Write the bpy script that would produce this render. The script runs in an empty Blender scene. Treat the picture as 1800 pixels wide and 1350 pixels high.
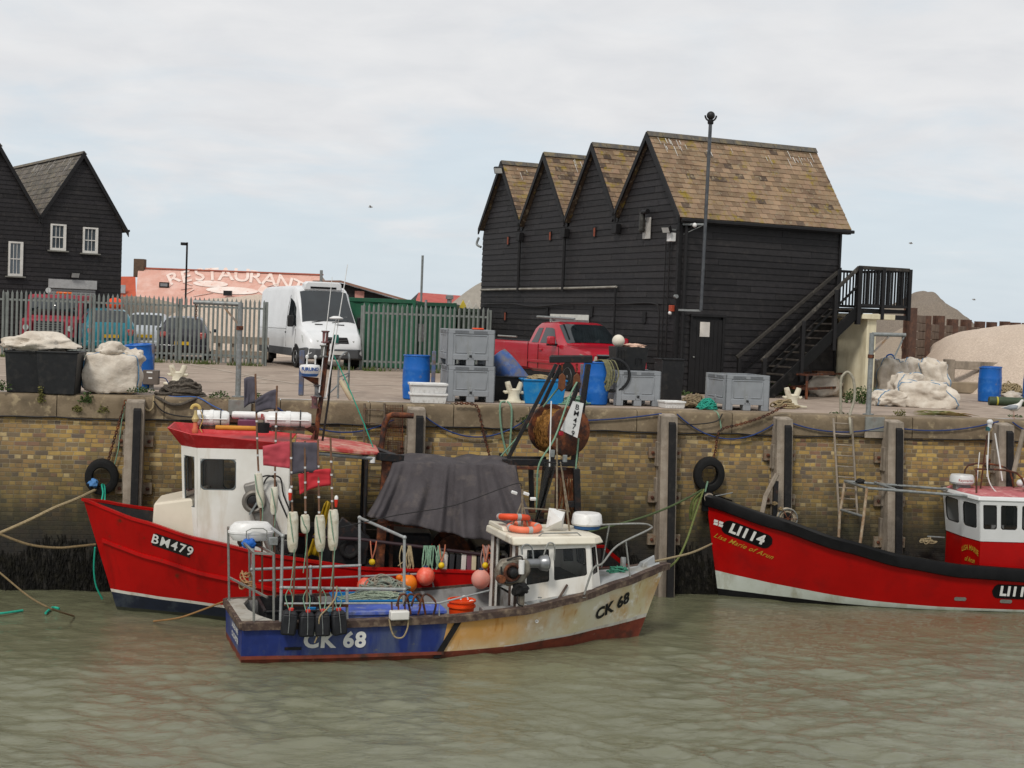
import bpy, bmesh, math, random
import numpy as np
from mathutils import Vector, Matrix, noise
R_ = math.radians
scene = bpy.context.scene
col = scene.collection
# ---------------------------------------------------------------- camera
F, SL, HC, YH = 2550.0, .0375, 1.75, 561.0
_r = math.atan(SL); _p = math.atan((675-YH)*math.cos(_r)/F)
_fw = Vector((0, math.cos(_p), -math.sin(_p))); _u0 = Vector((0, math.sin(_p), math.cos(_p)))
_cr = math.cos(_r)*Vector((1,0,0)) + math.sin(_r)*_u0
_cu = -math.sin(_r)*Vector((1,0,0)) + math.cos(_r)*_u0
CAMP = Vector((0,0,HC))
cd = bpy.data.cameras.new('camera'); cam = bpy.data.objects.new('camera', cd); col.objects.link(cam)
cd.sensor_width = 36; cd.lens = F/1800*36; cd.clip_start = .1; cd.clip_end = 3000
mw = Matrix.Identity(4)
for i in range(3):
    mw[i][0] = _cr[i]; mw[i][1] = _cu[i]; mw[i][2] = -_fw[i]; mw[i][3] = CAMP[i]
cam.matrix_world = mw
scene.camera = cam
# ---------------------------------------------------------------- world, sun, exposure
SUN_EL, SUN_AZ = R_(48), R_(-158)      # azimuth measured from +Y towards +X
wd = bpy.data.worlds.new('World'); scene.world = wd; wd.use_nodes = True
nt = wd.node_tree; nt.nodes.clear()
def N(nt, t, **k):
    n = nt.nodes.new(t)
    for a, b in k.items():
        if a == 'inp':
            for i, v in b.items(): n.inputs[i].default_value = v
        else: setattr(n, a, b)
    return n
def LK(nt, a, b): nt.links.new(a, b)
sky = N(nt,'ShaderNodeTexSky', sky_type='NISHITA', sun_disc=False, sun_elevation=SUN_EL, sun_rotation=SUN_AZ%(2*math.pi), dust_density=1.5, ozone_density=1.2)
tc = N(nt,'ShaderNodeTexCoord'); sx = N(nt,'ShaderNodeSeparateXYZ'); LK(nt, tc.outputs['Generated'], sx.inputs[0])
zz = N(nt,'ShaderNodeMath', operation='ABSOLUTE'); LK(nt, sx.outputs[2], zz.inputs[0])
za = N(nt,'ShaderNodeMath', operation='ADD', inp={1:.16}); LK(nt, zz.outputs[0], za.inputs[0])
dx = N(nt,'ShaderNodeMath', operation='DIVIDE'); LK(nt, sx.outputs[0], dx.inputs[0]); LK(nt, za.outputs[0], dx.inputs[1])
dy = N(nt,'ShaderNodeMath', operation='DIVIDE'); LK(nt, sx.outputs[1], dy.inputs[0]); LK(nt, za.outputs[0], dy.inputs[1])
cx = N(nt,'ShaderNodeCombineXYZ'); LK(nt, dx.outputs[0], cx.inputs[0]); LK(nt, dy.outputs[0], cx.inputs[1])
n1 = N(nt,'ShaderNodeTexNoise', inp={'Scale':1.5,'Detail':7.0,'Roughness':.58,'Distortion':.5}); LK(nt, cx.outputs[0], n1.inputs['Vector'])
n2 = N(nt,'ShaderNodeTexNoise', inp={'Scale':4.2,'Detail':6.0,'Roughness':.55,'Distortion':.3}); LK(nt, cx.outputs[0], n2.inputs['Vector'])
# cover: fully grey high up, thinning to pale blue near the horizon
elv = N(nt,'ShaderNodeMapRange', inp={1:.02,2:.16,3:-.24,4:.2}); LK(nt, sx.outputs[2], elv.inputs[0])
ad = N(nt,'ShaderNodeMath', operation='ADD'); LK(nt, n1.outputs[0], ad.inputs[0]); LK(nt, elv.outputs[0], ad.inputs[1])
cov = N(nt,'ShaderNodeMapRange', interpolation_type='SMOOTHSTEP', inp={1:.34,2:.68,3:.35,4:1.0}); LK(nt, ad.outputs[0], cov.inputs[0])
shade = N(nt,'ShaderNodeMapRange', inp={1:.25,2:.75,3:0.0,4:1.0}); LK(nt, n2.outputs[0], shade.inputs[0])
cc = N(nt,'ShaderNodeMix', data_type='RGBA'); cc.inputs[6].default_value=(7.0,7.15,7.4,1); cc.inputs[7].default_value=(8.1,8.12,8.2,1)
LK(nt, shade.outputs[0], cc.inputs[0])
sk = N(nt,'ShaderNodeMix', data_type='RGBA'); sk.inputs[0].default_value=.82; sk.inputs[7].default_value=(6.3,7.5,8.4,1)
LK(nt, sky.outputs[0], sk.inputs[6])
mx = N(nt,'ShaderNodeMix', data_type='RGBA'); LK(nt, cov.outputs[0], mx.inputs[0]); LK(nt, sk.outputs[2], mx.inputs[6]); LK(nt, cc.outputs[2], mx.inputs[7])
bg = N(nt,'ShaderNodeBackground', inp={1:.1}); LK(nt, mx.outputs[2], bg.inputs[0])
wo = N(nt,'ShaderNodeOutputWorld'); LK(nt, bg.outputs[0], wo.inputs[0])
sl = bpy.data.lights.new('sun','SUN'); sl.energy = 2.1; sl.angle = R_(11); sl.color=(1,.95,.88)
so = bpy.data.objects.new('sun', sl); col.objects.link(so)
sd = Vector((math.sin(SUN_AZ)*math.cos(SUN_EL), math.cos(SUN_AZ)*math.cos(SUN_EL), math.sin(SUN_EL)))
so.rotation_euler = sd.to_track_quat('Z','Y').to_euler(); so.location = (0,-5,30)
scene.view_settings.view_transform='Standard'; scene.view_settings.look='None'
scene.view_settings.exposure=.03; scene.view_settings.gamma=1
# ---------------------------------------------------------------- projection helpers: where a point of the photograph stands in the place
def ray(x, y): return (x-900)/F*_cr - (y-675)/F*_cu + _fw
def G(x, y, z=0.0):
    d = ray(x,y); return CAMP + d*((z-HC)/d.z)
def Y(x, y, Yv):
    d = ray(x,y); return CAMP + d*(Yv/d.y)
def frm(loc, deg): return Matrix.Translation(Vector(loc)) @ Matrix.Rotation(R_(deg),4,'Z')
def LP(M, x, y, ax, v):
    I = M.inverted(); d = I.to_3x3() @ ray(x,y); c = I @ CAMP
    return c + d*((v-c[ax])/d[ax])
# ---------------------------------------------------------------- materials
def h(s):
    v = [int(s[i:i+2],16)/255 for i in (0,2,4)]
    return tuple(c/12.92 if c<=.04045 else ((c+.055)/1.055)**2.4 for c in v)
MATS = {}
def mat(name, c, rough=.6, metal=0, c2=None, sc=5, bump=0, bsc=None, dirt=None, dt=.55, dw=.12, dsc=3, streak=0, d2=None, d2t=.62, d2sc=7, alpha=1, spec=.32, coat=0, attr=False):
    if name in MATS: return MATS[name]
    if isinstance(c,str): c = h(c)
    if isinstance(c2,str): c2 = h(c2)
    if isinstance(dirt,str): dirt = h(dirt)
    if isinstance(d2,str): d2 = h(d2)
    m = bpy.data.materials.new(name); m.use_nodes = True; nt = m.node_tree
    b = nt.nodes['Principled BSDF']; tc = N(nt,'ShaderNodeTexCoord')
    b.inputs['Roughness'].default_value = rough; b.inputs['Metallic'].default_value = metal
    b.inputs['Specular IOR Level'].default_value = spec; b.inputs['Coat Weight'].default_value = coat
    b.inputs['Coat Roughness'].default_value=.08
    if c2 is None: c2 = tuple(x*.78 for x in c)
    n = N(nt,'ShaderNodeTexNoise', inp={'Scale':sc,'Detail':5.0,'Roughness':.6}); LK(nt, tc.outputs['Object'], n.inputs['Vector'])
    mr = N(nt,'ShaderNodeMapRange', inp={1:.32,2:.68}); LK(nt, n.outputs[0], mr.inputs[0])
    x = N(nt,'ShaderNodeMix', data_type='RGBA'); x.inputs[6].default_value=(*c,1); x.inputs[7].default_value=(*c2,1)
    LK(nt, mr.outputs[0], x.inputs[0]); out = x.outputs[2]
    if attr:
        at = N(nt,'ShaderNodeAttribute', attribute_name='tint'); y = N(nt,'ShaderNodeMix', data_type='RGBA', blend_type='MULTIPLY'); y.inputs[0].default_value=1
        LK(nt, out, y.inputs[6]); LK(nt, at.outputs[0], y.inputs[7]); out = y.outputs[2]
    for k,(dc,t,s,w) in enumerate(((dirt,dt,dsc,dw),(d2,d2t,d2sc,.06))):
        if dc is None: continue
        mp = N(nt,'ShaderNodeMapping'); mp.inputs['Location'].default_value=(3.1*k+1.7,2.2,5.5*k)
        mp.inputs['Scale'].default_value = (1,1,1) if not (streak and k==0) else (1,1,1/streak)
        LK(nt, tc.outputs['Object'], mp.inputs[0])
        n_ = N(nt,'ShaderNodeTexNoise', inp={'Scale':s,'Detail':6.0,'Roughness':.62}); LK(nt, mp.outputs[0], n_.inputs['Vector'])
        r_ = N(nt,'ShaderNodeMapRange', inp={1:t-w,2:t+w}); LK(nt, n_.outputs[0], r_.inputs[0])
        y = N(nt,'ShaderNodeMix', data_type='RGBA'); y.inputs[7].default_value=(*dc,1)
        LK(nt, r_.outputs[0], y.inputs[0]); LK(nt, out, y.inputs[6]); out = y.outputs[2]
    LK(nt, out, b.inputs['Base Color'])
    if bump:
        n3 = N(nt,'ShaderNodeTexNoise', inp={'Scale':bsc or sc*4,'Detail':5.0,'Roughness':.65}); LK(nt, tc.outputs['Object'], n3.inputs['Vector'])
        bp = N(nt,'ShaderNodeBump', inp={'Strength':bump,'Distance':.03}); LK(nt, n3.outputs[0], bp.inputs['Height']); LK(nt, bp.outputs[0], b.inputs['Normal'])
    if alpha < 1: b.inputs['Alpha'].default_value = alpha
    MATS[name] = m; return m
black_wood = lambda: mat('black_wood','1a1819',.6,c2='242223',sc=9,bump=.25,bsc=40,dirt='34302e',dt=.66,dsc=5,attr=True,spec=.3)
M_black = mat('black_paint','131213',.55,c2='1a191a',bump=.1,spec=.3)
M_blackplastic = mat('black_plastic','131416',.5,c2='1c1d1f',sc=8,bump=.08,spec=.35,dirt='2f2d2b',dt=.64,dsc=6)
M_rubber = mat('rubber','121213',.75,c2='1c1b1b',sc=12,bump=.3,bsc=60,spec=.3,dirt='33302d',dt=.66,dsc=5)
M_steel = mat('galvanised','8d9191',.5,.35,c2='747775',sc=14,bump=.05,dirt='6b6358',dt=.66,dsc=6)
M_inox = mat('stainless_tube','9d9d98',.35,.6,c2='85857f',sc=20)
M_rust = mat('rusty_steel','5b3424',.8,.1,c2='3a2620',sc=9,bump=.35,bsc=40,dirt='8a4f2c',dt=.6,dsc=7,d2='2b2524',d2t=.58,d2sc=5)
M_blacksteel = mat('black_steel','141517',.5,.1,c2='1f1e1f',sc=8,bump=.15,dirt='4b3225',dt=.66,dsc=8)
M_white = mat('white_paint','d6d5d0',.4,c2='c6c4bd',sc=3,dirt='a99f8e',dt=.7,dsc=4,streak=4)
M_whiteplastic = mat('white_plastic','dcdcda',.35,c2='cfcecb',sc=5,dirt='aaa59c',dt=.68,dsc=7)
M_bluebarrel = mat('blue_plastic','165fb0',.42,c2='0f549f',sc=3,dirt='3f74b2',dt=.66,dsc=5,d2='77746a',d2t=.7,d2sc=4)
M_greyplastic = mat('grey_plastic','8b8f93',.5,c2='7f8387',sc=3,bump=.05,dirt='75766f',dt=.64,dsc=4,streak=3)
M_bluetub = mat('cyan_tub','1478b4',.42,c2='0f6ba6',sc=3,dirt='4a87a8',dt=.66,dsc=6)
M_orange = mat('orange_plastic','e04a14',.4,c2='d03f10',sc=5)
M_red = mat('red_roof_paint','c2282c',.42,c2='a31d20',sc=4,bump=.04,dirt='c25050',dt=.64,dsc=5)
M_hullred = mat('red_hull_paint','ac0b09',.4,c2='9c0706',sc=1.6,bump=.06,bsc=5,dirt='7c0806',dt=.6,dsc=2.2,streak=5,spec=.2,d2='5f2413',d2t=.68,d2sc=5)
M_ropegreen = mat('green_rope','7d9a82',.85,c2='5f7f6a',sc=30)
M_ropeteal = mat('teal_rope','22a588',.75,c2='1c8a78',sc=30)
M_ropetan = mat('tan_rope','a39373',.9,c2='7e6f54',sc=30)
M_ropebrown = mat('brown_rope','7c6a4c',.9,c2='5d4f38',sc=30)
M_ropedark = mat('dark_rope','5d554b',.95,c2='33302c',sc=30)
M_ropeblue = mat('blue_rope','2a3f70',.8,c2='22335c',sc=30)
M_cable = mat('cable','1f1d1d',.6)
M_bag = mat('woven_sack','cfc7ba',.8,c2='bcb1a2',sc=5,bump=.9,bsc=7,dirt='a39788',dt=.62,dsc=2.5)
M_timber = mat('weathered_timber','9b9082',.85,c2='85796b',sc=7,bump=.3,bsc=30,dirt='5d564c',dt=.6,dsc=3,streak=6)
M_glassdark = mat('dark_glass','12171a',.05,c2='20272a',sc=2,spec=.9)
M_glass = mat('window_glass','10171a',.04,spec=.7,alpha=.5)
M_tyre = mat('tyre','0f0f0f',.8,c2='191919',spec=.3,bump=.3,bsc=50)
M_alu = mat('alloy','8a8c8e',.35,.7)
M_leaf = mat('leaf','3f5423',.6,c2='2a3b18',sc=14)
M_leaf2 = mat('dry_leaf','6b6a35',.7,c2='4e4a24',sc=14)
# ---------------------------------------------------------------- mesh builder
FR = {}
class MB:
    def __init__(s, M=None):
        s.v=[]; s.f=[]; s.mi=[]; s.M=M or Matrix.Identity(4); s.cur=0; s.tints=[]; s.t=None
    def add(s, vs, fs):
        b=len(s.v); s.v += [s.M @ Vector(p) for p in vs]
        for f in fs:
            s.f.append([b+i for i in f]); s.mi.append(s.cur); s.tints.append(s.t)
        return s
    def box(s, a, b):
        x0,y0,z0=a; x1,y1,z1=b
        return s.add([(x0,y0,z0),(x1,y0,z0),(x1,y1,z0),(x0,y1,z0),(x0,y0,z1),(x1,y0,z1),(x1,y1,z1),(x0,y1,z1)],
            [(0,3,2,1),(4,5,6,7),(0,1,5,4),(1,2,6,5),(2,3,7,6),(3,0,4,7)])
    def cbox(s, c, sz, rz=0, rx=0, ry=0):
        O=s.M; s.M=O @ Matrix.Translation(Vector(c)) @ Matrix.Rotation(rz,4,'Z') @ Matrix.Rotation(ry,4,'Y') @ Matrix.Rotation(rx,4,'X')
        s.box((-sz[0]/2,-sz[1]/2,-sz[2]/2),(sz[0]/2,sz[1]/2,sz[2]/2)); s.M=O; return s
    def bar(s, p, q, w, d=None, up=(0,0,1)):
        p=Vector(p); q=Vector(q); d=d or w; a=(q-p)
        if a.length<1e-6: return s
        a.normalize(); u=Vector(up)
        if abs(a.dot(u))>.98: u=Vector((0,1,0))
        x=a.cross(u).normalized(); y=x.cross(a)
        vs=[]
        for c in (p,q):
            for i,j in ((-1,-1),(1,-1),(1,1),(-1,1)): vs.append(c+x*(w/2*i)+y*(d/2*j))
        return s.add(vs,[(3,2,1,0),(4,5,6,7),(0,1,5,4),(1,2,6,5),(2,3,7,6),(3,0,4,7)])
    def tube(s, pts, r, n=8, closed=False, cap=True):
        P=[Vector(p) for p in pts]; m=len(P)
        if m<2: return s
        rr = r if isinstance(r,(list,tuple)) else [r]*m
        vs=[]; x=None
        for i in range(m):
            if closed: t=P[(i+1)%m]-P[i-1]
            else: t=P[min(i+1,m-1)]-P[max(i-1,0)]
            if t.length<1e-9: t=Vector((0,0,1))
            t.normalize()
            if x is None:
                u=Vector((0,0,1)) if abs(t.z)<.9 else Vector((0,1,0)); x=t.cross(u).normalized()
            else:
                x=(x-t*x.dot(t))
                x = x.normalized() if x.length>1e-6 else t.orthogonal().normalized()
            y=t.cross(x)
            for k in range(n):
                a=2*math.pi*k/n; vs.append(P[i]+(x*math.cos(a)+y*math.sin(a))*rr[i])
        fs=[]
        for i in range(m if closed else m-1):
            j=(i+1)%m
            for k in range(n):
                l=(k+1)%n; fs.append((i*n+k,i*n+l,j*n+l,j*n+k))
        if not closed and cap: fs.append(tuple(range(n-1,-1,-1))); fs.append(tuple(range((m-1)*n,m*n)))
        return s.add(vs,fs)
    def lathe(s, prof, c=(0,0,0), n=20, axis='z', cap=True, sx=1, sy=1):
        c=Vector(c); vs=[]; m=len(prof)
        for r,z in prof:
            for k in range(n):
                a=2*math.pi*k/n; p=(r*math.cos(a)*sx, r*math.sin(a)*sy, z)
                if axis=='y': p=(p[0],p[2],p[1])
                if axis=='x': p=(p[2],p[0],p[1])
                vs.append(c+Vector(p))
        fs=[]
        for i in range(m-1):
            for k in range(n):
                l=(k+1)%n; fs.append((i*n+k,i*n+l,(i+1)*n+l,(i+1)*n+k))
        if cap: fs.append(tuple(range(n-1,-1,-1))); fs.append(tuple(range((m-1)*n,m*n)))
        return s.add(vs,fs)
    def sph(s, c, r, n=16, m=10, sc=(1,1,1)):
        prof=[(max(1e-4,math.sin(math.pi*i/m))*r,-math.cos(math.pi*i/m)*r*sc[2]) for i in range(m+1)]
        return s.lathe(prof,c,n,sx=sc[0],sy=sc[1])
    def prism(s, poly, a, b, pl='xz'):
        def P(u,v,w):
            return {'xz':(u,w,v),'xy':(u,v,w),'yz':(w,u,v)}[pl]
        n=len(poly); vs=[P(u,v,a) for u,v in poly]+[P(u,v,b) for u,v in poly]
        fs=[tuple(range(n)),tuple(range(2*n-1,n-1,-1))]+[(i,i+n,(i+1)%n+n,(i+1)%n) for i in range(n)]
        return s.add(vs,fs)
    def poly(s, pts): return s.add(pts,[tuple(range(len(pts)))])
    def grid(s, fn, nu, nv, thick=0):
        vs=[fn(i/nu,j/nv) for j in range(nv+1) for i in range(nu+1)]
        fs=[(j*(nu+1)+i,j*(nu+1)+i+1,(j+1)*(nu+1)+i+1,(j+1)*(nu+1)+i) for j in range(nv) for i in range(nu)]
        return s.add(vs,fs)
    def torus(s, c, R, r, n=28, m=10, axis='y', a0=0, a1=2*math.pi):
        c=Vector(c); full=abs(a1-a0-2*math.pi)<1e-6; k=n if full else n+1; P=[]
        for i in range(k):
            a=a0+(a1-a0)*i/n; u,v=R*math.cos(a),R*math.sin(a)
            P.append(c+Vector({'y':(u,0,v),'x':(0,u,v),'z':(u,v,0)}[axis]))
        return s.tube(P,r,m,closed=full)
    def build(s, name, mats, parent=None, world=False, tag=None, group=None, label=None, kind=None, bev=0, smooth=True, loc=None, ang=38, solid=0):
        vs=s.v
        M=Matrix.Identity(4)
        if parent is not None:
            if world: I=FR[parent.name].inverted(); vs=[I@p for p in vs]
        elif loc is not None: M=Matrix.Translation(Vector(loc)); vs=[p-Vector(loc) for p in vs]
        elif vs:
            a=np.array([tuple(p) for p in vs]); lo=a.min(0); hi=a.max(0); L=Vector(((lo[0]+hi[0])/2,(lo[1]+hi[1])/2,lo[2]))
            M=Matrix.Translation(L); vs=[p-L for p in vs]
        me=bpy.data.meshes.new(name); me.from_pydata([tuple(p) for p in vs],[],s.f)
        if not isinstance(mats,(list,tuple)): mats=[mats]
        for m in mats: me.materials.append(m)
        me.polygons.foreach_set('material_index', s.mi)
        if any(t is not None for t in s.tints):
            at=me.attributes.new('tint','FLOAT_COLOR','FACE'); d=[]
            for t in s.tints:
                t = t or (1,1,1); d += [t[0],t[1],t[2],1]
            at.data.foreach_set('color', d)
        bm=bmesh.new(); bm.from_mesh(me); bmesh.ops.recalc_face_normals(bm, faces=bm.faces[:]); bm.to_mesh(me); bm.free()
        if smooth:
            me.polygons.foreach_set('use_smooth',[True]*len(me.polygons)); me.set_sharp_from_angle(angle=R_(ang))
        o=bpy.data.objects.new(name, me); col.objects.link(o)
        if parent is not None: o.parent=parent; FR[o.name]=FR[parent.name].copy()
        else: o.matrix_world=M; FR[o.name]=M
        if solid:
            k=o.modifiers.new('solid','SOLIDIFY'); k.thickness=solid; k.offset=0
        if bev:
            k=o.modifiers.new('bevel','BEVEL'); k.width=bev; k.segments=2; k.limit_method='ANGLE'; k.angle_limit=R_(40)
        if tag: o['label'],o['category']=tag
        if group: o['group']=group
        if label: o['label']=label
        if kind: o['kind']=kind
        return o
def T(name, label, cat, loc=(0,0,0), deg=0, group=None):
    o=bpy.data.objects.new(name,None); col.objects.link(o); o.location=loc; o.rotation_euler=(0,0,R_(deg))
    o.empty_display_size=.2; FR[o.name]=frm(loc,deg); o['label']=label; o['category']=cat
    if group: o['group']=group
    return o
KIDS={}
def dup(root, loc, deg, label, group=None, sc=None):
    r=root.copy(); col.objects.link(r); r.location=loc; r.rotation_euler=(0,0,R_(deg)); FR[r.name]=frm(loc,deg)
    r['label']=label
    if group: r['group']=group
    if sc: r.scale=sc
    def rec(a,b):
        for ch in [o for o in bpy.data.objects if o.parent==a]:
            c=ch.copy(); col.objects.link(c); c.parent=b; rec(ch,c)
    rec(root,r)
    return r
def sagline(p, q, sag, n=14):
    p=Vector(p); q=Vector(q)
    return [p.lerp(q,i/n)-Vector((0,0,sag*4*(i/n)*(1-i/n))) for i in range(n+1)]
def smooth_pts(P, k=5):
    P=[Vector(p) for p in P]; out=[]
    for i in range(len(P)-1):
        a=P[max(i-1,0)]; b=P[i]; c=P[i+1]; d=P[min(i+2,len(P)-1)]
        for j in range(k):
            t=j/k; out.append(.5*((2*b)+(c-a)*t+(2*a-5*b+4*c-d)*t*t+(3*b-a-3*c+d)*t**3))
    out.append(P[-1]); return out
def twist_rope(pts, r, M_, name, label, cat, n=6, group=None, parent=None, world=True):
    b=MB(); b.tube(pts,r,n)
    if parent is not None: return b.build(name,M_,parent,world=world)
    return b.build(name,M_,tag=(label,cat),group=group)
def text_geo(s, size, bold=0, shear=0, spacing=1.0, sub=0):
    cu=bpy.data.curves.new('txt','FONT'); cu.body=s; cu.size=size; cu.align_x='CENTER'; cu.align_y='CENTER'; cu.offset=bold; cu.shear=shear; cu.space_character=spacing
    cu.resolution_u=4
    o=bpy.data.objects.new('txt',cu); col.objects.link(o); bpy.context.view_layer.update()
    me=bpy.data.meshes.new_from_object(o.evaluated_get(bpy.context.evaluated_depsgraph_get()))
    bpy.data.objects.remove(o); bpy.data.curves.remove(cu)
    if sub:
        bm=bmesh.new(); bm.from_mesh(me)
        for _ in range(4):
            es=[e for e in bm.edges if e.calc_length()>sub]
            if not es: break
            bmesh.ops.subdivide_edges(bm,edges=es,cuts=1); bmesh.ops.triangulate(bm,faces=bm.faces[:])
        bm.to_mesh(me); bm.free()
    vs=[(v.co.x,v.co.y) for v in me.vertices]; fs=[tuple(p.vertices) for p in me.polygons]
    bpy.data.meshes.remove(me); return vs,fs
def text_part(s, size, fn, M_, parent, name='lettering', thick=0, **k):
    vs,fs=text_geo(s,size,**k); b=MB(); b.add([fn(u,v) for u,v in vs],fs)
    return b.build(name,M_,parent,smooth=False)
rnd=random.Random(7)
def tangle(b, c, rx, ry, hz, r, loops, seed=1, n=26, dome=True):
    q=random.Random(seed)
    for i in range(loops):
        a0=q.random()*6.28; P=[]; cx=c[0]+q.uniform(-.35,.35)*rx; cy=c[1]+q.uniform(-.35,.35)*ry; ra=q.uniform(.35,.75); el=q.uniform(.4,1); ph=q.random()*3.14; zt=q.uniform(.2,1); tw=q.uniform(-.3,.3)
        for j in range(n):
            t=a0+6.28*j/n*q.uniform(.97,1.03); u=math.cos(t)*ra; w=math.sin(t)*ra*el
            x=cx+(u*math.cos(ph)-w*math.sin(ph))*rx; y=cy+(u*math.sin(ph)+w*math.cos(ph))*ry
            d=min(1,math.hypot((x-c[0])/rx,(y-c[1])/ry)); z=c[2]+hz*(zt*(1-d*d*.8)+.08*math.sin(3*t+i)+tw*math.cos(t)*.4)
            P.append((x,y,max(z,c[2]+r)))
        b.tube(P,r,5,closed=True)
    return b
def blob(b, c, sz, seed=0, amp=.25, n=22, m=14, fr=2.2, flat=0.0, boxy=.0):
    """crumpled sack-like closed surface"""
    o=Vector((seed*7.3,seed*3.1,seed*1.7)); vs=[]
    for i in range(m+1):
        ph=math.pi*i/m
        for k in range(n):
            a=2*math.pi*k/n; d=Vector((math.sin(ph)*math.cos(a),math.sin(ph)*math.sin(a),-math.cos(ph)))
            if boxy:
                mxx=max(abs(d.x),abs(d.y),abs(d.z)); d2=d/mxx; d=d.lerp(d2,boxy)
            f=1+amp*(noise.noise(d*fr*.8+o)*.9+1.1*(noise.voronoi(d*fr*1.3+o)[0][0]-.45)+.35*(noise.voronoi(d*fr*3+o)[0][0]-.4))
            p=Vector((d.x*sz[0]*f,d.y*sz[1]*f,d.z*sz[2]*f)); p.z=max(p.z,-sz[2]*(1-flat))
            vs.append(Vector(c)+p)
    fs=[]
    for i in range(m):
        for k in range(n):
            l=(k+1)%n; fs.append((i*n+k,i*n+l,(i+1)*n+l,(i+1)*n+k))
    b.add(vs,fs); return b
def leaves(b, c, sz, n, ls=.04, seed=0, up=.3):
    q=random.Random(seed)
    for i in range(n):
        while 1:
            d=Vector((q.uniform(-1,1),q.uniform(-1,1),q.uniform(0,1)))
            if d.length<1: break
        p=Vector(c)+Vector((d.x*sz[0],d.y*sz[1],d.z*sz[2]))
        a=q.random()*6.28; t=Vector((math.cos(a),math.sin(a),q.uniform(-.3,1))).normalized(); s=t.cross(Vector((q.uniform(-1,1),q.uniform(-1,1),.3))).normalized()
        L=ls*q.uniform(.6,1.5); w=L*.3
        b.add([p-s*w*.3,p+t*L*.5-s*w,p+t*L,p+t*L*.5+s*w],[(0,1,2,3)])
    return b
# ================================================================ water, ground, quay wall
WZ=-3.7
W=frm((-9.7,27.4,0),9.6)
def wv(x,y):
    q=np.random.RandomState(5); z=np.zeros_like(x)
    for i in range(64):
        L=.17*1.075**i if i<48 else q.uniform(.25,.8)
        a=q.normal(1.35,.55); k=2*math.pi/L; A=.0072*L**.85*q.uniform(.5,1)*(1.25 if L<.75 else 1.35 if L<1.7 else .8)
        ph=q.uniform(0,6.28); s=np.sin(k*(x*math.cos(a)+y*math.sin(a))+ph+.8*np.sin(x*.7+i)+.6*np.sin(y*.9+i*2))
        z+=A*((s-.28*(1-s*s)) if L>1.6 else 1.9*(np.exp(1.5*(s-1))-.38)*1.25*(.75+.45*np.sin(x*(.5+.07*(i%7))+i)*np.sin(y*(.6+.05*(i%5))+2*i)))
    d=np.clip((27.5-y)/14,.0,1); lee=.26+.95*d*(.75+.5*np.sin(x*.6+y*.5)*np.sin(x*.23-y*.8))
    return z*lee
xs=np.concatenate([np.linspace(-60,-13,24),np.linspace(-12.9,13.9,560),np.linspace(15,60,24)])
ys=np.concatenate([np.linspace(-12,8.5,22),np.linspace(8.8,31.6,470),np.linspace(32,38,4)])
XX,YY=np.meshgrid(xs,ys); ZZ=wv(XX,YY)
b=MB(); nx,ny=len(xs),len(ys)
b.v=[Vector(p) for p in zip(XX.ravel().tolist(),YY.ravel().tolist(),(ZZ.ravel()+WZ).tolist())]
b.f=[(j*nx+i,j*nx+i+1,(j+1)*nx+i+1,(j+1)*nx+i) for j in range(ny-1) for i in range(nx-1)]
b.mi=[0]*len(b.f); b.tints=[None]*len(b.f)
m=mat('harbour_water','5f604a',.012,c2='6c6d56',sc=.35,spec=.6); nt=m.node_tree; pb=nt.nodes['Principled BSDF']; pb.inputs['IOR'].default_value=1.62
tcn=N(nt,'ShaderNodeTexCoord'); mp=N(nt,'ShaderNodeMapping'); mp.inputs['Scale'].default_value=(1,2.1,1); mp.inputs['Rotation'].default_value=(0,0,.15); LK(nt,tcn.outputs['Object'],mp.inputs[0])
nn=N(nt,'ShaderNodeTexNoise',inp={'Scale':4.5,'Detail':7.0,'Roughness':.66,'Distortion':.9}); LK(nt,mp.outputs[0],nn.inputs['Vector'])
bp=N(nt,'ShaderNodeBump',inp={'Strength':.45,'Distance':.045}); LK(nt,nn.outputs[0],bp.inputs['Height']); LK(nt,bp.outputs[0],pb.inputs['Normal'])
b.build('water',m,kind='structure',loc=(0,0,WZ),ang=180)

def LW(px,py,off=0): return LP(W,px,py,1,off)
def wally(z): return -.10*max(0,-z-.43)     # battered face
M_ground=mat('quay_concrete','a09082',.9,c2='8f8073',sc=.35,bump=.15,bsc=30,dirt='7a6d60',dt=.6,dsc=.9,d2='a89a8b',d2t=.6,d2sc=2.2)
P=[W@Vector((-60,.58,-.004)),W@Vector((70,.58,-.004))]
b=MB(); b.poly([P[0],P[1],(900,900,-.004),(-900,900,-.004)]); b.build('quay_ground',M_ground,kind='structure',loc=(0,40,0))
M_line=mat('line_paint','cfc8bc',.8,c2='a89d8f',sc=6,dirt='a3917f',dt=.5,dsc=5)
def line(a,c,w=.09):
    a=G(*a);c=G(*c); d=(c-a).normalized(); s=Vector((-d.y,d.x,0))*w/2; z=Vector((0,0,.004))
    MB().poly([a-s+z,c-s+z,c+s+z,a+s+z]).build('painted_line',M_line,kind='structure')
line((120,663),(432,673)); line((432,673),(705,678)); line((330,640),(460,664)); line((0,661),(40,663)); line((420,660),(560,680))
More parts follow.
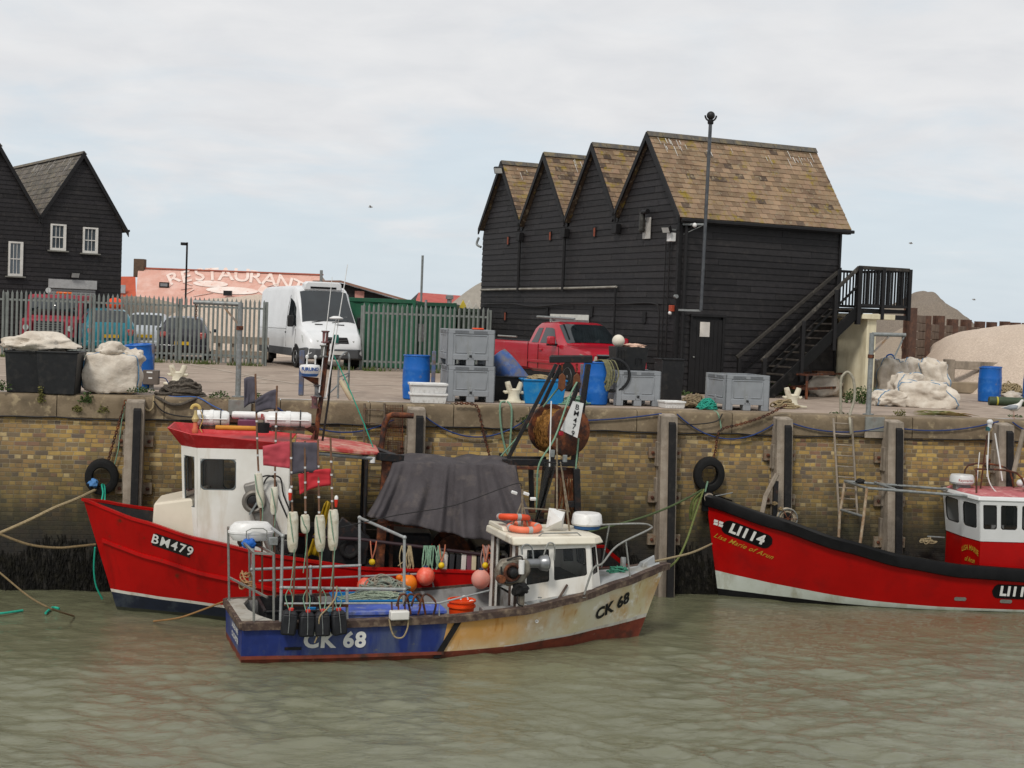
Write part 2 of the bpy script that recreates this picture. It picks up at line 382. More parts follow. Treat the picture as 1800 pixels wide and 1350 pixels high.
# ---- wall
qw=T('quay_wall','tall battered yellow stock brick quay wall with stone coping, dark with weed near the water','wall',(-9.7,27.4,0),9.6)
m=bpy.data.materials.new('stock_brick'); m.use_nodes=True; nt=m.node_tree; pb=nt.nodes['Principled BSDF']; pb.inputs['Roughness'].default_value=.85
def mth(op,a,bb=None,c=None):
    n=nt.nodes.new('ShaderNodeMath'); n.operation=op
    for i,q in enumerate((a,bb,c)):
        if q is None: continue
        if isinstance(q,(int,float)): n.inputs[i].default_value=q
        else: nt.links.new(q,n.inputs[i])
    return n.outputs[0]
def nz(scale,det=5,vec=None,rg=.6):
    n=N(nt,'ShaderNodeTexNoise',inp={'Scale':scale,'Detail':float(det),'Roughness':rg}); LK(nt,vec or tcn.outputs['Object'],n.inputs['Vector']); return n.outputs[0]
def rng(v,a,c,d=0,e=1):
    n=N(nt,'ShaderNodeMapRange',inp={1:a,2:c,3:d,4:e}); LK(nt,v,n.inputs[0]); return n.outputs[0]
def mixc(f,a,bb,bt='MIX'):
    n=N(nt,'ShaderNodeMix',data_type='RGBA',blend_type=bt)
    for i,q in ((0,f),(6,a),(7,bb)):
        if isinstance(q,(int,float)): n.inputs[i].default_value=q
        elif isinstance(q,tuple): n.inputs[i].default_value=(*q,1)
        else: nt.links.new(q,n.inputs[i])
    return n.outputs[2]
tcn=N(nt,'ShaderNodeTexCoord'); sp=N(nt,'ShaderNodeSeparateXYZ'); LK(nt,tcn.outputs['Object'],sp.inputs[0])
wob=mth('MULTIPLY',mth('SUBTRACT',nz(3.0,3),.5),.03)
u=mth('DIVIDE',sp.outputs[0],.235); v=mth('DIVIDE',mth('ADD',sp.outputs[2],wob),.083)
row=mth('FLOOR',v); par=mth('FLOORED_MODULO',row,2)
rw=N(nt,'ShaderNodeTexWhiteNoise',noise_dimensions='1D'); LK(nt,row,rw.inputs['W'])
u2=mth('ADD',mth('MULTIPLY',u,mth('ADD',1,par)),mth('MULTIPLY',rw.outputs[0],5.0))     # headers and stretchers
cu_=mth('FLOOR',u2); cb=N(nt,'ShaderNodeCombineXYZ'); LK(nt,cu_,cb.inputs[0]); LK(nt,row,cb.inputs[1])
wn=N(nt,'ShaderNodeTexWhiteNoise',noise_dimensions='2D'); LK(nt,cb.outputs[0],wn.inputs['Vector'])
rp=N(nt,'ShaderNodeValToRGB'); LK(nt,wn.outputs[0],rp.inputs[0]); e=rp.color_ramp; e.interpolation='CONSTANT'
cols=[(0,'6d5a40'),(.10,'97794a'),(.28,'7d6b44'),(.38,'b09252'),(.52,'886f43'),(.63,'5c5248'),(.69,'a2844a'),(.82,'75664f'),(.9,'c4ad7b'),(.95,'80604c')]
e.elements[0].color=(*h(cols[0][1]),1); e.elements[1].position=cols[1][0]; e.elements[1].color=(*h(cols[1][1]),1)
for p_,c_ in cols[2:]:
    q=e.elements.new(p_); q.color=(*h(c_),1)
c=mixc(rng(nz(9,5),.35,.75,0,.4),rp.outputs[0],h('6b5636'))
fu=mth('FRACT',u2); fv=mth('FRACT',v)
eu=mth('MULTIPLY',mth('MINIMUM',fu,mth('SUBTRACT',1,fu)),mth('DIVIDE',.235,mth('ADD',1,par)))
ev=mth('MULTIPLY',mth('MINIMUM',fv,mth('SUBTRACT',1,fv)),.083)
ed=mth('ADD',mth('MINIMUM',eu,ev),mth('MULTIPLY',mth('SUBTRACT',nz(22,3),.5),.008))
mort=rng(ed,.0045,.0085,1,0)
c=mixc(mort,c,mixc(rng(nz(2,4),.35,.65),h('9c8e73'),h('6c5f49')))
# big stains: greyed soot patches, pale patches
c=mixc(rng(nz(.42,6),.52,.68,0,.5),c,h('5e5142'))
c=mixc(rng(nz(1.7,6),.60,.78,0,.5),c,h('a08f6c'))
c=mixc(rng(nz(1.1,6,),.54,.7,0,.45),c,h('4e4432'))
c=mixc(rng(mth('ADD',sp.outputs[0],mth('MULTIPLY',nz(.8,5),2.5)),.2,2.4,.62,0),c,h('574b3f'))
mps=N(nt,'ShaderNodeMapping'); mps.inputs['Scale'].default_value=(1,1,.16); LK(nt,tcn.outputs['Object'],mps.inputs[0])
stz=mth('ADD',sp.outputs[2],mth('MULTIPLY',mth('SUBTRACT',nz(2.2,6,mps.outputs[0]),.5),1.3))
c=mixc(rng(stz,-1.0,-2.4,0,.88),c,mixc(rng(nz(3,5),.35,.65),h('2f2a1b'),h('3a3a1e')))
c=mixc(rng(stz,-1.9,-2.9,0,1),c,mixc(rng(nz(8,5),.35,.65),h('12110e'),h('241f17')))
LK(nt,c,pb.inputs['Base Color'])
hgt=mth('ADD',mth('MULTIPLY',mort,-1),mth('MULTIPLY',nz(40,5),.6))
bp=N(nt,'ShaderNodeBump',inp={'Strength':.7,'Distance':.012}); LK(nt,hgt,bp.inputs['Height']); LK(nt,bp.outputs[0],pb.inputs['Normal'])
X0,X1=-40,55
b=MB(); b.add([(X0,wally(-.43),-.43),(X1,wally(-.43),-.43),(X1,wally(-5.5),-5.5),(X0,wally(-5.5),-5.5),(X0,1.5,-.43),(X1,1.5,-.43),(X1,1.5,-5.5),(X0,1.5,-5.5)],[(0,1,2,3),(0,4,5,1),(4,7,6,5)])
b.build('brickwork',m,qw)
M_cop=mat('coping_stone','83745f',.88,c2='6e604c',sc=2.2,bump=.35,bsc=14,dirt='5b5040',dt=.58,dsc=1.6,d2='938469',d2t=.62,d2sc=5)
b=MB(); x=-36.0; q=random.Random(3)
while x<50:
    L=q.uniform(1.5,2.3); r=.05+q.random()*.03; f=-.07+q.uniform(-.012,.012); t_=q.uniform(-.006,.004)
    pr=[(f,-.43),(f-.004,-.3),(f,-r-.05)]+[(f+r-r*math.cos(a),-r+t_+r*math.sin(a)) for a in (.4,.8,1.2,1.57)]+[(.58,t_),(.58,-.43)]
    n_=6; vs=[]
    for i in range(n_+1):
        xx=x+.008+(L-.016)*i/n_
        for (yy,z2) in pr: vs.append((xx,yy+(.012*noise.noise(Vector((xx*2,z2*5,0))) if yy<.3 else 0),z2+(.01*noise.noise(Vector((xx*1.7,yy*3,4))) if z2>-.2 else 0)))
    k=len(pr); fs=[(i*k+j,i*k+(j+1)%k,(i+1)*k+(j+1)%k,(i+1)*k+j) for i in range(n_) for j in range(k)]+[tuple(range(k)),tuple(range(n_*k+k-1,n_*k-1,-1))]
    b.add(vs,fs); x+=L
b.build('coping',M_cop,qw)
# backing strip under coping joints
MB().box((X0,-.03,-.429),(X1,.575,-.03)).build('coping_bed',mat('joint_mortar','54493a',.9),qw)
# weed
b=MB(); q=random.Random(11)
for i in range(11000):
    xx=q.uniform(-5,15) if i<10000 else q.uniform(-20,40); zt=-2.62-1.08*q.random()**.75
    if noise.noise(Vector((xx*1.3,0,3)))*.7+zt>-2.72 or zt<-3.8: continue
    L=q.uniform(.08,.26); w=q.uniform(.005,.014); y0=wally(zt)-.005; k=q.uniform(.02,.07); dxx=q.uniform(-.04,.04)
    b.add([(xx-w,y0,zt),(xx+w,y0,zt),(xx+w*.8+dxx,y0-k,zt-L*.6),(xx-w*.8+dxx,y0-k,zt-L*.6),(xx+dxx*1.5,y0-k*.6-.02,zt-L)],[(0,1,2,3),(3,2,4)])
b.build('seaweed',mat('seaweed','100e0a',.75,c2='0a0906',sc=10,spec=.15,dirt='1d1b10',dt=.6,dsc=6),qw,kind='stuff')
# ---- fender posts
pn={}
def post(px,py,label,first=[None],dw=0):
    x=LW(px,py,-.3).x
    if first[0] is None:
        t=T('fender_post',label,'post',W@Vector((x,0,0)),9.6,'timber fender posts along the wall'); first[0]=t
        t_=MB(); lean=-.1
        vs=[]
        for z,yo in ((-.04,0),(-4.2,lean*3.7)):
            for xx,yy in ((-.17,.0),(.17,.0),(.17,-.36),(-.17,-.36)): vs.append((xx,yy+yo-(0 if yy else -.0)+(.0),z-(.05 if yy<-.1 and z>-1 else 0)))
        t_.add(vs,[(0,1,2,3),(7,6,5,4),(0,4,5,1),(1,5,6,2),(2,6,7,3),(3,7,4,0)])
        # notches along the left edge
        for z in (-.62,-1.35,-2.1): t_.bar((-.185,-.2,z),(-.185,-.2,z-.5),.05,.18)
        t_.build('timber',M_timber,t,bev=.012)
        r=MB(); r.add([(-.02,-.37,-.2),(.12,-.37,-.2),(.12,-.45,-.24),(-.02,-.45,-.24),(-.02,-.37+lean*3.9,-4.2),(.12,-.37+lean*3.9,-4.2),(.12,-.45+lean*3.9,-4.2),(-.02,-.45+lean*3.9,-4.2)],[(0,1,2,3),(7,6,5,4),(0,4,5,1),(1,5,6,2),(2,6,7,3),(3,7,4,0)])
        r.build('rubber_strip',M_rubber,t,bev=.008)
        for z in (-.85,-1.75,-2.6):
            for s in (-1,1):
                y0=wally(z)
                MB().box((s*.17-(.17 if s<0 else 0),y0-.10,z-.11),(s*.17+(.17 if s>0 else 0),y0-.02,z+.11)).build('bracket',mat('weathered_bracket','857a6a',.8,c2='6b5f4f',sc=9,dirt='6e4a30',dt=.6,dsc=8),t,bev=.006)
                MB().lathe([(.035,0),(.035,-.03),(.02,-.04)],(s*.26,y0-.10,z),8,'y').build('bolt',M_rust,t)
        return t
    return dup(first[0],W@Vector((x,0,0)),9.6,label)
post(238,705,'timber fender post with black rubber face beside the tyre nearest the left edge')
post(466,712,'timber fender post half hidden behind the red and white wheelhouse')
post(733,718,'timber fender post beside the bent rusty pipe, above the dark tarpaulin')
post(1176,728,'timber fender post left of the tyre that hangs above the black and red bow')
post(1379,733,'timber fender post behind the rope winder on the red and black boat')
post(1574,738,'timber fender post just right of the grey davit bracket plate')
post(1768,740,'timber fender post behind the aerials at the right edge')
# ---- tyres with chains
def chain(b,pts,l=.07,r=.011):
    P=[Vector(p) for p in pts]; D=[0]
    for i in range(1,len(P)): D.append(D[-1]+(P[i]-P[i-1]).length)
    n=int(D[-1]/(l*.72)); 
    for k in range(n):
        s=(k+.5)*D[-1]/n; i=max(j for j in range(len(D)-1) if D[j]<=s); t=(s-D[i])/max(1e-6,D[i+1]-D[i]); c=P[i].lerp(P[i+1],t); d=(P[i+1]-P[i]).normalized()
        u=d.cross(Vector((0,1,.1))).normalized(); w=d.cross(u)
        if k%2: u=w
        b.tube([c+d*(l/2*math.cos(a))+u*(l*.3*math.sin(a)) for a in [j*math.pi/4 for j in range(8)]],r,5,closed=True)
    return b
def tyre(px,py,label,R=.31,squash=1.08):
    c=W@LP(W,px,py,1,-.28); 
    prof=[(R*.55,-.07),(R*.62,-.1),(R*.9,-.105),(R*1.0,-.085),(R*1.03,-.05),(R*1.03,.05),(R,.085),(R*.9,.105),(R*.62,.1),(R*.55,.07),(R*.58,.05),(R*.86,.06),(R*.88,0),(R*.86,-.06),(R*.58,-.05)]
    n=36;vs=[]
    for r,z in prof:
        for k in range(n):
            a=6.2832*k/n; rr=r*(1+.012*(k%2)*(r>R)); vs.append((rr*math.cos(a)*.97,z,rr*math.sin(a)*squash))
    m_=len(prof); fs=[(i*n+k,i*n+(k+1)%n,((i+1)%m_)*n+(k+1)%n,((i+1)%m_)*n+k) for i in range(m_) for k in range(n)]
    return MB(Matrix.Translation(c)@Matrix.Rotation(R_(9.6),4,'Z')@Matrix.Rotation(R_(6),4,'X')).add(vs,fs).build('hanging_tyre',M_tyre,tag=(label,'tyre'),group='old tyres hung on the quay wall')
tyre(179,838,'old black tyre hung on a chain beside the leftmost fender post')
tyre(1246,834,'old black tyre hung on a chain above the black topped bow',R=.32,squash=1.1)
def wp(px,py,off=-.16): return W@LP(W,px,py,1,off)
for nm,pts,lab in (('chain',[(221,704),(212,735),(200,775),(190,812)],'rusty chain from the coping down to the left hand tyre'),
    ('chain',[(1382,712),(1340,733),(1300,746),(1265,757),(1258,790),(1252,812)],'rusty chain from the twin bollard down to the tyre by the black bow'),
    ('chain',[(800,709),(836,712),(844,735),(851,765),(862,808)],'rusty chain hanging from the stacked grey boxes down the bricks')):
    b=MB(); chain(b,smooth_pts([wp(x,y) for x,y in pts],4)); b.build(nm,M_rust,tag=(lab,'chain'),group='rusty chains on the quay wall')
twist_rope([wp(221,706),wp(214,740),wp(208,790),wp(201,818)],.012,M_ropegreen,'rope','thin pale rope beside the chain of the left hand tyre','rope')
# cable under the coping and swags of blue rope
P=[Vector((x,-.09+.0*x,-.445+.015*math.sin(x*2.3)+.01*math.sin(x*7))) for x in np.linspace(-4,24,90)]
MB(W).tube(P,.014,5).build('wall_cable',M_cable,tag=('black cable running along the wall just under the stone coping','cable'))
for (a,c,sg,lab) in (((487,716),(692,738),.36,'blue rope sagging behind the wheelhouse between wall posts'),((742,728),(925,738),.40,'blue rope sagging above the dark tarpaulin'),((925,738),(1163,727),.07,'blue rope running behind the rusty net drum'),((1190,728),(1364,743),.42,'blue rope sagging over the tyre near the black bow'),((1392,744),(1562,748),.16,'blue rope crossing the right hand ladder'),((1590,754),(1755,741),.10,'blue rope slung right of the grey davit plate'),((1780,742),(1810,758),.03,'short blue rope at the right edge of the wall')):
    MB().tube(sagline(wp(*a,-.12),wp(*c,-.12),sg),.016,6).build('blue_rope',M_ropeblue,tag=(lab,'rope'),group='blue ropes slung along the quay wall')
MB().tube(smooth_pts([wp(270,705),wp(290,725),wp(335,733),wp(368,726),wp(402,728)]),.014,6).build('wall_cable',M_cable,tag=('loose black cable drooping left of the davit plate','cable'))
MB().tube(smooth_pts([wp(1170,743),wp(1215,746),wp(1258,741),wp(1270,727)]),.013,6).build('wall_cable',M_cable,tag=('loose black cable looping under the green net heap','cable'))
# ladders
def ladder(x0,x1,yt,yb,n,label,lean=0):
    t=T('wall_ladder',label,'ladder',wp((x0+x1)/2,yt),9.6,'ladders fixed to the quay wall')
    Mw=M_timber if x0>1000 else mat('old_iron','6f6558',.75,.2,c2='574b3d',sc=9,dirt='6a4a33',dt=.6,dsc=8)
    for k in (0,1):
        xx=(x0,x1)[k]; MB().tube([wp(xx,yt,-.15),wp(xx+lean,yb,-.33)],.024,6).build('rail',Mw,t,world=True)
    for i in range(n):
        f=(i+.5)/n; y=yt+(yb-yt)*f; MB().tube([wp(x0+lean*f,y-1,-.16-.15*f),wp(x1+lean*f,y+1,-.16-.15*f)],.014,6).build('rung',Mw,t,world=True)
ladder(1465,1497,735,905,9,'grey ladder on the wall under the bent handrail hoop',10)
ladder(641,676,709,990,12,'rusty ladder on the wall behind the flag poles, left of the bent pipe',-4)
# steel mesh panel and the bent rusty pipe
t=T('mesh_panel','rusty wire mesh panel fixed to the bricks behind the bent pipe','panel',wp(690,715),9.6)
b=MB()
for i in range(11): b.tube([wp(678+i*2.9,712),wp(677+i*2.9,845)],.004,4)
for j in range(34): b.tube([wp(678,713+j*4),wp(707,714+j*4)],.004,4)
b.build('wire_mesh',M_rust,t,world=True)
b=MB(); b.tube([wp(677,711),wp(708,712),wp(707,846),wp(676,845)],.012,5,closed=True); b.build('frame',M_rust,t,world=True)
# metal plates of the davits
def plate(px,py,w,hh,lab):
    a=LP(W,px,py,1,-.1); MB(W).box((a.x-w/2,-.13,a.z-hh),(a.x+w/2,-.075,a.z)).build('bracket_plate',mat('zinc_plate','8a8b86',.55,.3,c2='777872',sc=8,dirt='6e4a35',dt=.6,dsc=4),tag=(lab,'plate'),group='zinc plates under the davits',bev=.006)
    MB(W).box((a.x-w/2,-.12,a.z-hh-.14),(a.x+w/2,-.08,a.z-hh-.004)).build('bracket_plate',M_rust if px<900 else M_timber,tag=(lab.replace('upper','lower').replace('zinc','stained'),'plate'),bev=.006)
plate(422,703,.44,.3,'upper zinc plate on the coping below the left davit')
plate(1538,733,.42,.3,'upper zinc plate on the coping below the right davit')
# weeds growing in the joints
for i,(px,py,sz,n,lab,mm) in enumerate(((4,684,(.14,.1,.2),130,'small green weed tuft at the left edge of the coping',M_leaf),(72,706,(.06,.05,.32),130,'tall thin green weed in a coping joint under the dark bin',M_leaf2),(152,706,(.13,.08,.2),170,'dark green weed tuft under the white bulk sack',M_leaf),(136,722,(.11,.06,.12),90,'small brown weed below the bulk sack',M_leaf2),(182,724,(.1,.06,.14),90,'brown weed tuft left of the leftmost post',M_leaf2),(248,688,(.25,.15,.12),150,'low weeds at the foot of the blue barrel and switch box',M_leaf),(386,698,(.22,.1,.14),120,'weed tuft beside the left davit post',M_leaf),(455,703,(.07,.06,.2),80,'weed tuft behind the grey flag on the coping',M_leaf),(925,742,(.22,.12,.16),160,'bright green weed in the bricks left of the net drum',M_leaf),(1582,731,(.14,.1,.16),110,'yellow green weed beside the palm leaf pile',M_leaf2),(1785,733,(.2,.1,.06),60,'flat weed at the feet of the gull',M_leaf),(1475,727,(.3,.1,.04),60,'flat green moss at the foot of the handrail hoop',M_leaf))):
    c=wp(px,py+ (0),-.02 if py<703 else -.1)
    if py<735 and px>1000: c=G(px,py)
    b=MB(); leaves(b,(c.x,c.y,c.z-.02),sz,n,.045,seed=i); b.build('weed',mm,tag=(lab,'plant'),group='weeds on the quay edge')
# ================================================================ buildings and the back of the quay
def boards(b, fn, spans, z0, z1, hh=.17, seed=0, proud=.028, joint=True):
    q=random.Random(seed); z=z0
    while z<z1-.02:
        zt=min(z+hh,z1); A=spans(z+.001); B=spans(zt-.001)
        if len(A)!=len(B): A=B if len(B)>len(A) else A; B=A
        for (a0,a1),(b0,b1) in zip(A,B):
            cuts=[0.0,1.0]
            L=a1-a0
            if joint and L>2.2:
                k=q.uniform(.15,.85); cuts=[0,k,1]
                if L>6: cuts=[0,q.uniform(.12,.3),q.uniform(.38,.6),q.uniform(.68,.9),1]
            for i in range(len(cuts)-1):
                g=.004/max(L,.1); c0,c1=cuts[i]+(g if i else 0),cuts[i+1]-(g if i<len(cuts)-2 else 0)
                la,ra=a0+(a1-a0)*c0,a0+(a1-a0)*c1; lb,rb=b0+(b1-b0)*c0,b0+(b1-b0)*c1
                j=q.uniform(-.004,.004); w=q.uniform(-.008,.008); t=q.uniform(.72,1.35); b.t=(t,t,t*q.uniform(.96,1.05))
                pr=proud+j
                b.add([fn(la,pr,z+w),fn(ra,pr,z-w),fn(rb,.006,zt+.012),fn(lb,.006,zt+.012),fn(la,0,z+w),fn(ra,0,z-w)],[(0,1,2,3),(0,4,5,1),(0,3,4),(1,5,2)])
        z+=hh
    b.t=None
def gable_spans(aps, half, zv, za):
    """aps: apex positions; below zv one full span, above one span per gable"""
    lo=aps[0]-half[0]; hi=aps[-1]+half[-1]
    def f(z):
        if z<=zv: return [(lo,hi)]
        k=(za-z)/(za-zv); return [(a-h_*k,a+h_*k) for a,h_ in zip(aps,half)]
    return f
def slates(b, P, u, v, nu, nv, n, w, e, seed, dark=.04):
    """P lower left corner, u along the eave, v up the slope"""
    q=random.Random(seed); P=Vector(P);u=Vector(u).normalized();v=Vector(v).normalized();n=Vector(n).normalized()
    for j in range(nv):
        off=(j%2)*.5; i=-off
        while i<nu:
            a=max(i,0)*w+.003; c=min(i+1,nu)*w-.003
            if c-a>.02:
                r=q.random(); t=q.uniform(.68,1.2); tt=(t,t*q.uniform(.97,1.02),t*q.uniform(.92,1.02))
                if r<dark: t=q.uniform(.3,.42); tt=(t,t*1.02,t*1.12)
                b.t=tt; s=j*e; l0=.020+q.uniform(-.004,.006); k=q.uniform(-.006,.006)
                p=P+v*(s+k)
                p0=p+u*a+n*l0;p1=p+u*c+n*(l0+q.uniform(-.004,.004));p2=p+u*c+v*(e*1.25)+n*.004;p3=p+u*a+v*(e*1.25)+n*.004
                b.add([p0,p1,p2,p3,p+u*a,p+u*c],[(0,1,2,3),(0,4,5,1),(0,3,4),(1,5,2)])
            i+=1
    b.t=None
def slatemat(nm,base,c2,lich,tm):
    return mat(nm,base,.85,c2=c2,sc=1.3,bump=.15,bsc=40,dirt=lich,dt=tm,dw=.05,dsc=2.6,d2='857863',d2t=.6,d2sc=9,attr=True)
M_slate=slatemat('lichened_tiles','907962','745f4c','83702f',.62)
M_slate2=slatemat('grey_tiles','6a655f','595550','6a6144',.72)
M_ridge=mat('ridge_tile','4c4a47',.8,c2='5d574f',sc=5,dirt='7d7050',dt=.6,dsc=4)
M_drop=mat('bird_droppings','c9c6be',.8)
# ---------------- black hut with four gables
S=frm((4.13,37.1,0),25)
hut=T('weatherboard_shed','long black weatherboarded shed with four steep lichened tile gables and a corner downpipe','shed',(4.13,37.1,0),25)
AP=[1.62,4.70,7.80,10.90]; HF=[1.62,1.50,1.55,1.55]; ZE,ZA=4.62,6.72; XL=5.0
MW=black_wood()
prof=[(0.02,0),(12.4,0),(12.4,ZE)]+[(11,ZA-.03)]+sum([[((AP[i]+AP[i-1])/2+.0,ZE),(AP[i-1],ZA-.03)] for i in (3,2,1)],[])+[(0.02,ZE)]
MB().prism(prof,.03,XL,'yz').build('core_wall',M_black,hut,smooth=False)
b=MB(); boards(b,lambda u,o,z:(-o,u,z),gable_spans(AP,HF,ZE,ZA),.05,ZA,.172,1); b.build('gable_wall',MW,hut,smooth=False)
b=MB(); boards(b,lambda u,o,z:(u,-o,z),lambda z:[(0,.42),(1.42,XL)] if z<1.95 else [(0,XL)],.05,4.55,.165,2); b.build('side_wall',MW,hut,smooth=False)
MB().box((-.05,-.05,0),(.05,.05,ZE)).build('corner_board',M_black,hut)
MB().box((XL-.02,-.055,0),(XL+.05,.05,4.5)).build('corner_board',M_black,hut)
sl=math.hypot(1.62,ZA-ZE)
for i,a in enumerate(AP):
    hw=HF[i]+(.14 if i==0 else .0); drop=(ZA-ZE)*hw/HF[i]
    xe=5.28 if i==0 else XL; x0=-.16
    for s in (-1,1):
        hh_=hw if s<0 else HF[i]; dz=(ZA-ZE)*hh_/HF[i]; LL=math.hypot(hh_,dz)
        b=MB(); P=(x0,a+s*hh_,ZA-dz+.05); up=(0,-s*hh_,dz); nn=Vector((0,s*dz,hh_)).normalized()
        M2=MW
        # solid under-layer then the tiles
        b.t=(.3,.3,.3); b.add([Vector(P)-nn*.06,Vector((xe,P[1],P[2]))-nn*.06,Vector((xe,a,ZA+.05))-nn*.06,Vector((x0,a,ZA+.05))-nn*.06,Vector(P),Vector((xe,P[1],P[2])),Vector((xe,a,ZA+.05)),Vector((x0,a,ZA+.05))],[(0,3,2,1),(4,5,6,7),(0,1,5,4),(1,2,6,5),(3,0,4,7)])
        if s<0 or i==0:
            nv=round(LL/.168); slates(b,P,(1,0,0),up,(xe-x0)/.245,nv,nn,.245,LL/nv,20+i,.10 if i else .035)
        b.build('roof',M_slate,hut,smooth=False)
        # barge board
        MB().add([(x0-.03,a+s*(hh_+.06),ZA-dz-.10),(x0-.03,a+s*(hh_+.06),ZA-dz+.09),(x0-.03,a,ZA+.09),(x0-.03,a,ZA-.12),(x0+.02,a+s*(hh_+.06),ZA-dz-.10),(x0+.02,a+s*(hh_+.06),ZA-dz+.09),(x0+.02,a,ZA+.09),(x0+.02,a,ZA-.12)],
            [(0,1,2,3),(7,6,5,4),(0,4,5,1),(1,5,6,2),(2,6,7,3),(3,7,4,0)]).build('bargeboard',M_black,hut)
    b=MB(); x=x0
    while x<xe-.05:
        b.prism([(a-.13,ZA-.02),(a-.02,ZA+.12),(a+.02,ZA+.12),(a+.13,ZA-.02)],x+.004,min(x+.44,xe),'yz'); x+=.445
    b.build('ridge_tiles',M_ridge,hut,bev=.008)
b=MB(); q=random.Random(4)
for i in range(46):
    a_=q.choice(AP[:1]*5+AP[1:]); x=q.choice((q.uniform(.1,.9),q.uniform(.1,5.0),q.uniform(3.9,5.0))); s0=q.uniform(.12,.5); L=q.uniform(.05,.35); w=q.uniform(.006,.014); dy_,dz_=-1.62/sl,-(ZA-ZE)/sl
    if a_!=AP[0] and x>2.5: x*=.4
    nn=Vector((0,-(ZA-ZE),1.62)).normalized()*.036
    p=Vector((x,a_+dy_*s0,ZA+.05+dz_*s0))+nn; b.add([p-Vector((w,0,0)),p+Vector((w,0,0)),p+Vector((w*.6+.01,dy_*L,dz_*L)),p+Vector((-w*.6+.01,dy_*L,dz_*L))],[(0,1,2,3)])
b.build('bird_droppings',M_drop,hut)
# gutters, downpipes
MB().box((-.1,-.27,4.38),(5.3,-.17,4.47)).build('gutter',M_black,hut,bev=.02)
MB().box((-.02,-.17,4.36),(5.25,-.03,4.4)).build('soffit',M_black,hut)
for y,hb in ((6.25,1),(9.35,1),(3.15,0)):
    MB().box((-.2,y-.13,4.2),(-.04,y+.13,4.46)).build('hopper',M_black,hut,bev=.01)
    if hb: MB().tube([(-.12,y,4.25),(-.12,y,2.62)],.05,8).build('downpipe',M_black,hut)
MB().tube(smooth_pts([(-.12,12.55,4.42),(-.16,12.62,4.2),(-.1,12.4,4.1)],3),.04,6).build('downpipe',M_steel,hut)
MB().tube([(.12,-.12,4.3),(.12,-.12,.1)],.045,8).build('downpipe',M_black,hut)
MB().tube([(-.07,0.35,3.9),(-.07,0.35,.2)],.02,6).build('downpipe',M_cable,hut)
MB().tube([(-.07,.55,3.9),(-.07,.55,.2)],.015,6).build('downpipe',M_cable,hut)
MB().tube([(-.09,12.3,2.68),(-.09,9.35,2.70),(-.09,6.2,2.71),(-.09,3.05,2.74)],.032,8).build('waste_pipe',mat('pale_pipe','99958c',.6,dirt='6b665c',dt=.55),hut)
MB().tube([(-.09,3.1,2.72),(-.09,3.1,.2)],.03,8).build('waste_pipe',M_black,hut)
MB().tube(smooth_pts([(-.08,12.2,2.2),(-.08,10,2.24),(-.08,8.2,2.16),(-.08,6,2.25),(-.08,3,2.27),(-.08,1.1,2.3),(-.08,.75,2.1),(-.08,.72,1.2),(-.08,.7,.2)],6),.022,6).build('cable',M_cable,hut)
MBr=mat('brick_vent','8a4a36',.85,c2='6d3626',sc=20)
for px,py in ((893,423),(967,415),(1045,408),(888,556),(962,548),(1040,548),(1133,558)):
    p=LP(S,px,py,0,-.03); b=MB(); b.box((-.05,p.y-.085,p.z-.15),(-.03,p.y+.085,p.z+.15)); f=b.build('vent',M_black,hut)
    if px not in (1133,962,1040): MB().box((-.056,p.y-.075,p.z-.12),(-.051,p.y+.02,p.z+.12)).build('brick',MBr,f)
# flue on white board, flood lights, switch boxes
p=LP(S,1137,401,0,-.05); MB().box((-.06,p.y-.2,p.z-.28),(-.045,p.y+.2,p.z+.28)).build('flue_board',mat('foil_board','b3b1ac',.5,c2='9d9a93',sc=9,bump=.3),hut)
fl=MB().lathe([(.07,-.22),(.09,-.15),(.075,-.1),(.09,-.04),(.075,.02),(.09,.08),(.075,.14),(.07,.3)],(-.17,p.y+.05,p.z+.1),12).build('flue',mat('flue_metal','55544f',.45,.6,c2='2d2b29',sc=8),hut)
MB().tube([(-.17,p.y+.05,p.z+.36),(-.17,p.y-.0,p.z+.42),(-.17,p.y-.22,p.z+.42)],.07,10).build('cowl',M_black,fl)
def flood(c,d,par,big=1):
    c=Vector(c); g=MB(Matrix.Translation(c)@Matrix.Rotation(R_(d),4,'Z')@Matrix.Rotation(R_(28),4,'X')); g.box((-.13*big,-.05,-.09*big),(.13*big,.05,.09*big)); o=g.build('floodlight',M_black,par,bev=.01)
    g=MB(Matrix.Translation(c)@Matrix.Rotation(R_(d),4,'Z')@Matrix.Rotation(R_(28),4,'X')); g.box((-.11*big,-.056,-.07*big),(.11*big,-.051,.07*big)); g.build('lamp_glass',mat('lamp_glass','b9bbb8',.15),o); return o
p=LP(S,1172,403,0,-.3); flood(p,-70,hut); MB().box((p.x+.02,p.y-.02,p.z-.02),(-.02,p.y+.02,p.z+.02)).build('lamp_arm',M_steel,hut)
p=LP(S,1181,417,0,-.1); MB().box((-.2,p.y-.09,p.z-.11),(-.03,p.y+.09,p.z+.11)).build('junction_box',M_whiteplastic,hut,bev=.01)
p=LP(S,877,299,0,-.35); flood(p,-50,hut,1.2); MB().tube([p,(-.05,11.0,p.z)],.02,6).build('lamp_arm',M_steel,hut)
p=LP(S,1180,542,0,-.1); MB().box((-.14,p.y-.07,p.z-.08),(-.03,p.y+.07,p.z+.08)).build('alarm_box',mat('alarm_red','a8482f',.5),hut,bev=.01); MB().sph((-.12,p.y+.02,p.z-.12),.05).build('alarm_lamp',M_whiteplastic,hut)
p=LP(S,1212,398,1,-.08); MB().box((p.x-.04,-.3,p.z-.04),(p.x+.04,-.03,p.z+.04)).build('camera_arm',M_black,hut); MB().sph((p.x,-.33,p.z+.02),.06).build('small_camera',M_whiteplastic,hut)
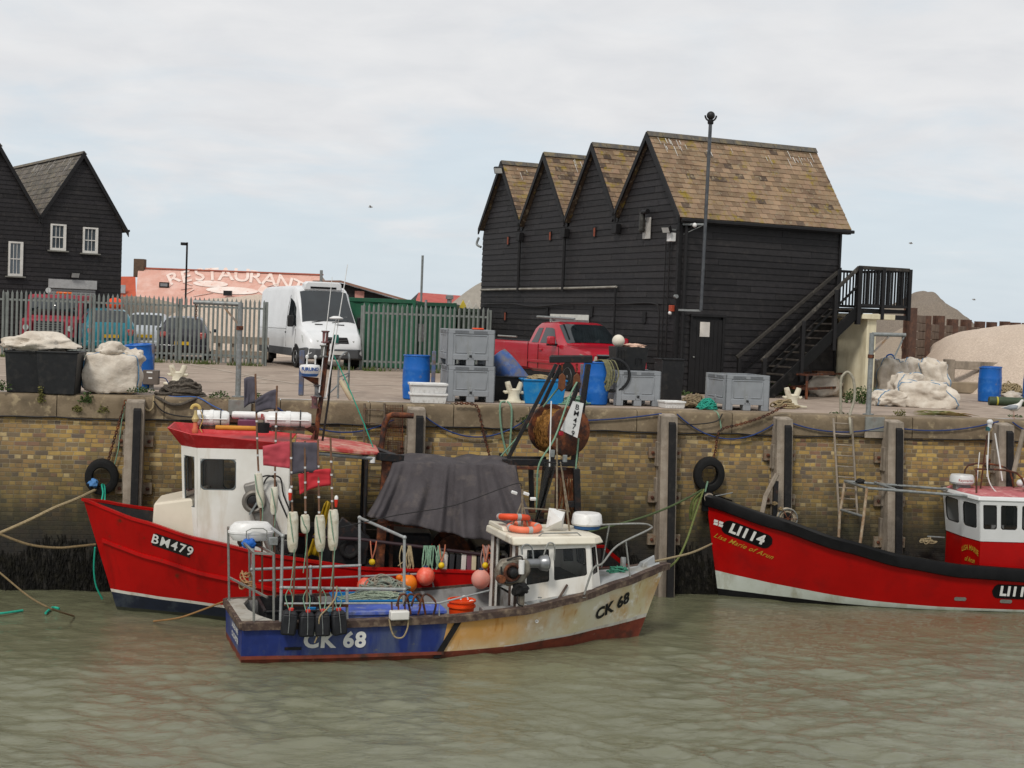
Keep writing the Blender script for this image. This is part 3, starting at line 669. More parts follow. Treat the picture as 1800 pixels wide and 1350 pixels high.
p=LP(S,1188,521,1,-.1); MB().lathe([(.05,-.05),(.05,.04),(.02,.06)],(p.x,-.1,p.z),10,'y').build('bulkhead_lamp',M_steel,hut)
# sign
p=LP(S,1000,566,0,-.06); sg=MB().box((-.075,p.y-1.22,p.z-.32),(-.05,p.y+1.22,p.z+.22)).build('sign_board',mat('sign_white','cfcfc8',.5),hut,bev=.004)
text_part('canterbury',.22,lambda u,v:(-.079,p.y+.62-u*.8,p.z+.08+v*.9),mat('sign_ink','2a3a4a',.6),sg,bold=.004)
MB().add([(-.079,p.y+1.12,p.z+.14),(-.079,p.y+1.02,p.z+.14),(-.079,p.y+1.02,p.z+.07),(-.079,p.y+1.06,p.z+.07),(-.079,p.y+1.06,p.z-.03),(-.079,p.y+1.12,p.z-.03)],[(0,1,2,3,4,5)]).build('sign_mark',mat('sign_black','1d1d1f',.6),sg)
# door with notice
dr=MB().box((.46,-.035,0.03),(1.38,.0,1.93)); 
for i in range(7): dr.box((.47+i*.13,-.045,.05),(.59+i*.13,-.034,1.9))
dr=dr.build('door',M_black,hut)
p=LP(S,1239,579,1,-.06); MB().box((p.x-.145,-.062,p.z-.19),(p.x+.145,-.05,p.z+.19)).build('notice',mat('paper_notice','d9d4cc',.7,c2='ccc5bb'),dr)
MB().box((.40,-.06,0),(.46,-.0,2.0)).build('door_frame',M_black,hut); MB().box((1.38,-.06,0),(1.44,-.0,2.0)).build('door_frame',M_black,hut); MB().box((.38,-.09,2.0),(1.46,-.0,2.06)).build('door_frame',M_black,hut)
MB().sph((.53,-.07,.95),.025).build('door_handle',M_steel,dr)
# camera mast bracketed off the side wall
p0=LP(S,1232,546,1,-.55); p1=LP(S,1249,215,1,-.55)
t=T('camera_mast','tall thin steel mast with a ball camera on top beside the shed','mast',S@p0,25)
MB().tube([S@p0,S@p1],.045,8).build('pole',mat('mast_steel','5c5e60',.4,.5,c2='44464a',sc=6),t,world=True)
for f in (0.0,.46): 
    a=p0.lerp(p1,f); MB().bar(S@a,S@Vector((a.x-.35,-.02,a.z)),.05).build('wall_bracket',M_steel,t,world=True); 
a=p0.lerp(p1,.46); MB().tube([S@a,S@Vector((a.x-.3,-.02,a.z-.25))],.012,5).build('wall_bracket',M_steel,t,world=True)
c=S@(p1+Vector((0,0,.17))); hd=MB().lathe([(.06,-.22),(.075,-.2),(.075,-.12),(.05,-.09)],c,12).build('mount',M_black,t,world=True)
g=MB(); g.torus(c,.14,.022,18,6,'y',math.pi,2*math.pi); g.build('yoke',M_black,t,world=True)
MB().sph(c,.105,18,12).build('camera_ball',M_blacksteel,t,world=True)
# ---------------- outside stair
st=T('outside_stair','black timber outside stair and slatted landing at the right end of the shed','stair',(4.13,37.1,0),25)
def SP(px,py,y): return LP(S,px,py,1,y)
yn,yf=-1.28,-.25
a0=Vector((1.95,yn,-.02)); a1=Vector((4.78,yn,2.42))
for yy in (yn,yf): MB().bar((2.0,yy,.0),(4.80,yy,2.36),.06,.28).build('stringer',MW,st,bev=.01)
b_=[]
for i in range(12):
    f=(i+.7)/12.2; x=2.0+2.8*f; z=.0+2.36*f+.06
    MB().box((x-.15,yn+.04,z-.02),(x+.13,yf-.04,z+.02)).build('tread',mat('tread_wood','4b453f',.8,c2='39342f',sc=6,bump=.2),st,bev=.006)
def rail(y,p,q,ex=0): MB().bar(p,q,.07,.09).build('handrail',mat('rail_wood','3d3934',.7,c2='2c2a27',sc=8,bump=.2,dirt='7b756b',dt=.7,dsc=5),st,bev=.01)
rail(yn,(1.78,yn,.93),(4.70,yn,3.44)); rail(yf,(1.72,yf,.98),(4.82,yf,3.34))
rail(yn,(4.70,yn,3.44),(6.35,yn,3.44)); MB().bar((2.1,yn,.68),(4.68,yn,2.95),.04,.05).build('mid_rail',MW,st)
MB().bar((1.95,yf,.6),(4.8,yf,2.9),.04,.05).build('mid_rail',MW,st)
for yy,xs_ in ((yn,(1.86,3.0,3.98)),(yf,(1.80,))):
    for x in xs_: 
        zt=.93+(x-1.78)*.86; zb=max(0,(x-2.0)*.843-.42 if x>2.2 else 0); MB().box((x-.05,yy-.06,zb),(x+.05,yy+.04,zt)).build('post',M_black,st,bev=.008)
MB().box((4.66,yn-.07,1.95),(4.78,yn+.05,3.46)).build('post',M_black,st,bev=.008); MB().box((4.78,yf-.05,2.3),(4.88,yf+.05,3.4)).build('post',M_black,st,bev=.008)
MB().box((4.74,yn+.02,2.28),(6.35,.9,2.38)).build('landing',MW,st,bev=.006)
for (p_,q_) in (((4.78,yn),(6.35,yn)),((6.35,yn),(6.35,.9)),((5.02,.9),(6.35,.9)),((4.9,yf),(5.02,.0))):
    p_=Vector((*p_,0)); q_=Vector((*q_,0)); L=(q_-p_).length; n_=max(2,int(L/.105)); b=MB()
    for i in range(1,n_):
        c=p_.lerp(q_,i/n_); b.cbox((c.x,c.y,2.93),(.035,.035,.98))
    b.bar(p_+Vector((0,0,2.46)),q_+Vector((0,0,2.46)),.05,.07); b.bar(p_+Vector((0,0,3.42)),q_+Vector((0,0,3.42)),.06,.07)
    b.build('slatted_railing',M_black,st)
for x,y in ((6.38,yn),(6.38,.9),(5.5,yn)): MB().box((x-.05,y-.05,2.1),(x+.05,y+.05,3.46)).build('post',M_black,st,bev=.008)
# cream pillar
t=T('support_pillar','cream painted concrete pillar and beam carrying the stair landing','pillar',S@Vector((5.1,-.5,0)),25)
M_cream=mat('cream_render','dcd4b8',.75,c2='cfc6a8',sc=3,bump=.08,dirt='a89c7d',dt=.62,dsc=2,streak=4)
MB(S).box((5.12,-1.2,0.0),(5.42,.1,2.12)).build('pillar_wall',M_cream,t,world=True,bev=.01)
MB(S).box((4.86,-1.3,2.1),(5.95,.7,2.24)).build('beam',M_cream,t,world=True,bev=.015)
MB(S).box((5.95,-1.3,2.11),(6.35,-1.15,2.23)).build('beam_end',M_black,t,world=True)
# rusty bench frame and sacks under it
t=T('rusty_frame','rusty open steel frame table under the stair with old sacks below it','frame',G(1460,705),25)
def BG(px,py,d=0): 
    g=Vector(G(px,706)); return Y(px,py,g.y+d)
z_=lambda p,z:Vector((p.x,p.y,z))
pa=G(1417,702); pb_=G(1520,694); pc=pa+Vector((-.35,.8,0)); pd=pb_+Vector((-.35,.8,0))
for p,q_ in ((pa,pb_),(pa,pc),(pc,pd),(pb_,pd)):
    MB().bar(z_(p,.62),z_(q_,.62),.05).build('rail',M_rust,t,world=True); MB().bar(z_(p,.26),z_(q_,.26),.06).build('rail',M_rust,t,world=True)
for p in (pa,pb_,pc,pd): MB().bar(z_(p,0),z_(p,.64),.06).build('leg',M_rust,t,world=True)
MB().cbox(z_(pa.lerp(pb_,.35),.66)+Vector((-.1,.3,0)),(.5,.3,.05),.3).build('scrap_timber',mat('scrap_wood','6b4630',.8,c2='4d3424',sc=8),t,world=True)
b=MB(); c=pa.lerp(pb_,.42)+Vector((-.15,.45,.22)); blob(b,c,(.5,.35,.34),3,.35,26,16,flat=.3); b.build('sack',M_bag,tag=('dirty white sack stuffed under the rusty frame, left one','sack'),group='sacks under the rusty frame',ang=60)
b=MB(); c=pa.lerp(pb_,.8)+Vector((-.15,.5,.2)); blob(b,c,(.42,.3,.3),5,.35,26,16,flat=.3); b.build('sack',M_bag,tag=('dirty white sack under the rusty frame, behind the bent hoop','sack'),group='sacks under the rusty frame',ang=60)
MB().cbox(z_(pa.lerp(pb_,.55),.06)+Vector((-.1,.2,0)),(1.1,.5,.08),R_(8)).build('pallet_board',mat('pallet_wood','7c6a52',.85,c2='5f5140',sc=6,bump=.2),tag=('flat timber pallet lying under the rusty frame','pallet'),bev=.01)
# ---------------- left house
HH=frm((-15.21,56,0),35)
hs=T('weatherboard_house','black weatherboarded house with two gables, white windows and a roller door','house',(-15.21,56,0),35)
AP2=[-4.72,-1.60]; HF2=[1.56,1.60]; ZE2,ZA2=4.75,7.35
MB().prism([(-6.3,0),(0,0),(0,ZE2),(-1.6,ZA2-.05),(-3.16,ZE2),(-4.72,ZA2-.05),(-6.3,ZE2)],.03,9,'xz').build('core_wall',M_black,hs,smooth=False)
def hsp(z):
    f=gable_spans(AP2,HF2,ZE2,ZA2)(z); return f
b=MB(); boards(b,lambda u,o,z:(u,-o,z),hsp,.05,ZA2,.165,8); b.build('front_wall',MW,hs,smooth=False)
for i,a in enumerate(AP2):
    for s in (-1,1):
        e=.16 if (i==1 and s>0) else 0; hh_=HF2[i]+e; dz=(ZA2-ZE2)*hh_/HF2[i]; LL=math.hypot(hh_,dz); yb=9
        nn=Vector((s*dz,0,hh_)).normalized(); P=Vector((a+s*hh_,-.14,ZA2-dz+.05)); up=Vector((-s*hh_,0,dz)); b=MB(); b.t=(.5,.5,.5)
        A_=[P,P+Vector((0,yb,0)),P+up+Vector((0,yb,0)),P+up]; b.add([p-nn*.05 for p in A_]+A_,[(0,3,2,1),(4,5,6,7),(0,1,5,4),(1,2,6,5),(3,0,4,7)])
        if s<0: slates(b,P+Vector((0,0,0)),(0,1,0),up,yb/.32,12,nn,.32,LL/12,50+i,.02)
        b.build('roof',M_slate2,hs,smooth=False)
        x2=a+s*(hh_+.05); MB().add([(x2,-.17,ZA2-dz-.14),(x2,-.17,ZA2-dz+.08),(a,-.17,ZA2+.1),(a,-.17,ZA2-.14),(x2,-.11,ZA2-dz-.14),(x2,-.11,ZA2-dz+.08),(a,-.11,ZA2+.1),(a,-.11,ZA2-.14)],[(0,1,2,3),(7,6,5,4),(0,4,5,1),(1,5,6,2),(2,6,7,3),(3,7,4,0)]).build('bargeboard',M_black,hs)
    MB().prism([(a-.12,ZA2),(a,ZA2+.13),(a+.12,ZA2)],-.16,9,'xz').build('ridge_tiles',M_ridge,hs)
MB().box((.1,-.14,4.55),(.26,9,4.63)).build('gutter',M_black,hs)
b=MB(); q=random.Random(9)
for i in range(16):
    y=q.uniform(.1,6); s0=q.uniform(.1,.4); L=q.uniform(.15,.6); w=.012; d=Vector((-1.6,0,-(2.6))).normalized(); nn=Vector((-2.6,0,1.6)).normalized()*.04
    p=Vector((-1.6,y,ZA2+.05))+d*s0+nn; b.add([p-Vector((0,w,0)),p+Vector((0,w,0)),p+d*L+Vector((0,w*.5,0)),p+d*L-Vector((0,w*.5,0))],[(0,1,2,3)])
b.build('bird_droppings',M_drop,hs)
M_frame=mat('window_frame_white','d5d3cc',.45)
def hwin(px0,py0,px1,py1):
    a=LP(HH,px0,py0,1,-.1); c=LP(HH,px1,py1,1,-.1); x0,x1,z1,z0=a.x,c.x,a.z,c.z
    w=MB(); 
    for (p_,q_) in (((x0,z0),(x1,z0+.09)),((x0,z1-.06),(x1,z1)),((x0,z0+.09),(x0+.06,z1-.06)),((x1-.1,z0+.09),(x1,z1-.06))): w.box((p_[0],-.1,p_[1]),(q_[0],.0,q_[1]))
    w=w.build('window',M_frame,hs,bev=.004)
    g=MB(); zm=(z0+z1)/2
    g.box((x0+.06,-.075,zm-.018),(x1-.1,-.055,zm+.018))
    for k in (1,2): xx=x0+.06+(x1-x0-.16)*k/3; g.box((xx-.009,-.072,z0+.09),(xx+.009,-.056,z1-.06))
    g.build('glazing_bars',M_frame,w)
    MB().box((x0+.05,-.05,z0+.08),(x1-.09,-.04,z1-.05)).build('pane',mat('house_glass','59636a',.08,c2='33393d',sc=1.5,spec=.8),w)
    MB().box((x0-.1,-.15,z0-.05),(x1+.1,-.02,z0)).build('sill',mat('grey_sill','77766f',.7),w,bev=.004)
hwin(90,393,116,441); hwin(147,399,172,446); hwin(16,424,40,486)
a=LP(HH,87,490,1,-.06); c=LP(HH,168,493,1,-.06)
b=MB(); z=.05
while z<a.z-.35: b.box((a.x,-.075,z),(c.x,-.04,z+.08)); z+=.092
b.build('roller_door',mat('roller_shutter','8f8f8e',.55,c2='848484'),hs,bev=.008); MB().box((a.x-.03,-.14,a.z-.33),(c.x+.03,-.02,a.z)).build('shutter_housing',mat('pale_housing','a9a9a8',.6),hs)
p=LP(HH,132,483,1,-.25); flood(p,0,hs,1.3); MB().tube([p+Vector((.1,.05,.02)),(p.x+.16,-.03,p.z+.12)],.015,6).build('lamp_arm',M_steel,hs)
# ---------------- restaurant with painted roof
rf=T('restaurant','low long building with a pink corrugated roof painted with white letters','building',(-15.9,80,0),0)
M_pink=mat('pink_corrugated','cfa192',.7,c2='c79a8a',sc=.8,dirt='d6b2a5',dt=.55,dsc=1.5)
Rr0=Y(243,469,84); Rr1=Y(565,487,84); e0=Y(238,530,80); e1=Y(584,540,80)
Rr=[Rr0,Rr1]; e0.z=e1.z=min(e0.z,e1.z)-.1; Rr0.z=Rr1.z=(Rr0.z+Rr1.z)/2; pass
def rs(u,v,o=0): 
    p=(e0.lerp(e1,u)).lerp(Rr0.lerp(Rr1,u),v); return p+Vector((0,-.44,.9))*o
b=MB(); n_=330
P_=[rs(i/n_,0,.02*(i%2)) for i in range(n_+1)]+[rs(i/n_,1,.02*(i%2)) for i in range(n_+1)]
b.add(P_,[(i,i+1,i+n_+2,i+n_+1) for i in range(n_)]); b.build('roof',M_pink,rf,world=True,smooth=False)
MB().add([e0,e1,Rr1,Rr0,e1+Vector((0,8,0)),e0+Vector((0,8,0)),Vector((e0.x,e0.y,0)),Vector((e1.x,e1.y,0)),e1+Vector((0,8,-e1.z)),e0+Vector((0,8,-e0.z))],[(3,2,4,5),(0,1,7,6),(0,6,9,5,3),(1,2,4,8,7)]).build('wall',mat('shell_render','b9a797',.85,c2='a59485'),rf,world=True,smooth=False)
MB().bar(Rr0+Vector((-.2,0,.04)),Rr1+Vector((.1,0,.04)),.25,.08).build('ridge_cap',mat('ridge_pink','a8604e',.7),rf,world=True)
p=Rr0+Vector((.1,0,0)); MB().box((p.x-.3,p.y-.3,p.z-.5),(p.x+.3,p.y+.3,p.z+.55)).build('chimney',mat('chimney_brick','5d4c3e',.85,c2='4a3d33',sc=9),rf,world=True,bev=.03)
M_pw=mat('roof_white','e0d5cd',.7,c2='d6b9ac',sc=1.2,dirt='cc9a8a',dt=.63,dsc=5,dw=.03)
def rp(px,py):      # photo point -> (u,v) on the roof plane
    nrm=(e1-e0).cross(Rr0-e0).normalized(); d=ray(px,py); p=CAMP+d*((e0-CAMP).dot(nrm)/d.dot(nrm)); v=(p.z-e0.z)/(Rr0.z-e0.z); u=(p.x-e0.x-(Rr0.x-e0.x)*v)/((e1.x-e0.x)+((Rr1.x-Rr0.x)-(e1.x-e0.x))*v); return u,v
for ch,(px,py),an,sz in zip('RESTAURANT',((305,491),(327,488),(351,485),(373,484),(397,484),(425,486),(449,489),(474,493),(500,498),(523,505)),(24,14,8,3,0,-3,-7,-10,-17,-24),(24,24,25,25,26,27,26,26,25,24)):
    a=R_(an); vs,fs=text_geo(ch,sz*1.32,bold=.5,sub=5)
    g=MB(); g.add([rs(*rp(px+u*1.2*math.cos(a)+v*.9*math.sin(a)*-1,py-(u*1.2*math.sin(a)+v*.9*math.cos(a))),.045) for u,v in vs],fs); g.build('letter',M_pw,rf,world=True,smooth=False)
def rshape(pts,o=.045): 
    g=MB(); g.poly([rs(*rp(*p),o) for p in pts]); g.build('painted_fish',M_pw,rf,world=True,smooth=False)
def ell(cx,cy,a,c,n=18): return [(cx+a*math.cos(6.283*i/n),cy+.04*a*math.cos(6.283*i/n)+c*math.sin(6.283*i/n)) for i in range(n)]
rshape(ell(370,500,31,5.5)); rshape(ell(408,512,46,6.5),.05); rshape([(452,512),(462,500),(478,513),(464,520)],.04)
for q0,q1 in (((338,503),(322,498)),((338,507),(318,510)),((341,510),(324,519)),((374,516),(340,522)),((470,505),(490,500)),((470,517),(488,520))):
    g=MB(); g.bar(rs(*rp(*q0),.05),rs(*rp(*q1),.05),.09,.02); g.build('painted_fish',M_pw,rf,world=True)
p=Vector(rs(*rp(289,505),.15)); w=MB().cbox(p,(.55,.1,.3)).build('roof_window',M_black,rf,world=True); MB().cbox(p+Vector((0,-.06,0)),(.4,.02,.17)).build('pane',mat('pale_glass','7d8184',.2),w,world=True)
p=Vector(rs(*rp(401,524),.3)); MB().cbox(p,(.45,.25,.28)).build('roof_vent',M_blackplastic,rf,world=True)
# small house with orange tiles between
t=T('tiled_house','small house with an orange tiled roof between the black house and the pink roof','house',(-24,100,0),0)
p=Y(222,486,100); MB().add([Y(208,486,100),Y(238,486,100),Y(240,540,96),Y(206,540,96)],[(0,1,2,3)]).build('roof',mat('orange_tiles','b4553a',.8,c2='9d4730',sc=2),t,world=True)
a=Y(206,541,96.3);c=Y(240,541,96.3); MB().box((a.x,96.3,0),(c.x,101,a.z)).build('wall',mat('pale_wall','a89a88',.8),t,world=True)
MB().cbox(Y(214,508,97.6),(.5,.15,.55)).build('roof_window',mat('skylight','9fa4a8',.3),t,world=True)
# black sheds behind the van
t=T('black_shed','low black boarded shed with a pitched roof behind the white van','shed',(-8,70,0),0)
a=Y(570,496,70);b0=Y(600,498,70);c=Y(722,534,70);M2=MB(); M2.add([Y(562,500,70),b0,c,Vector((c.x,70,0)),Vector((a.x-.3,70,0))],[(0,1,2,3,4)]); 
M2=MB(); P4=[(a.x-.2,a.z-.1),(b0.x,b0.z),(c.x,c.z),(c.x,0),(a.x-.2,0)]; M2.prism(P4,70,74,'xz').build('wall',M_black,t,world=True,smooth=False)
b=MB(); 
def bsp(z): 
    if z>=c.z: k=(b0.z-z)/max(.01,b0.z-c.z); return [(a.x-.2,b0.x+(c.x-b0.x)*k)]
    return [(a.x-.2,c.x)]
boards(b,lambda u,o,z:(u,70-o,z),bsp,.1,b0.z-.05,.19,31,joint=False); b.build('cladding',MW,t,world=True,smooth=False)
for p_,q_ in ((Vector((a.x-.5,69.8,a.z)),Vector((b0.x,69.8,b0.z+.08))),(Vector((b0.x,69.8,b0.z+.08)),Vector((c.x+.2,69.8,c.z+.06)))): MB().bar(p_,q_,.5,.1).build('roof_edge',mat('roof_edge','8b6b5d',.8),t,world=True)
p=Y(632,518,69.9); MB().cbox(p,(.45,.04,.35)).build('badge',mat('badge_pink','c08a80',.7),t,world=True); 
t=T('red_roof_shed','shed with a red metal roof above the green container','shed',(-5,75,0),0)
P_=[Y(736,514,78),Y(814,520,78),Y(822,545,74),Y(726,540,74)]; MB().add(P_,[(0,1,2,3)]).build('roof',mat('red_metal_roof','a0443c',.7,c2='b05a50',sc=2),t,world=True)
MB().add([P_[0],P_[3],Vector((P_[3].x,74,0)),Vector((P_[0].x-.8,78,0)),P_[0]+Vector((-.8,0,-.8))],[(0,1,2,3,4)]).build('wall',M_black,t,world=True)
MB().box((P_[3].x,74.1,0),(P_[2].x,74.3,min(P_[2].z,P_[3].z))).build('wall',M_black,t,world=True)
p=Y(790,530,73.8); MB().lathe([(.12,-.3),(.12,.1),(.2,.12),(.2,.3),(.1,.34)],p,10).build('roof_vent',M_steel,t,world=True)
t=T('domed_canopy','pale curved canopy roof beside the left end of the long shed','canopy',(-1.5,62,0),0)
b=MB(); a=Y(786,540,62); c=Y(870,488,62)
b.prism([(a.x+(c.x-a.x)*k/10,a.z+(c.z-a.z)*math.sin(k*.135)/math.sin(1.35)) for k in range(11)]+[(c.x,a.z-.3),(a.x,a.z-.3)],62,68,'xz'); b.build('canopy_sheet',mat('canvas_pale','b5b0a6',.8),t,world=True)
for x in (a.x+.1,c.x-.2): MB().box((x,62.1,0),(x+.08,62.2,a.z)).build('leg',M_steel,t,world=True)
# ---------------- containers
def container(x0,x1,y,hh,M_,lab,dep=6.0,rib=.28):
    t=T('shipping_container',lab,'container',((x0+x1)/2,y,0),0)
    b=MB(); n_=int((x1-x0)/rib*2); vs=[]
    for i in range(n_+1):
        x=x0+(x1-x0)*i/n_; o=.04 if (i//2)%2 else 0; 
        vs+= [(x,y+o,.1),(x,y+o,hh-.12)]
    b.add(vs,[(2*i,2*i+2,2*i+3,2*i+1) for i in range(n_)]); b.box((x0,y+.06,.1),(x1,y+dep,hh-.02)); b.build('side_panel',M_,t,world=True,smooth=False)
    MB().box((x0-.03,y-.02,hh-.13),(x1+.03,y+.1,hh)).build('top_rail',M_,t,world=True,bev=.01); MB().box((x0-.03,y-.02,0.02),(x1+.03,y+.1,.14)).build('bottom_rail',M_,t,world=True,bev=.01)
    for x in (x0,x1): MB().box((x-.05,y-.03,.02),(x+.05,y+.12,hh+.01)).build('corner_post',M_,t,world=True,bev=.01)
    return t
M_g1=mat('green_container','1f5a41',.6,c2='1a4d37',sc=1.5,dirt='35513f',dt=.6,dsc=2); M_g2=mat('dark_green_container','2b3a2c',.6,c2='232f25',sc=1.5)
a=Y(610,534,47.2); c=Y(728,536,47.2); d=Y(799,538,47.2)
container(a.x,c.x,47.2,2.26,M_g1,'bright green shipping container behind the palisade fence')
container(c.x+.15,d.x,47.6,2.2,mat('mid_green_container','1d4936',.6,c2='183f2e',sc=1.5),'green shipping container standing end to end with the brighter green one')
e=Y(870,545,48.5); container(d.x+.15,e.x+1.5,48.5,2.05,M_g2,'dull olive container behind the right end of the fence')
for px,mm,lab in ((812,'c9b23c','yellow surfboard standing upright behind the olive container'),(823,'cfc9be','tall white surfboard beside the yellow one'),(835,'bdb8ae','shorter white surfboard nearest the black shed')):
    p=Y(px,532,49.6); hh_=p.z+.12-(0.12 if px==835 else 0)
    b=MB(); pr=[(.0,0.02),(.16,.5),(.22,1.2),(.15,hh_-.3),(.0,hh_)]; b.prism([(p.x+u,w) for u,w in pr]+[(p.x-u,w) for u,w in pr[::-1][1:-1]],50.7,50.76,'xz'); b.build('surfboard',mat('board_'+mm,mm,.4),tag=(lab,'surfboard'),bev=.015,group='surfboards behind the container')
# ---------------- poles
p=G(329,640,0); q=Y(329,426,60); b0=Vector((q.x,60,0))
t=T('lamp_post','slim dark lamp post with a small floodlight in front of the pink roof','lamp post',b0)
MB().tube([b0,Vector((q.x,60,q.z))],.04,8).build('pole',M_blacksteel,t,world=True)
MB().box((q.x-.24,59.85,q.z-.13),(q.x-.03,60.05,q.z-.01)).build('lamp_head',M_blackplastic,t,world=True,bev=.02)
q=Y(743,449,55); MB().tube([(q.x,55,0),(q.x,55,q.z)],.045,8).build('bare_pole',M_steel,tag=('bare thin grey pole rising behind the green containers','pole'))
q=Y(565,475,68); MB().tube([(q.x,68,0),(q.x,68,q.z)],.07,8).build('bare_pole',M_steel,tag=('short grey pole at the right end of the pink roof','pole'))
q=Y(749,527,45.1); b0=Vector((q.x,45.1,0)); t=T('sign_post','grey post with a small plate fixed to it at the palisade fence','post',b0)
MB().tube([b0,Vector((q.x,45.1,q.z))],.04,8).build('post',M_steel,t,world=True); MB().box((q.x-.2,45.0,.95),(q.x-.03,45.03,1.5)).build('plate',M_steel,t,world=True)
# ---------------- palisade fences
def fence(x0,x1,y,label,first=[None],top=lambda x:2.05):
    t=T('palisade_fence',label,'fence',((x0+x1)/2,y,0),0,'palisade fences behind the quay')
    n_=max(1,round((x1-x0)/2.75)); 
    for k in range(n_):
        a=x0+(x1-x0)*k/n_; c=x0+(x1-x0)*(k+1)/n_; b=MB(); m_=round((c-a)/.145)
        for i in range(m_):
            x=a+(c-a)*(i+.5)/m_+rnd.uniform(-.008,.008); hh_=2.08+rnd.uniform(-.015,.015); w=.034
            b.add([(x-w,y,.05),(x,y-.02,.05),(x+w,y,.05),(x-w,y,hh_-.1),(x,y-.02,hh_-.1),(x+w,y,hh_-.1),(x,y-.005,hh_)],[(0,1,4,3),(1,2,5,4),(3,4,6),(4,5,6)])
        b.build('pale_panel',M_fence,t,world=True,smooth=False,solid=.004)
        for z in (.28,1.78): MB().box((a+.03,y+.02,z-.03),(c-.03,y+.06,z+.03)).build('rail',M_fence,t,world=True)
    for k in range(n_+1):
        a=x0+(x1-x0)*k/n_; MB().box((a-.04,y+.06,0),(a+.04,y+.14,2.0)).build('post',M_fence,t,world=True)
M_fence=mat('galvanised_pales','7f8480',.6,.2,c2='6d726f',sc=5)
fence(-18.6,-7.75,45.3,'grey palisade fence left of the white van')
fence(-4.72,-.75,44.9,'grey palisade fence between the white van and the long black shed')
b=MB()
for i in range(1500):
    x=rnd.uniform(-18,-7.8) if i<1000 else rnd.uniform(-5.5,-.8); p=Vector((x,rnd.uniform(44.6,45.2) if x<-7 else rnd.uniform(44.3,44.8),0))
    if noise.noise(p*1.3)<.02: continue
    a=rnd.random()*6.28; L=rnd.uniform(.05,.2); d=Vector((math.cos(a)*.05,math.sin(a)*.05,L)); s=Vector((.018,0,0)); b.add([p-s,p+s,p+d],[(0,1,2)])
b.build('grass',mat('grass_tuft','4f5a2b',.8,c2='3c4520',sc=3),kind='stuff',tag=('grass tufts along the foot of the palisade fence','grass'))
# low guard rail behind fence
b=MB(); a=Y(372,604,46.6); c=Y(470,608,46.6); t=T('guard_rail','low weathered timber guard rail behind the fence, beside the dark car','guard rail',((a.x+c.x)/2,46.8,0),0)
MB().box((a.x,46.8,.62),(c.x,46.9,.86)).build('rail',M_timber,t,world=True,bev=.01); MB().box((a.x,46.8,.15),(c.x,46.9,.4)).build('rail',M_timber,t,world=True,bev=.01)
for i in range(4): x=a.x+.1+(c.x-a.x-.3)*i/3; MB().box((x,46.9,0),(x+.12,47.0,.84)).build('post',M_timber,t,world=True)
# ---------------- gravel heaps
def heap(name,c,rx,ry,hz,M_,lab,seed=0,sharp=1.2,nn=80):
    def f(u,v):
        x=(u*2-1)*rx; y=(v*2-1)*ry; d=math.hypot(u*2-1,v*2-1); z=hz*max(0,1-d**sharp)
        z*=1+.12*noise.noise(Vector((x*.6/rx*4+seed,y*.5,seed))); z+=.02*hz*noise.noise(Vector((x*3,y*3,seed)))*(d<.95)
        return (c[0]+x,c[1]+y,z-.02)
    MB().grid(f,nn,nn).build(name,M_,tag=(lab,'gravel heap'),group='gravel and shingle heaps',ang=180)
def gravelmat(nm,c,c2,dd): return mat(nm,c,.95,c2=c2,sc=16,bump=.9,bsc=26,dirt=dd,dt=.58,dsc=.5,d2=c2,d2t=.55,d2sc=26)
M_gr=gravelmat('pink_shingle','d2c2b1','b3a292','c2b1a0'); M_gr2=gravelmat('grey_gravel','8d8173','6c6359','7b7065'); M_gr3=gravelmat('dun_gravel','a89a88','877a6c','968877')
heap('gravel_heap',(-16.2,62,0),5.8,7,2.05,M_gr3,'grey brown gravel heap behind the teal car',2,1.9)
heap('gravel_heap',(-11.2,60,0),4.2,6,2.3,M_gr,'pink shingle heap behind the fence under the painted roof',4,2.4)
heap('gravel_heap',(19.4,70,0),4.3,8,3.8,M_gr2,'grey gravel heap behind the stair landing',6,1.5)
heap('gravel_heap',(15.5,56,0),2.9,4,2.1,M_gr3,'dun gravel heap seen between the cream pillar and the bulk sacks',8,1.35)
p=G(1800,660); heap('gravel_heap',(18.3,48.5,0),5.5,6.5,2.22,M_gr,'big pale pink shingle heap at the right, in front of the sleeper wall',9,3.2,110)
heap('gravel_heap',(16.8,42.0,0),2.2,1.4,.6,M_gr3,'small low shingle spill behind the blue barrels',12,1.5,40)
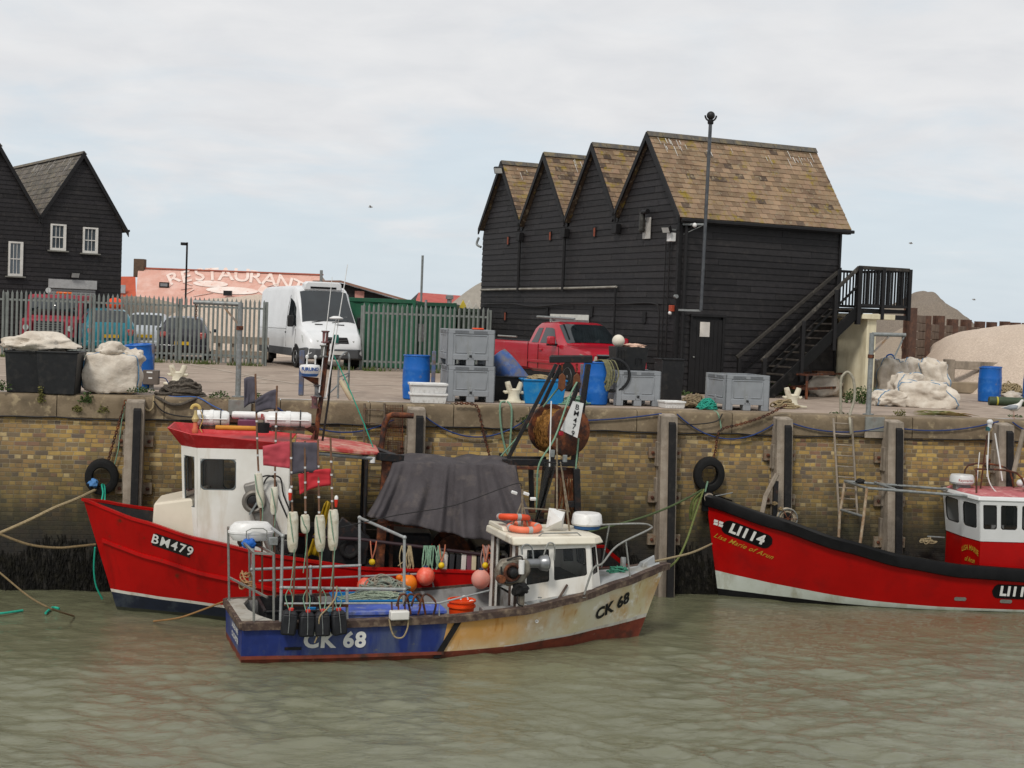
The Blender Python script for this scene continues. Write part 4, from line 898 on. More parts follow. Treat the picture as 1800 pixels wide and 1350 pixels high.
# sleeper wall
t=T('sleeper_wall','weathered timber sleeper wall with rusty steel posts behind the shingle','wall',(14,49,0),0)
pts=[Y(1600,560,46),Y(1626,563,48.5),Y(1650,566,51),Y(1674,570,53.2),Y(1698,571,55.2),Y(1722,573,56.8),Y(1743,573,57.6),Y(1766,573,58.3),Y(1785,574,59),Y(1805,574,59.6),Y(1830,575,60),Y(1880,576,61)]
tops=[541,555,555,561,562,565,566,565,567,568,568,568]
M_slp=mat('old_sleeper','7d6b5c',.9,c2='5e4f43',sc=4,bump=.4,bsc=20,dirt='4a372d',dt=.58,dsc=2)
for i,p in enumerate(pts):
    px=(1600,1626,1650,1674,1698,1722,1743,1766,1785,1805,1830,1880)[i]; zt=Y(px,tops[i],p.y).z
    g=MB(Matrix.Translation((p.x,p.y,0))@Matrix.Rotation(R_(35),4,'Z')); g.box((-.16,-.14,0),(.16,-.1,zt)); g.box((-.03,-.1,0),(.03,.1,zt)); g.box((-.16,.1,0),(.16,.14,zt)); g.build('steel_post',mat('dull_rust','5f463b',.85,c2='4a3830',sc=9,bump=.3,dirt='70503f',dt=.62,dsc=6),t,world=True)
    if i<len(pts)-1:
        q_=pts[i+1]; b=MB(); z=0; zt2=min(p.z,q_.z)
        while z<zt2-.1:
            o=rnd.uniform(-.02,.02); b.bar((p.x,p.y+o,z+.13),(q_.x,q_.y+o,z+.13),.12,.25); z+=.265
        b.build('sleeper_panel',M_slp,t,world=True,bev=.015)
# low kerb wall with timber blocks
a=G(1660,690); c=Vector((a.x+9,a.y+1.2,0))
MB().bar(a+Vector((-.5,0,.17)),c+Vector((0,0,.17)),.5,.34).build('low_wall',mat('low_conc','958671',.9,c2='7d705e',sc=3,bump=.2),tag=('low concrete wall in front of the pink shingle heap','wall'),bev=.03)
t=T('timber_barrier','low weathered timber barrier on the low wall in front of the shingle','barrier',a+Vector((3,1,0)))
for k in range(5):
    x=a.x+.1+k*1.75; yy=a.y+.35+k*.22; MB().box((x,yy,.30),(x+.3,yy+.3,1.02)).build('block',M_timber,t,world=True,bev=.02)
    MB().box((x+.3,yy+.06,.72),(x+1.75,yy+.24,.98)).build('beam',M_timber,t,world=True,bev=.02)
# ================================================================ boats
def lerpt(tab,x):
    if x<=tab[0][0]: return tab[0][1]
    for (a,va),(c,vc) in zip(tab,tab[1:]):
        if x<=c:
            k=(x-a)/(c-a); k=k*k*(3-2*k)*.35+k*.65; return va+(vc-va)*k
    return tab[-1][1]
class Hull:
    """stern at xs, stem at xb (waterline); tables in t 0 stern..1 bow"""
    def __init__(s,xs,xb,rs,rb,zs,bs,bw,p=1.0): s.xs,s.xb,s.rs,s.rb,s.zs_,s.bs_,s.bw_,s.p=xs,xb,rs,rb,zs,bs,bw,p
    def zs(s,t): return lerpt(s.zs_,t)
    def X(s,t,z): a=s.xs+s.rs*z; return a+(s.xb+s.rb*z-a)*t
    def hb(s,t,z):
        w=max(0,z)/s.zs(t); a=lerpt(s.bw_,t); c=lerpt(s.bs_,t); y=a+(c-a)*w**s.p
        if z<0: y*=max(.05,1+z*.9)
        return y
    def T(s,x,z): a=s.xs+s.rs*z; return min(1,max(0,(x-a)/(s.xb+s.rb*z-a)))
    def side(s,x,z,sd=-1,o=0): t=s.T(x,z); return Vector((x,sd*(s.hb(t,z)+o),z))
    def build(s,T_,mats,rows,pick=None,n=56,transom=0,bulge=.0):
        """rows: functions t->z from the keel up; mats one for each strip"""
        b=MB(); k=len(rows)
        ts=[1-(1-i/n)**1.25 for i in range(n+1)]
        for sd in (-1,1):
            vs=[]
            for t in ts:
                for r in rows: z=r(t); vs.append((s.X(t,z),sd*s.hb(t,z),z))
            for i in range(n):
                for j in range(k-1):
                    m=j
                    if pick: m=pick(s.X((ts[i]+ts[i+1])/2,rows[j](ts[i])),j)
                    b.cur=m; q=[vs[i*k+j],vs[(i+1)*k+j],vs[(i+1)*k+j+1],vs[i*k+j+1]]
                    b.add(q,[(0,1,2,3)])
        # transom
        for j in range(k-1):
            z0,z1=rows[j](0),rows[j+1](0); b.cur=pick(s.xs,j) if pick else j
            b.add([(s.X(0,z0),-s.hb(0,z0),z0),(s.X(0,z0),s.hb(0,z0),z0),(s.X(0,z1),s.hb(0,z1),z1),(s.X(0,z1),-s.hb(0,z1),z1)],[(0,1,2,3)])
        b.cur=0
        me=b.build('hull',mats,T_,ang=30)
        bm=bmesh.new(); bm.from_mesh(me.data); bmesh.ops.remove_doubles(bm,verts=bm.verts,dist=.0008); bmesh.ops.recalc_face_normals(bm,faces=bm.faces[:]); bm.to_mesh(me.data); bm.free(); me.data.set_sharp_from_angle(angle=R_(30))
        return me
    def sweep(s,T_,name,M_,prof,t0=0,t1=1,n=56,sides=(-1,1),zf=None,parent=None,bow=True):
        """profile (outward, up) swept along the sheer (or zf)"""
        b=MB(); k=len(prof)
        for sd in sides:
            vs=[]
            for i in range(n+1):
                t=t0+(t1-t0)*(1-(1-i/n)**1.25); z=(zf(t) if zf else s.zs(t)); 
                for o,u in prof:
                    y=max(.004,s.hb(t,min(z,s.zs(t)))+o); vs.append((s.X(t,z)+(0 if t<.98 else (t-.98)*50*max(0,o)*(1 if s.xb>s.xs else -1)*1.5),sd*y,z+u))
            b.add(vs,[(i*k+j,i*k+(j+1)%k,(i+1)*k+(j+1)%k,(i+1)*k+j) for i in range(n) for j in range(k)]+[tuple(range(k)),tuple(range(n*k,n*k+k))])
        return b.build(name,M_,parent or T_,ang=30)
    def inner(s,T_,M_,zd,t0=0,t1=1,off=.07,name='bulwark',n=40):
        b=MB(); D=1 if s.xb>s.xs else -1
        for sd in (-1,1):
            vs=[]
            for i in range(n+1):
                t=t0+(t1-t0)*i/n
                for z in (zd(t),s.zs(t)-.01): vs.append((s.X(t,z),sd*max(.01,s.hb(t,z)-off),z))
            b.add(vs,[(2*i,2*i+2,2*i+3,2*i+1) for i in range(n)])
        if t0==0:
            x=s.X(0,.5)+D*.08; b.add([(x,-s.hb(0,.5)+off,zd(0)),(x,s.hb(0,.5)-off,zd(0)),(x,s.hb(0,.5)-off,s.zs(0)-.01),(x,-s.hb(0,.5)+off,s.zs(0)-.01)],[(0,1,2,3)])
        return b.build(name,M_,T_)
    def deck(s,T_,M_,zd,t0,t1,off=.06,name='deck',cam=0,n=36):
        def f(u,v):
            t=t0+(t1-t0)*u; z=zd(t); w=v*2-1; return (s.X(t,z),w*max(.005,s.hb(t,z)-off),z+cam*(1-w*w))
        return MB().grid(f,n,8).build(name,M_,T_)
def htext(H,T_,s_,size,x0,z0,ang,M_,sd=-1,parent=None,name='registration',o=.012,**k):
    k.setdefault('spacing',1.12)
    a=R_(ang)
    def f(u,v):
        x=x0+(u*math.cos(a)-v*math.sin(a)); z=z0+u*math.sin(a)+v*math.cos(a); return H.side(x,z,sd,o)
    return text_part(s_,size,f,M_,parent or T_,name,sub=size*.35,**k)
def hpatch(H,T_,x0,z0,w,hh_,ang,M_,name,o=.006,r=.0,parent=None):
    """plate lying on the hull side, optionally with round ends"""
    a=R_(ang); P=[]; n=10
    b=MB()
    def f(u,v):
        uu=(u-.5)*w; lim=1.0
        if r: 
            e=abs(uu)-(w/2-hh_/2)
            if e>0: lim=math.sqrt(max(0,1-(e/(hh_/2))**2))
        vv=(v-.5)*hh_*lim
        return H.side(x0+uu*math.cos(a)-vv*math.sin(a),z0+uu*math.sin(a)+vv*math.cos(a),-1,o)
    b.grid(f,30,4); return b.build(name,M_,parent or T_)
def lines(T_,name,pts,r,M_,parent=None,n=8,k=0): return MB().tube(smooth_pts(pts,k) if k else pts,r,n).build(name,M_,parent or T_)
M_ltxt=mat('letter_white','d8d8d4',.5,c2='c9c9c4'); M_dtxt=mat('letter_black','151516',.5)
M_nonslip=mat('deck_grey','9da0a0',.7,c2='8e9192',sc=3,bump=.1,dirt='7f7a6e',dt=.62,dsc=3)
M_gunwood=mat('gunwale_wood','4d3d35',.75,c2='3a2e2a',sc=9,bump=.25,dirt='7b6b5a',dt=.6,dsc=6)
# ---------------------------------------------------------------- BM479
BM=frm((-6.95,25.85,-3.7),8)
bm_=T('red_trawler','large red hulled fishing boat with white wheelhouse, red roof and black stern gantry','fishing boat',(-6.95,25.85,-3.7),8)
Hb=Hull(9.1,0,0.05,-.32,[(0,1.06),(.25,.98),(.5,1.02),(.66,1.2),(.8,1.46),(.9,1.7),(1,1.95)],[(0,1.25),(.3,1.42),(.6,1.45),(.78,1.25),(.9,.8),(.96,.4),(1,.015)],[(0,1.0),(.3,1.28),(.6,1.25),(.75,.95),(.88,.45),(.96,.15),(1,.01)],.85)
M_navy=mat('navy_antifoul','1b2334',.6,c2='141a26',sc=3,dirt='3a4146',dt=.6,dsc=3); M_weedline=mat('waterline_weed','2e3020',.8,c2='22241a',sc=8)
M_strp=mat('stripe_white','c8c6bd',.5,c2='bdb9ae',dirt='8d7a62',dt=.62,dsc=5,streak=4)
bt=lambda t:.13+.17*t**3
hb_=Hb.build(bm_,[M_weedline,M_navy,M_strp,M_hullred,M_hullred],[lambda t:-.6,lambda t:.035,bt,lambda t:bt(t)+.055,lambda t:.5*(bt(t)+Hb.zs(t)),Hb.zs])
Hb.sweep(bm_,'rub_rail',M_hullred,[(0,-.03),(.035,-.03),(.035,.03),(0,.045)],0,.985,zf=lambda t:Hb.zs(t)-.50-.18*t)
Hb.sweep(bm_,'gunwale',M_hullred,[(-.09,-.02),(.02,-.02),(.02,.025),(-.09,.025)],0,1)
M_dkin=mat('dark_bulwark','2a2b2d',.6,c2='1f2022',sc=5,dirt='4b3c33',dt=.6,dsc=4)
Hb.inner(bm_,M_dkin,lambda t:.45+.5*t,0,.99); Hb.deck(bm_,M_dkin,lambda t:.5+.5*t,0,.99)
pl=hpatch(Hb,bm_,1.03,1.30,.69,.235,-14.5,M_dtxt,'name_plate')
htext(Hb,bm_,'BM479',.235,1.03,1.30,-14.5,M_ltxt,parent=pl,bold=.004,o=.014,spacing=1.2)
# coach roof and wheelhouse
M_wh=mat('wheelhouse_white','dedcd6',.42,c2='d2cfc6',sc=2.5,dirt='b5a58c',dt=.65,dsc=2,streak=5)
def loftbox(secs,mt,name,par,bev=.03,closed=True):
    """secs: list of quads (4 points) joined"""
    b=MB(); vs=[p for s_ in secs for p in s_]; m_=len(secs); k=len(secs[0])
    fs=[(i*k+j,i*k+(j+1)%k,(i+1)*k+(j+1)%k,(i+1)*k+j) for i in range(m_-1) for j in range(k)]+[tuple(range(k)),tuple(range((m_-1)*k,m_*k))]
    b.add(vs,fs); return b.build(name,mt,par,bev=bev)
def fr_(x,y): return LP(BM,x,y,1,-1.0)
loftbox([[(.62,-.62,1.0),(.62,.62,1.0),(.66,.55,1.98),(.66,-.55,1.98)],[(1.6,-1.02,.8),(1.6,1.02,.8),(1.55,.92,2.16),(1.55,-.92,2.16)]],mat('coach_roof','cfc6b4',.5,c2='c6bdab',sc=2),'foredeck_house',bm_,.04)
front=[(1.22,-.55),(1.22,.55),(1.48,.98),(3.0,.98),(3.0,-.98),(1.48,-.98)]
top=[(1.12,-.58),(1.12,.58),(1.42,1.02),(3.0,1.02),(3.0,-1.02),(1.42,-1.02)]
def ring(P_,z): return [(x,y,z) for x,y in P_]
mid=lambda k:[(a[0]+(c[0]-a[0])*k,a[1]+(c[1]-a[1])*k) for a,c in zip(front,top)]
# walls as panels with a window opening left open
def wallpanels():
    b=MB(); zl,zh=1.0,3.02; B=[Vector((x,y,zl)) for x,y in front]; U=[Vector((x,y,zh)) for x,y in top]; n=6
    wins={0:(.12,.88,.48,.92),1:(.15,.85,.48,.92),5:(.15,.85,.48,.92),4:(.58,.97,.64,.91),2:(.2,.7,.52,.87)}
    frames=[]
    for i in range(n):
        j=(i+1)%n
        P=(lambda i,j:(lambda u,v: B[i].lerp(B[j],u).lerp(U[i].lerp(U[j],u),v)))(i,j)
        if i in wins:
            a,c,d,e=wins[i]; us=[0,a,c,1]; vs_=[0,d,e,1]
            for q in range(3):
                for w in range(3):
                    if q==1 and w==1: continue
                    b.add([P(us[q],vs_[w]),P(us[q+1],vs_[w]),P(us[q+1],vs_[w+1]),P(us[q],vs_[w+1])],[(0,1,2,3)])
            frames.append((P,a,c,d,e))
        else: b.add([P(0,0),P(1,0),P(1,1),P(0,1)],[(0,1,2,3)])
    return b,frames
b,frs=wallpanels(); b.build('wheelhouse',M_wh,bm_,smooth=False,solid=.03)
def winframe(P,a,c,d,e,T_,gl=M_glass,rad=.2,M_f=None,w=.016):
    pts=[]; r=rad
    for (cu,cv,a0) in ((a,d,180),(c,d,270),(c,e,0),(a,e,90)):
        su=1 if cu==a else -1; sv=1 if cv==d else -1; ru=(c-a)*r; rv=(e-d)*r
        for k in range(5):
            an=R_(a0+k*22.5); pts.append(P(cu+su*ru+ru*math.cos(an),cv+sv*rv+rv*math.sin(an)))
    f=MB().tube(pts,w,6,closed=True).build('window_frame',M_f or M_rubber,T_)
    MB().poly(pts).build('pane',gl,f,smooth=False)
    # corner fillets of wall between the opening and the rounded frame
    b=MB()
    for q,(cu,cv) in enumerate(((a,d),(c,d),(c,e),(a,e))):
        arc=pts[q*5:q*5+5]; b.poly([P(cu,cv)]+arc)
    b.build('window_corner',M_wh,f,smooth=False); return f
for F_ in frs: winframe(*F_,bm_,M_f=mat('window_gasket','5d6364',.6))
MB().box((1.5,-.6,.95),(2.6,.6,1.35)).build('console',M_dkin,bm_,bev=.03)
MB().box((1.75,-.75,1.9),(2.0,-.55,2.12)).build('red_case',mat('case_red','b53a24',.5),bm_,bev=.02)
MB().box((2.35,.5,1.3),(2.9,.9,2.7)).build('locker',mat('locker_wood','6d5b46',.7),bm_)
# roof with flared fascia
rb=[(.86,-.66),(.86,.66),(1.30,1.16),(3.1,1.14),(3.1,-1.14),(1.30,-1.16)]
rz_=[3.33,3.33,3.27,3.13,3.13,3.27]
loftbox([ring(mid(1),3.0),[(x,y,3.12) for (x,y) in mid(1)]],M_red,'roof',bm_,.015)
b=MB()
for i in (5,0,1,2,3,4):
    j=(i+1)%6
    if i in (3,): continue
    p,q=rb[i],rb[j]; h0=.05 if i in(4,2) else .13
    A_=[Vector((*top[i],3.0)),Vector((*top[j],3.0)),Vector((*q,rz_[j])),Vector((*p,rz_[i]))]; ins=Vector(((1.9-(A_[0].x+A_[1].x)/2)*.04,-(A_[0].y+A_[1].y)*.02,0)); b.add(A_+[v+ins for v in A_],[(0,1,2,3),(7,6,5,4),(0,4,5,1),(1,5,6,2),(2,6,7,3),(3,7,4,0)])
b.build('fascia',M_red,bm_,bev=.01)
# aft canopy
loftbox([[(3.1,-1.08,3.06),(3.1,.9,3.06),(3.1,.9,3.16),(3.1,-1.08,3.16)],[(4.3,-1.0,2.96),(4.3,.8,2.96),(4.3,.8,3.04),(4.3,-1.0,3.04)],[(4.58,-.8,2.95),(4.58,.6,2.95),(4.58,.6,3.0),(4.58,-.8,3.0)]],mat('canopy_red','b24a44',.55,c2='a43a36',sc=4,dirt='c2a08c',dt=.56,dsc=4),'canopy',bm_,.02)
lines(bm_,'canopy_rail',[(3.1,-1.0,3.0),(4.45,-.9,2.9)],.035,M_steel)
MB().lathe([(.05,0),(.05,.1)],(4.45,-.88,2.82),8).build('lamp',M_whiteplastic,bm_)
for y in (-.9,.7): lines(bm_,'stanchion',[(4.35,y,.6),(4.35,y,2.95)],.03,M_blacksteel)
# hauler on the side of the wheelhouse
def bp(px,py,y=-1.1): return LP(BM,px,py,1,y)
c=bp(445,880,-1.13)
o=MB(); o.prism([(c.x-.18,c.z+.28),(c.x+.1,c.z+.36),(c.x+.22,c.z+.1),(c.x+.62,c.z-.85),(c.x+.35,c.z-1.05),(c.x-.02,c.z-.2)],-1.24,-1.04,'xz'); o=o.build('net_hauler',mat('hauler_alloy','8a8782',.5,.4,c2='6f6c67',sc=6),bm_,bev=.04)
MB().torus((c.x+.02,-1.25,c.z),.16,.05,24,8,'y').build('sheave',mat('sheave','77726b',.5,.5),o); MB().lathe([(.11,-.02),(.11,-.1),(.05,-.12)],(c.x+.02,-1.2,c.z),16,'y').build('hub',M_blacksteel,o)
MB().torus((c.x+.58,-1.25,c.z-.78),.17,.05,24,8,'y').build('sheave',M_rubber,o); MB().lathe([(.11,-.02),(.11,-.1),(.05,-.12)],(c.x+.58,-1.2,c.z-.78),16,'y').build('hub',M_blacksteel,o)
MB().bar((c.x-.05,-1.3,c.z-.22),(c.x+.12,-1.3,c.z+.08),.05,.03).build('arm',M_steel,o)
for dx_ in (0,.1): lines(bm_,'hose',[(c.x+.05+dx_,-1.1,c.z+.25),(c.x+.15+dx_,-1.12,c.z+.42),(c.x+.35+dx_,-1.1,c.z+.4),(c.x+.42+dx_,-1.1,c.z+.1),(c.x+.6+dx_,-1.1,c.z-.3)],.014,M_cable,k=5)
# roof gear (things resting on the boat)
def liferaft(nm_loc,deg,lab,L=.62,R_s=.17,first=[None]):
    if first[0]: return dup(first[0],nm_loc,deg,lab)
    t=T('liferaft_canister',lab,'liferaft',nm_loc,deg,'white liferaft canisters'); first[0]=t
    pr=[(.02,-L/2),(R_s*.75,-L/2+.01),(R_s*.97,-L/2+.06),(R_s,-.03),(R_s*1.07,-.03),(R_s*1.07,.03),(R_s,.03),(R_s*.97,L/2-.06),(R_s*.75,L/2-.01),(.02,L/2)]
    MB(Matrix.Translation((0,0,R_s*.85))).lathe(pr,(0,0,0),20,'x',sy=.85).build('canister',M_whiteplastic,t)
    MB().box((-L/2+.03,-R_s-.015,R_s*.8),(L/2-.03,R_s+.015,R_s*.92)).build('seam',M_whiteplastic,t,bev=.01)
    for x in (-.16,.16): MB(Matrix.Translation((x,0,R_s*.85))).torus((0,0,0),R_s*1.02,.008,20,5,'x').build('strap',M_cable,t)
    MB().box((-.22,-.13,-.04),(.22,.13,.02)).build('cradle',M_rust,t)
    return t
w=lambda x,y,z: BM@Vector((x,y,z))
lr1=liferaft(w(1.62,-.55,3.36),8,'white liferaft canister at the front of the red wheelhouse roof')
liferaft(w(2.95,-.35,3.36),8,'long white canister strapped at the back of the red wheelhouse roof').scale=(1.35,1,1)
t=T('fender_box','long white plastic tube case with red lettering lying above the wheelhouse roof','case',w(2.45,.1,3.5),8)
MB().lathe([(.02,-.52),(.06,-.51),(.07,-.47),(.07,.47),(.06,.51),(.02,.52)],(0,0,.03),14,'x').build('tube',M_whiteplastic,t); MB().box((-.3,-.05,-.24),(-.25,.05,-.03)).build('leg',M_steel,t); MB().box((.3,-.05,-.24),(.35,.05,-.03)).build('leg',M_steel,t)
text_part('R.WALLS',.1,lambda u,v:(u+.2,-.074,v+.03),mat('letter_red','b03028',.5),t,bold=.003)
MB(BM).lathe([(.045,-.5),(.045,.35)],(2.2,-.75,3.36),10,'x').build('orange_roll',mat('orange_canvas','c98a34',.7,c2='b57a2c',sc=9),tag=('rolled orange flag pole lying along the wheelhouse roof','roll'),bev=.01)
MB(BM).lathe([(.11,0),(.12,.17),(.1,.17),(.09,.02)],(2.52,-.85,3.3),16).build('black_pan',M_rubber,tag=('black rubber pan on the wheelhouse roof edge','pan'))
MB(BM).box((2.05,-.1,3.28),(2.4,.15,3.46)).build('purple_box',mat('purple_plastic','6d3a52',.5),tag=('small purple fish box behind the tube case on the red roof','box'),bev=.02)
t=T('marker_light','yellow strobe buoy light clamped at the front corner of the red roof','light',w(1.36,-.85,3.26),8)
MB().lathe([(.05,0),(.06,.06),(.04,.1),(.035,.2)],(0,0,0),12).build('base',mat('salmon','c96a4a',.5),t); MB().lathe([(.05,.2),(.065,.25),(.03,.33),(.025,.4)],(0,0,0),12).build('lens',mat('clear_amber','b7a372',.2),t)
MB().torus((.0,0,.42),.07,.03,14,6,'y',0,math.pi).build('hood',mat('straw_yellow','c9ad66',.6),t); lines(t,'cord',[(.08,0,.4),(.13,0,.25),(.08,0,.1),(.12,0,.02)],.008,mat('straw_yellow','c9ad66',.6),k=4)
t=T('radome','white radome','x') if 0 else None
# mast
def bpt(px,py,y=0): return LP(BM,px,py,1,y)
mb=MB(); A=[bpt(549,815),bpt(560,730),bpt(566,690),bpt(577,600)]; ma=T('boat_mast','rusty leaning mast with lamps, reels and radar on the red trawler wheelhouse','mast',BM@A[0],8) if 0 else bm_
ms=mb.tube(A,[.05,.045,.045,.035],8).build('mast',M_rust,bm_)
for px,py,w_ in ((553,752,-.3),(560,668,-.32)): p=bpt(px,py); MB().prism([(p.x,p.z+.04),(p.x+w_,p.z+.06),(p.x,p.z-.12)],p.y-.03,p.y+.03,'xz').build('bracket',M_rust,ms)
q0=bpt(545,650,-.1); rd=MB().lathe([(.03,-.08),(.15,-.07),(.18,-.02),(.19,.05),(.17,.085),(.05,.1)],q0,24).build('radar_dome',M_whiteplastic,ms)
MB().lathe([(.13,-.12),(.16,-.07),(.13,-.06)],q0,20).build('radar_base',mat('furuno_blue','2c5f9c',.5),rd)
text_part('FURUNO',.085,lambda u,v:(q0.x+.192*math.sin(u/.19),q0.y-.192*math.cos(u/.19)-.002,q0.z+.015+v),mat('letter_blue','1c4f96',.5),rd,bold=.003,sub=.03)
for dx_ in (-.06,.09): p=q0+Vector((dx_,0,.1)); MB().lathe([(.014,0),(.014,.1),(.03,.12),(.03,.15),(.012,.17)],p,8).build('gps_mushroom',M_whiteplastic,rd)
for px,py,cc in ((572,592,'7e5050'),(569,617,'7a7b74'),(558,687,'777a7c'),(553,707,'7e5050')):
    p=bpt(px,py,-.05); MB().lathe([(.075,-.11),(.075,-.09),(.05,-.08),(.055,.08),(.075,.09),(.075,.11)],p,14).build('mast_lamp',mat('lamp_'+cc,cc,.4,c2='3a3636',sc=12),ms)
p=bpt(591,595,0); MB().lathe([(.045,-.08),(.05,.03),(.04,.07)],p,12).build('green_lamp',mat('teal_lamp','1e6a5c',.3),ms)
for a,c,r,nm in (((561,690),(584,487),.011,'aerial'),((573,700),(611,465),.013,'aerial'),((578,635),(591,560),.014,'aerial')): MB().tube([bpt(*a,-.1),bpt(*c,-.1)],[r,r*.5],6).build(nm,M_whiteplastic,ms)
p=bpt(591,560,-.1); MB().lathe([(.12,-.01),(.13,.01),(.05,.045)],p,18).build('gps_disc',M_whiteplastic,ms)
lines(ms,'cable',[bpt(586,600),bpt(578,700,-.03),bpt(566,780,-.04)],.02,M_cable)
lines(bm_,'mast_stay',[bpt(584,620),bpt(605,662),bpt(640,745),bpt(661,800)],.010,M_ropeteal)
a=bpt(598,668);c=bpt(618,703); MB().tube([a,a.lerp(c,.1),a.lerp(c,.9),c],[.03,.045,.045,.03],8).build('stay_float',mat('cork_float','c2b597',.7),bm_)
MB().bar(bpt(540,790),bpt(556,758),.07).build('derrick_stub',mat('stub','9b5b4c',.6),bm_)
# tarpaulin over its frame
M_tarp=mat('dark_tarpaulin','4d494b',.9,c2='403c3e',sc=2.5,bump=.35,bsc=30,dirt='5c5552',dt=.66,dsc=4,spec=.2)
def tp(u,v):
    # v: 0 back of top .. .3 ridge .. 1 hem
    xl=LP(BM,690,808,1,-.7).x; xr=LP(BM,905,812,1,-.7).x
    if v<.22:
        k=v/.22; x=xl+(xr-xl)*u; y=.75-1.45*k; z=2.82+.05*math.sin(u*9)*.3+.05*noise.noise(Vector((u*5,v*9,2)))*2
        return (x,y,z)
    k=(v-.22)/.78; hemx0,hemx1=LP(BM,645,905,1,-1.4).x,LP(BM,950,930,1,-1.4).x
    hemz=1.93+(1.47-1.93)*min(1,u/.78)-.0*u+.25*max(0,u-.8)
    x=(xl+(xr-xl)*u)*(1-k**1.3)+(hemx0+(hemx1-hemx0)*u)*k**1.3
    ph=u*34+2.5*noise.noise(Vector((u*4,k*.8,0)))+k*1.2*math.sin(u*5)
    f=(.02+.10*k)*(math.sin(ph)*.8+.6*noise.noise(Vector((u*20,k*1.4,5)))+.3*math.sin(ph*2.3))
    return (x,-.7-.62*k-f,2.82+(hemz-2.82)*k**1.05+.02*noise.noise(Vector((u*8,k*6,7))))
MB().grid(tp,150,44).build('tarpaulin',M_tarp,tag=None,parent=bm_,ang=180,solid=.006)
def tpr(v,u=1.0):
    p=Vector(tp(u,v)); return p
b=MB(); b.grid(lambda u,v:(lambda a:(a.x+.03*u+.05*u*math.sin(v*9)*v,a.y+u*1.3*(v if v>.25 else v),a.z))(Vector(tp(1,.22+.78*v))),8,20).build('tarpaulin_end',M_tarp,bm_,ang=180,solid=.006)
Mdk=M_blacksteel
for x in (4.85,6.95):
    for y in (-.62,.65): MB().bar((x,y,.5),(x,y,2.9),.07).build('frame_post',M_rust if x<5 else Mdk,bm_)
MB().bar((4.62,-.75,.5),(4.72,-.6,2.85),.16,.22).build('frame_post',M_rust,bm_)
MB().bar((4.55,-.85,2.93),(5.0,-.55,2.87),.12,.14).build('frame_head',Mdk,bm_,bev=.01); MB().bar((4.45,.4,2.95),(4.85,-.7,2.9),.12,.12).build('frame_head',Mdk,bm_)
# bent exhaust
lines(bm_,'exhaust_pipe',[bpt(668,800,.9),bpt(676,745,.9),bpt(682,732,.9),bpt(690,729,.9),bpt(727,731,.9)],.055,M_rust,n=10)
# shadowy working deck: winch, hopper, hose drum, bar with ropes
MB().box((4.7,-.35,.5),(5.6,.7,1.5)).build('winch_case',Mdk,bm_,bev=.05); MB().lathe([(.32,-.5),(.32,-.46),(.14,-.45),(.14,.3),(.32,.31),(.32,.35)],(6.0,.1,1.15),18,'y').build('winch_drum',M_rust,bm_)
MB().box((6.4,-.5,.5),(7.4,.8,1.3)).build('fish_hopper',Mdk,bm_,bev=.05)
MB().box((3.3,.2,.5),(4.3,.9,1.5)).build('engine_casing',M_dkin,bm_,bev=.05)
p=bp(615,965,-1.15); MB().torus((p.x,-1.15,p.z),.13,.055,24,10,'y').build('rubber_wheel',M_tyre,bm_); MB().lathe([(.09,-.03),(.09,.03)],(p.x,-1.15,p.z),14,'y').build('wheel_hub',Mdk,bm_)
MB().prism([(p.x-.35,p.z-.35),(p.x+.3,p.z-.3),(p.x+.35,p.z+.2),(p.x-.15,p.z+.55),(p.x-.3,p.z+.3)],-1.05,-.95,'xz').build('guard_plate',Mdk,bm_,bev=.02)
p=bp(600,945); q_=bp(885,977); hr=lines(bm_,'side_bar',[(p.x-.5,-1.25,p.z+.03),(p.x+.3,-1.25,p.z),(q_.x,-1.25,q_.z)],.03,mat('bar_brown','35262a',.6))
MB().bar(bp(640,918),bp(770,930),.03).build('under_bar',M_rust,bm_)
# yellow oilskins hanging
b=MB(); a=bp(570,885,-1.0)
b.grid(lambda u,v:(a.x-.28*v+.2*u*(.5+.5*v)+.02,a.y-.03*math.sin(u*12)-.04*v,a.z-.95*v+.08*math.sin(u*3.1)),16,10).build('oilskin',mat('oilskin_yellow','a5861a',.5,c2='8c7114',sc=4),tag=('yellow oilskin trousers hanging behind the dan buoys','oilskins'),solid=.01) if 0 else None
b=MB(BM); b.grid(lambda u,v:(a.x-.28*v+.22*u*(.5+.5*v),-1.02-.03*math.sin(u*12)-.04*v,a.z-.95*v+.05*math.sin(u*3.1)),16,10); b.build('oilskin',mat('oilskin_yellow','a5861a',.5,c2='8c7114',sc=4),tag=('yellow oilskin trousers hanging on the red trawler','oilskins'),solid=.01)
# gantry
gm=Mdk
def gb(a,c,w_,d_=None,y0=.0,y1=None,nm='gantry_leg',mm=None): return MB().bar(bpt(*a,y0),bpt(*c,y0 if y1 is None else y1),w_,d_ or w_).build(nm,mm or gm,bm_,bev=.008)
gb((966,632),(1041,632),.10,.12,-.1,nm='gantry_head'); gb((968,630),(1040,630),.10,.12,.55,nm='gantry_head')
gb((978,640),(893,806),.05,.07,-.2); gb((986,642),(930,760),.05,.07,.6); gb((1033,640),(1006,815),.07,.09,-.1); gb((1018,672),(968,812),.06,.08,-.15); gb((1036,640),(1012,815),.06,.08,.6)
gb((883,812),(1012,814),.1,.12,-.25,nm='cross_beam'); gb((885,806),(960,806),.08,.08,.5,nm='cross_beam'); gb((905,822),(995,824),.06,.06,-.5,nm='cross_beam',mm=M_rust); gb((960,830),(1010,832),.12,.2,-.1,nm='cross_beam',mm=M_rust)
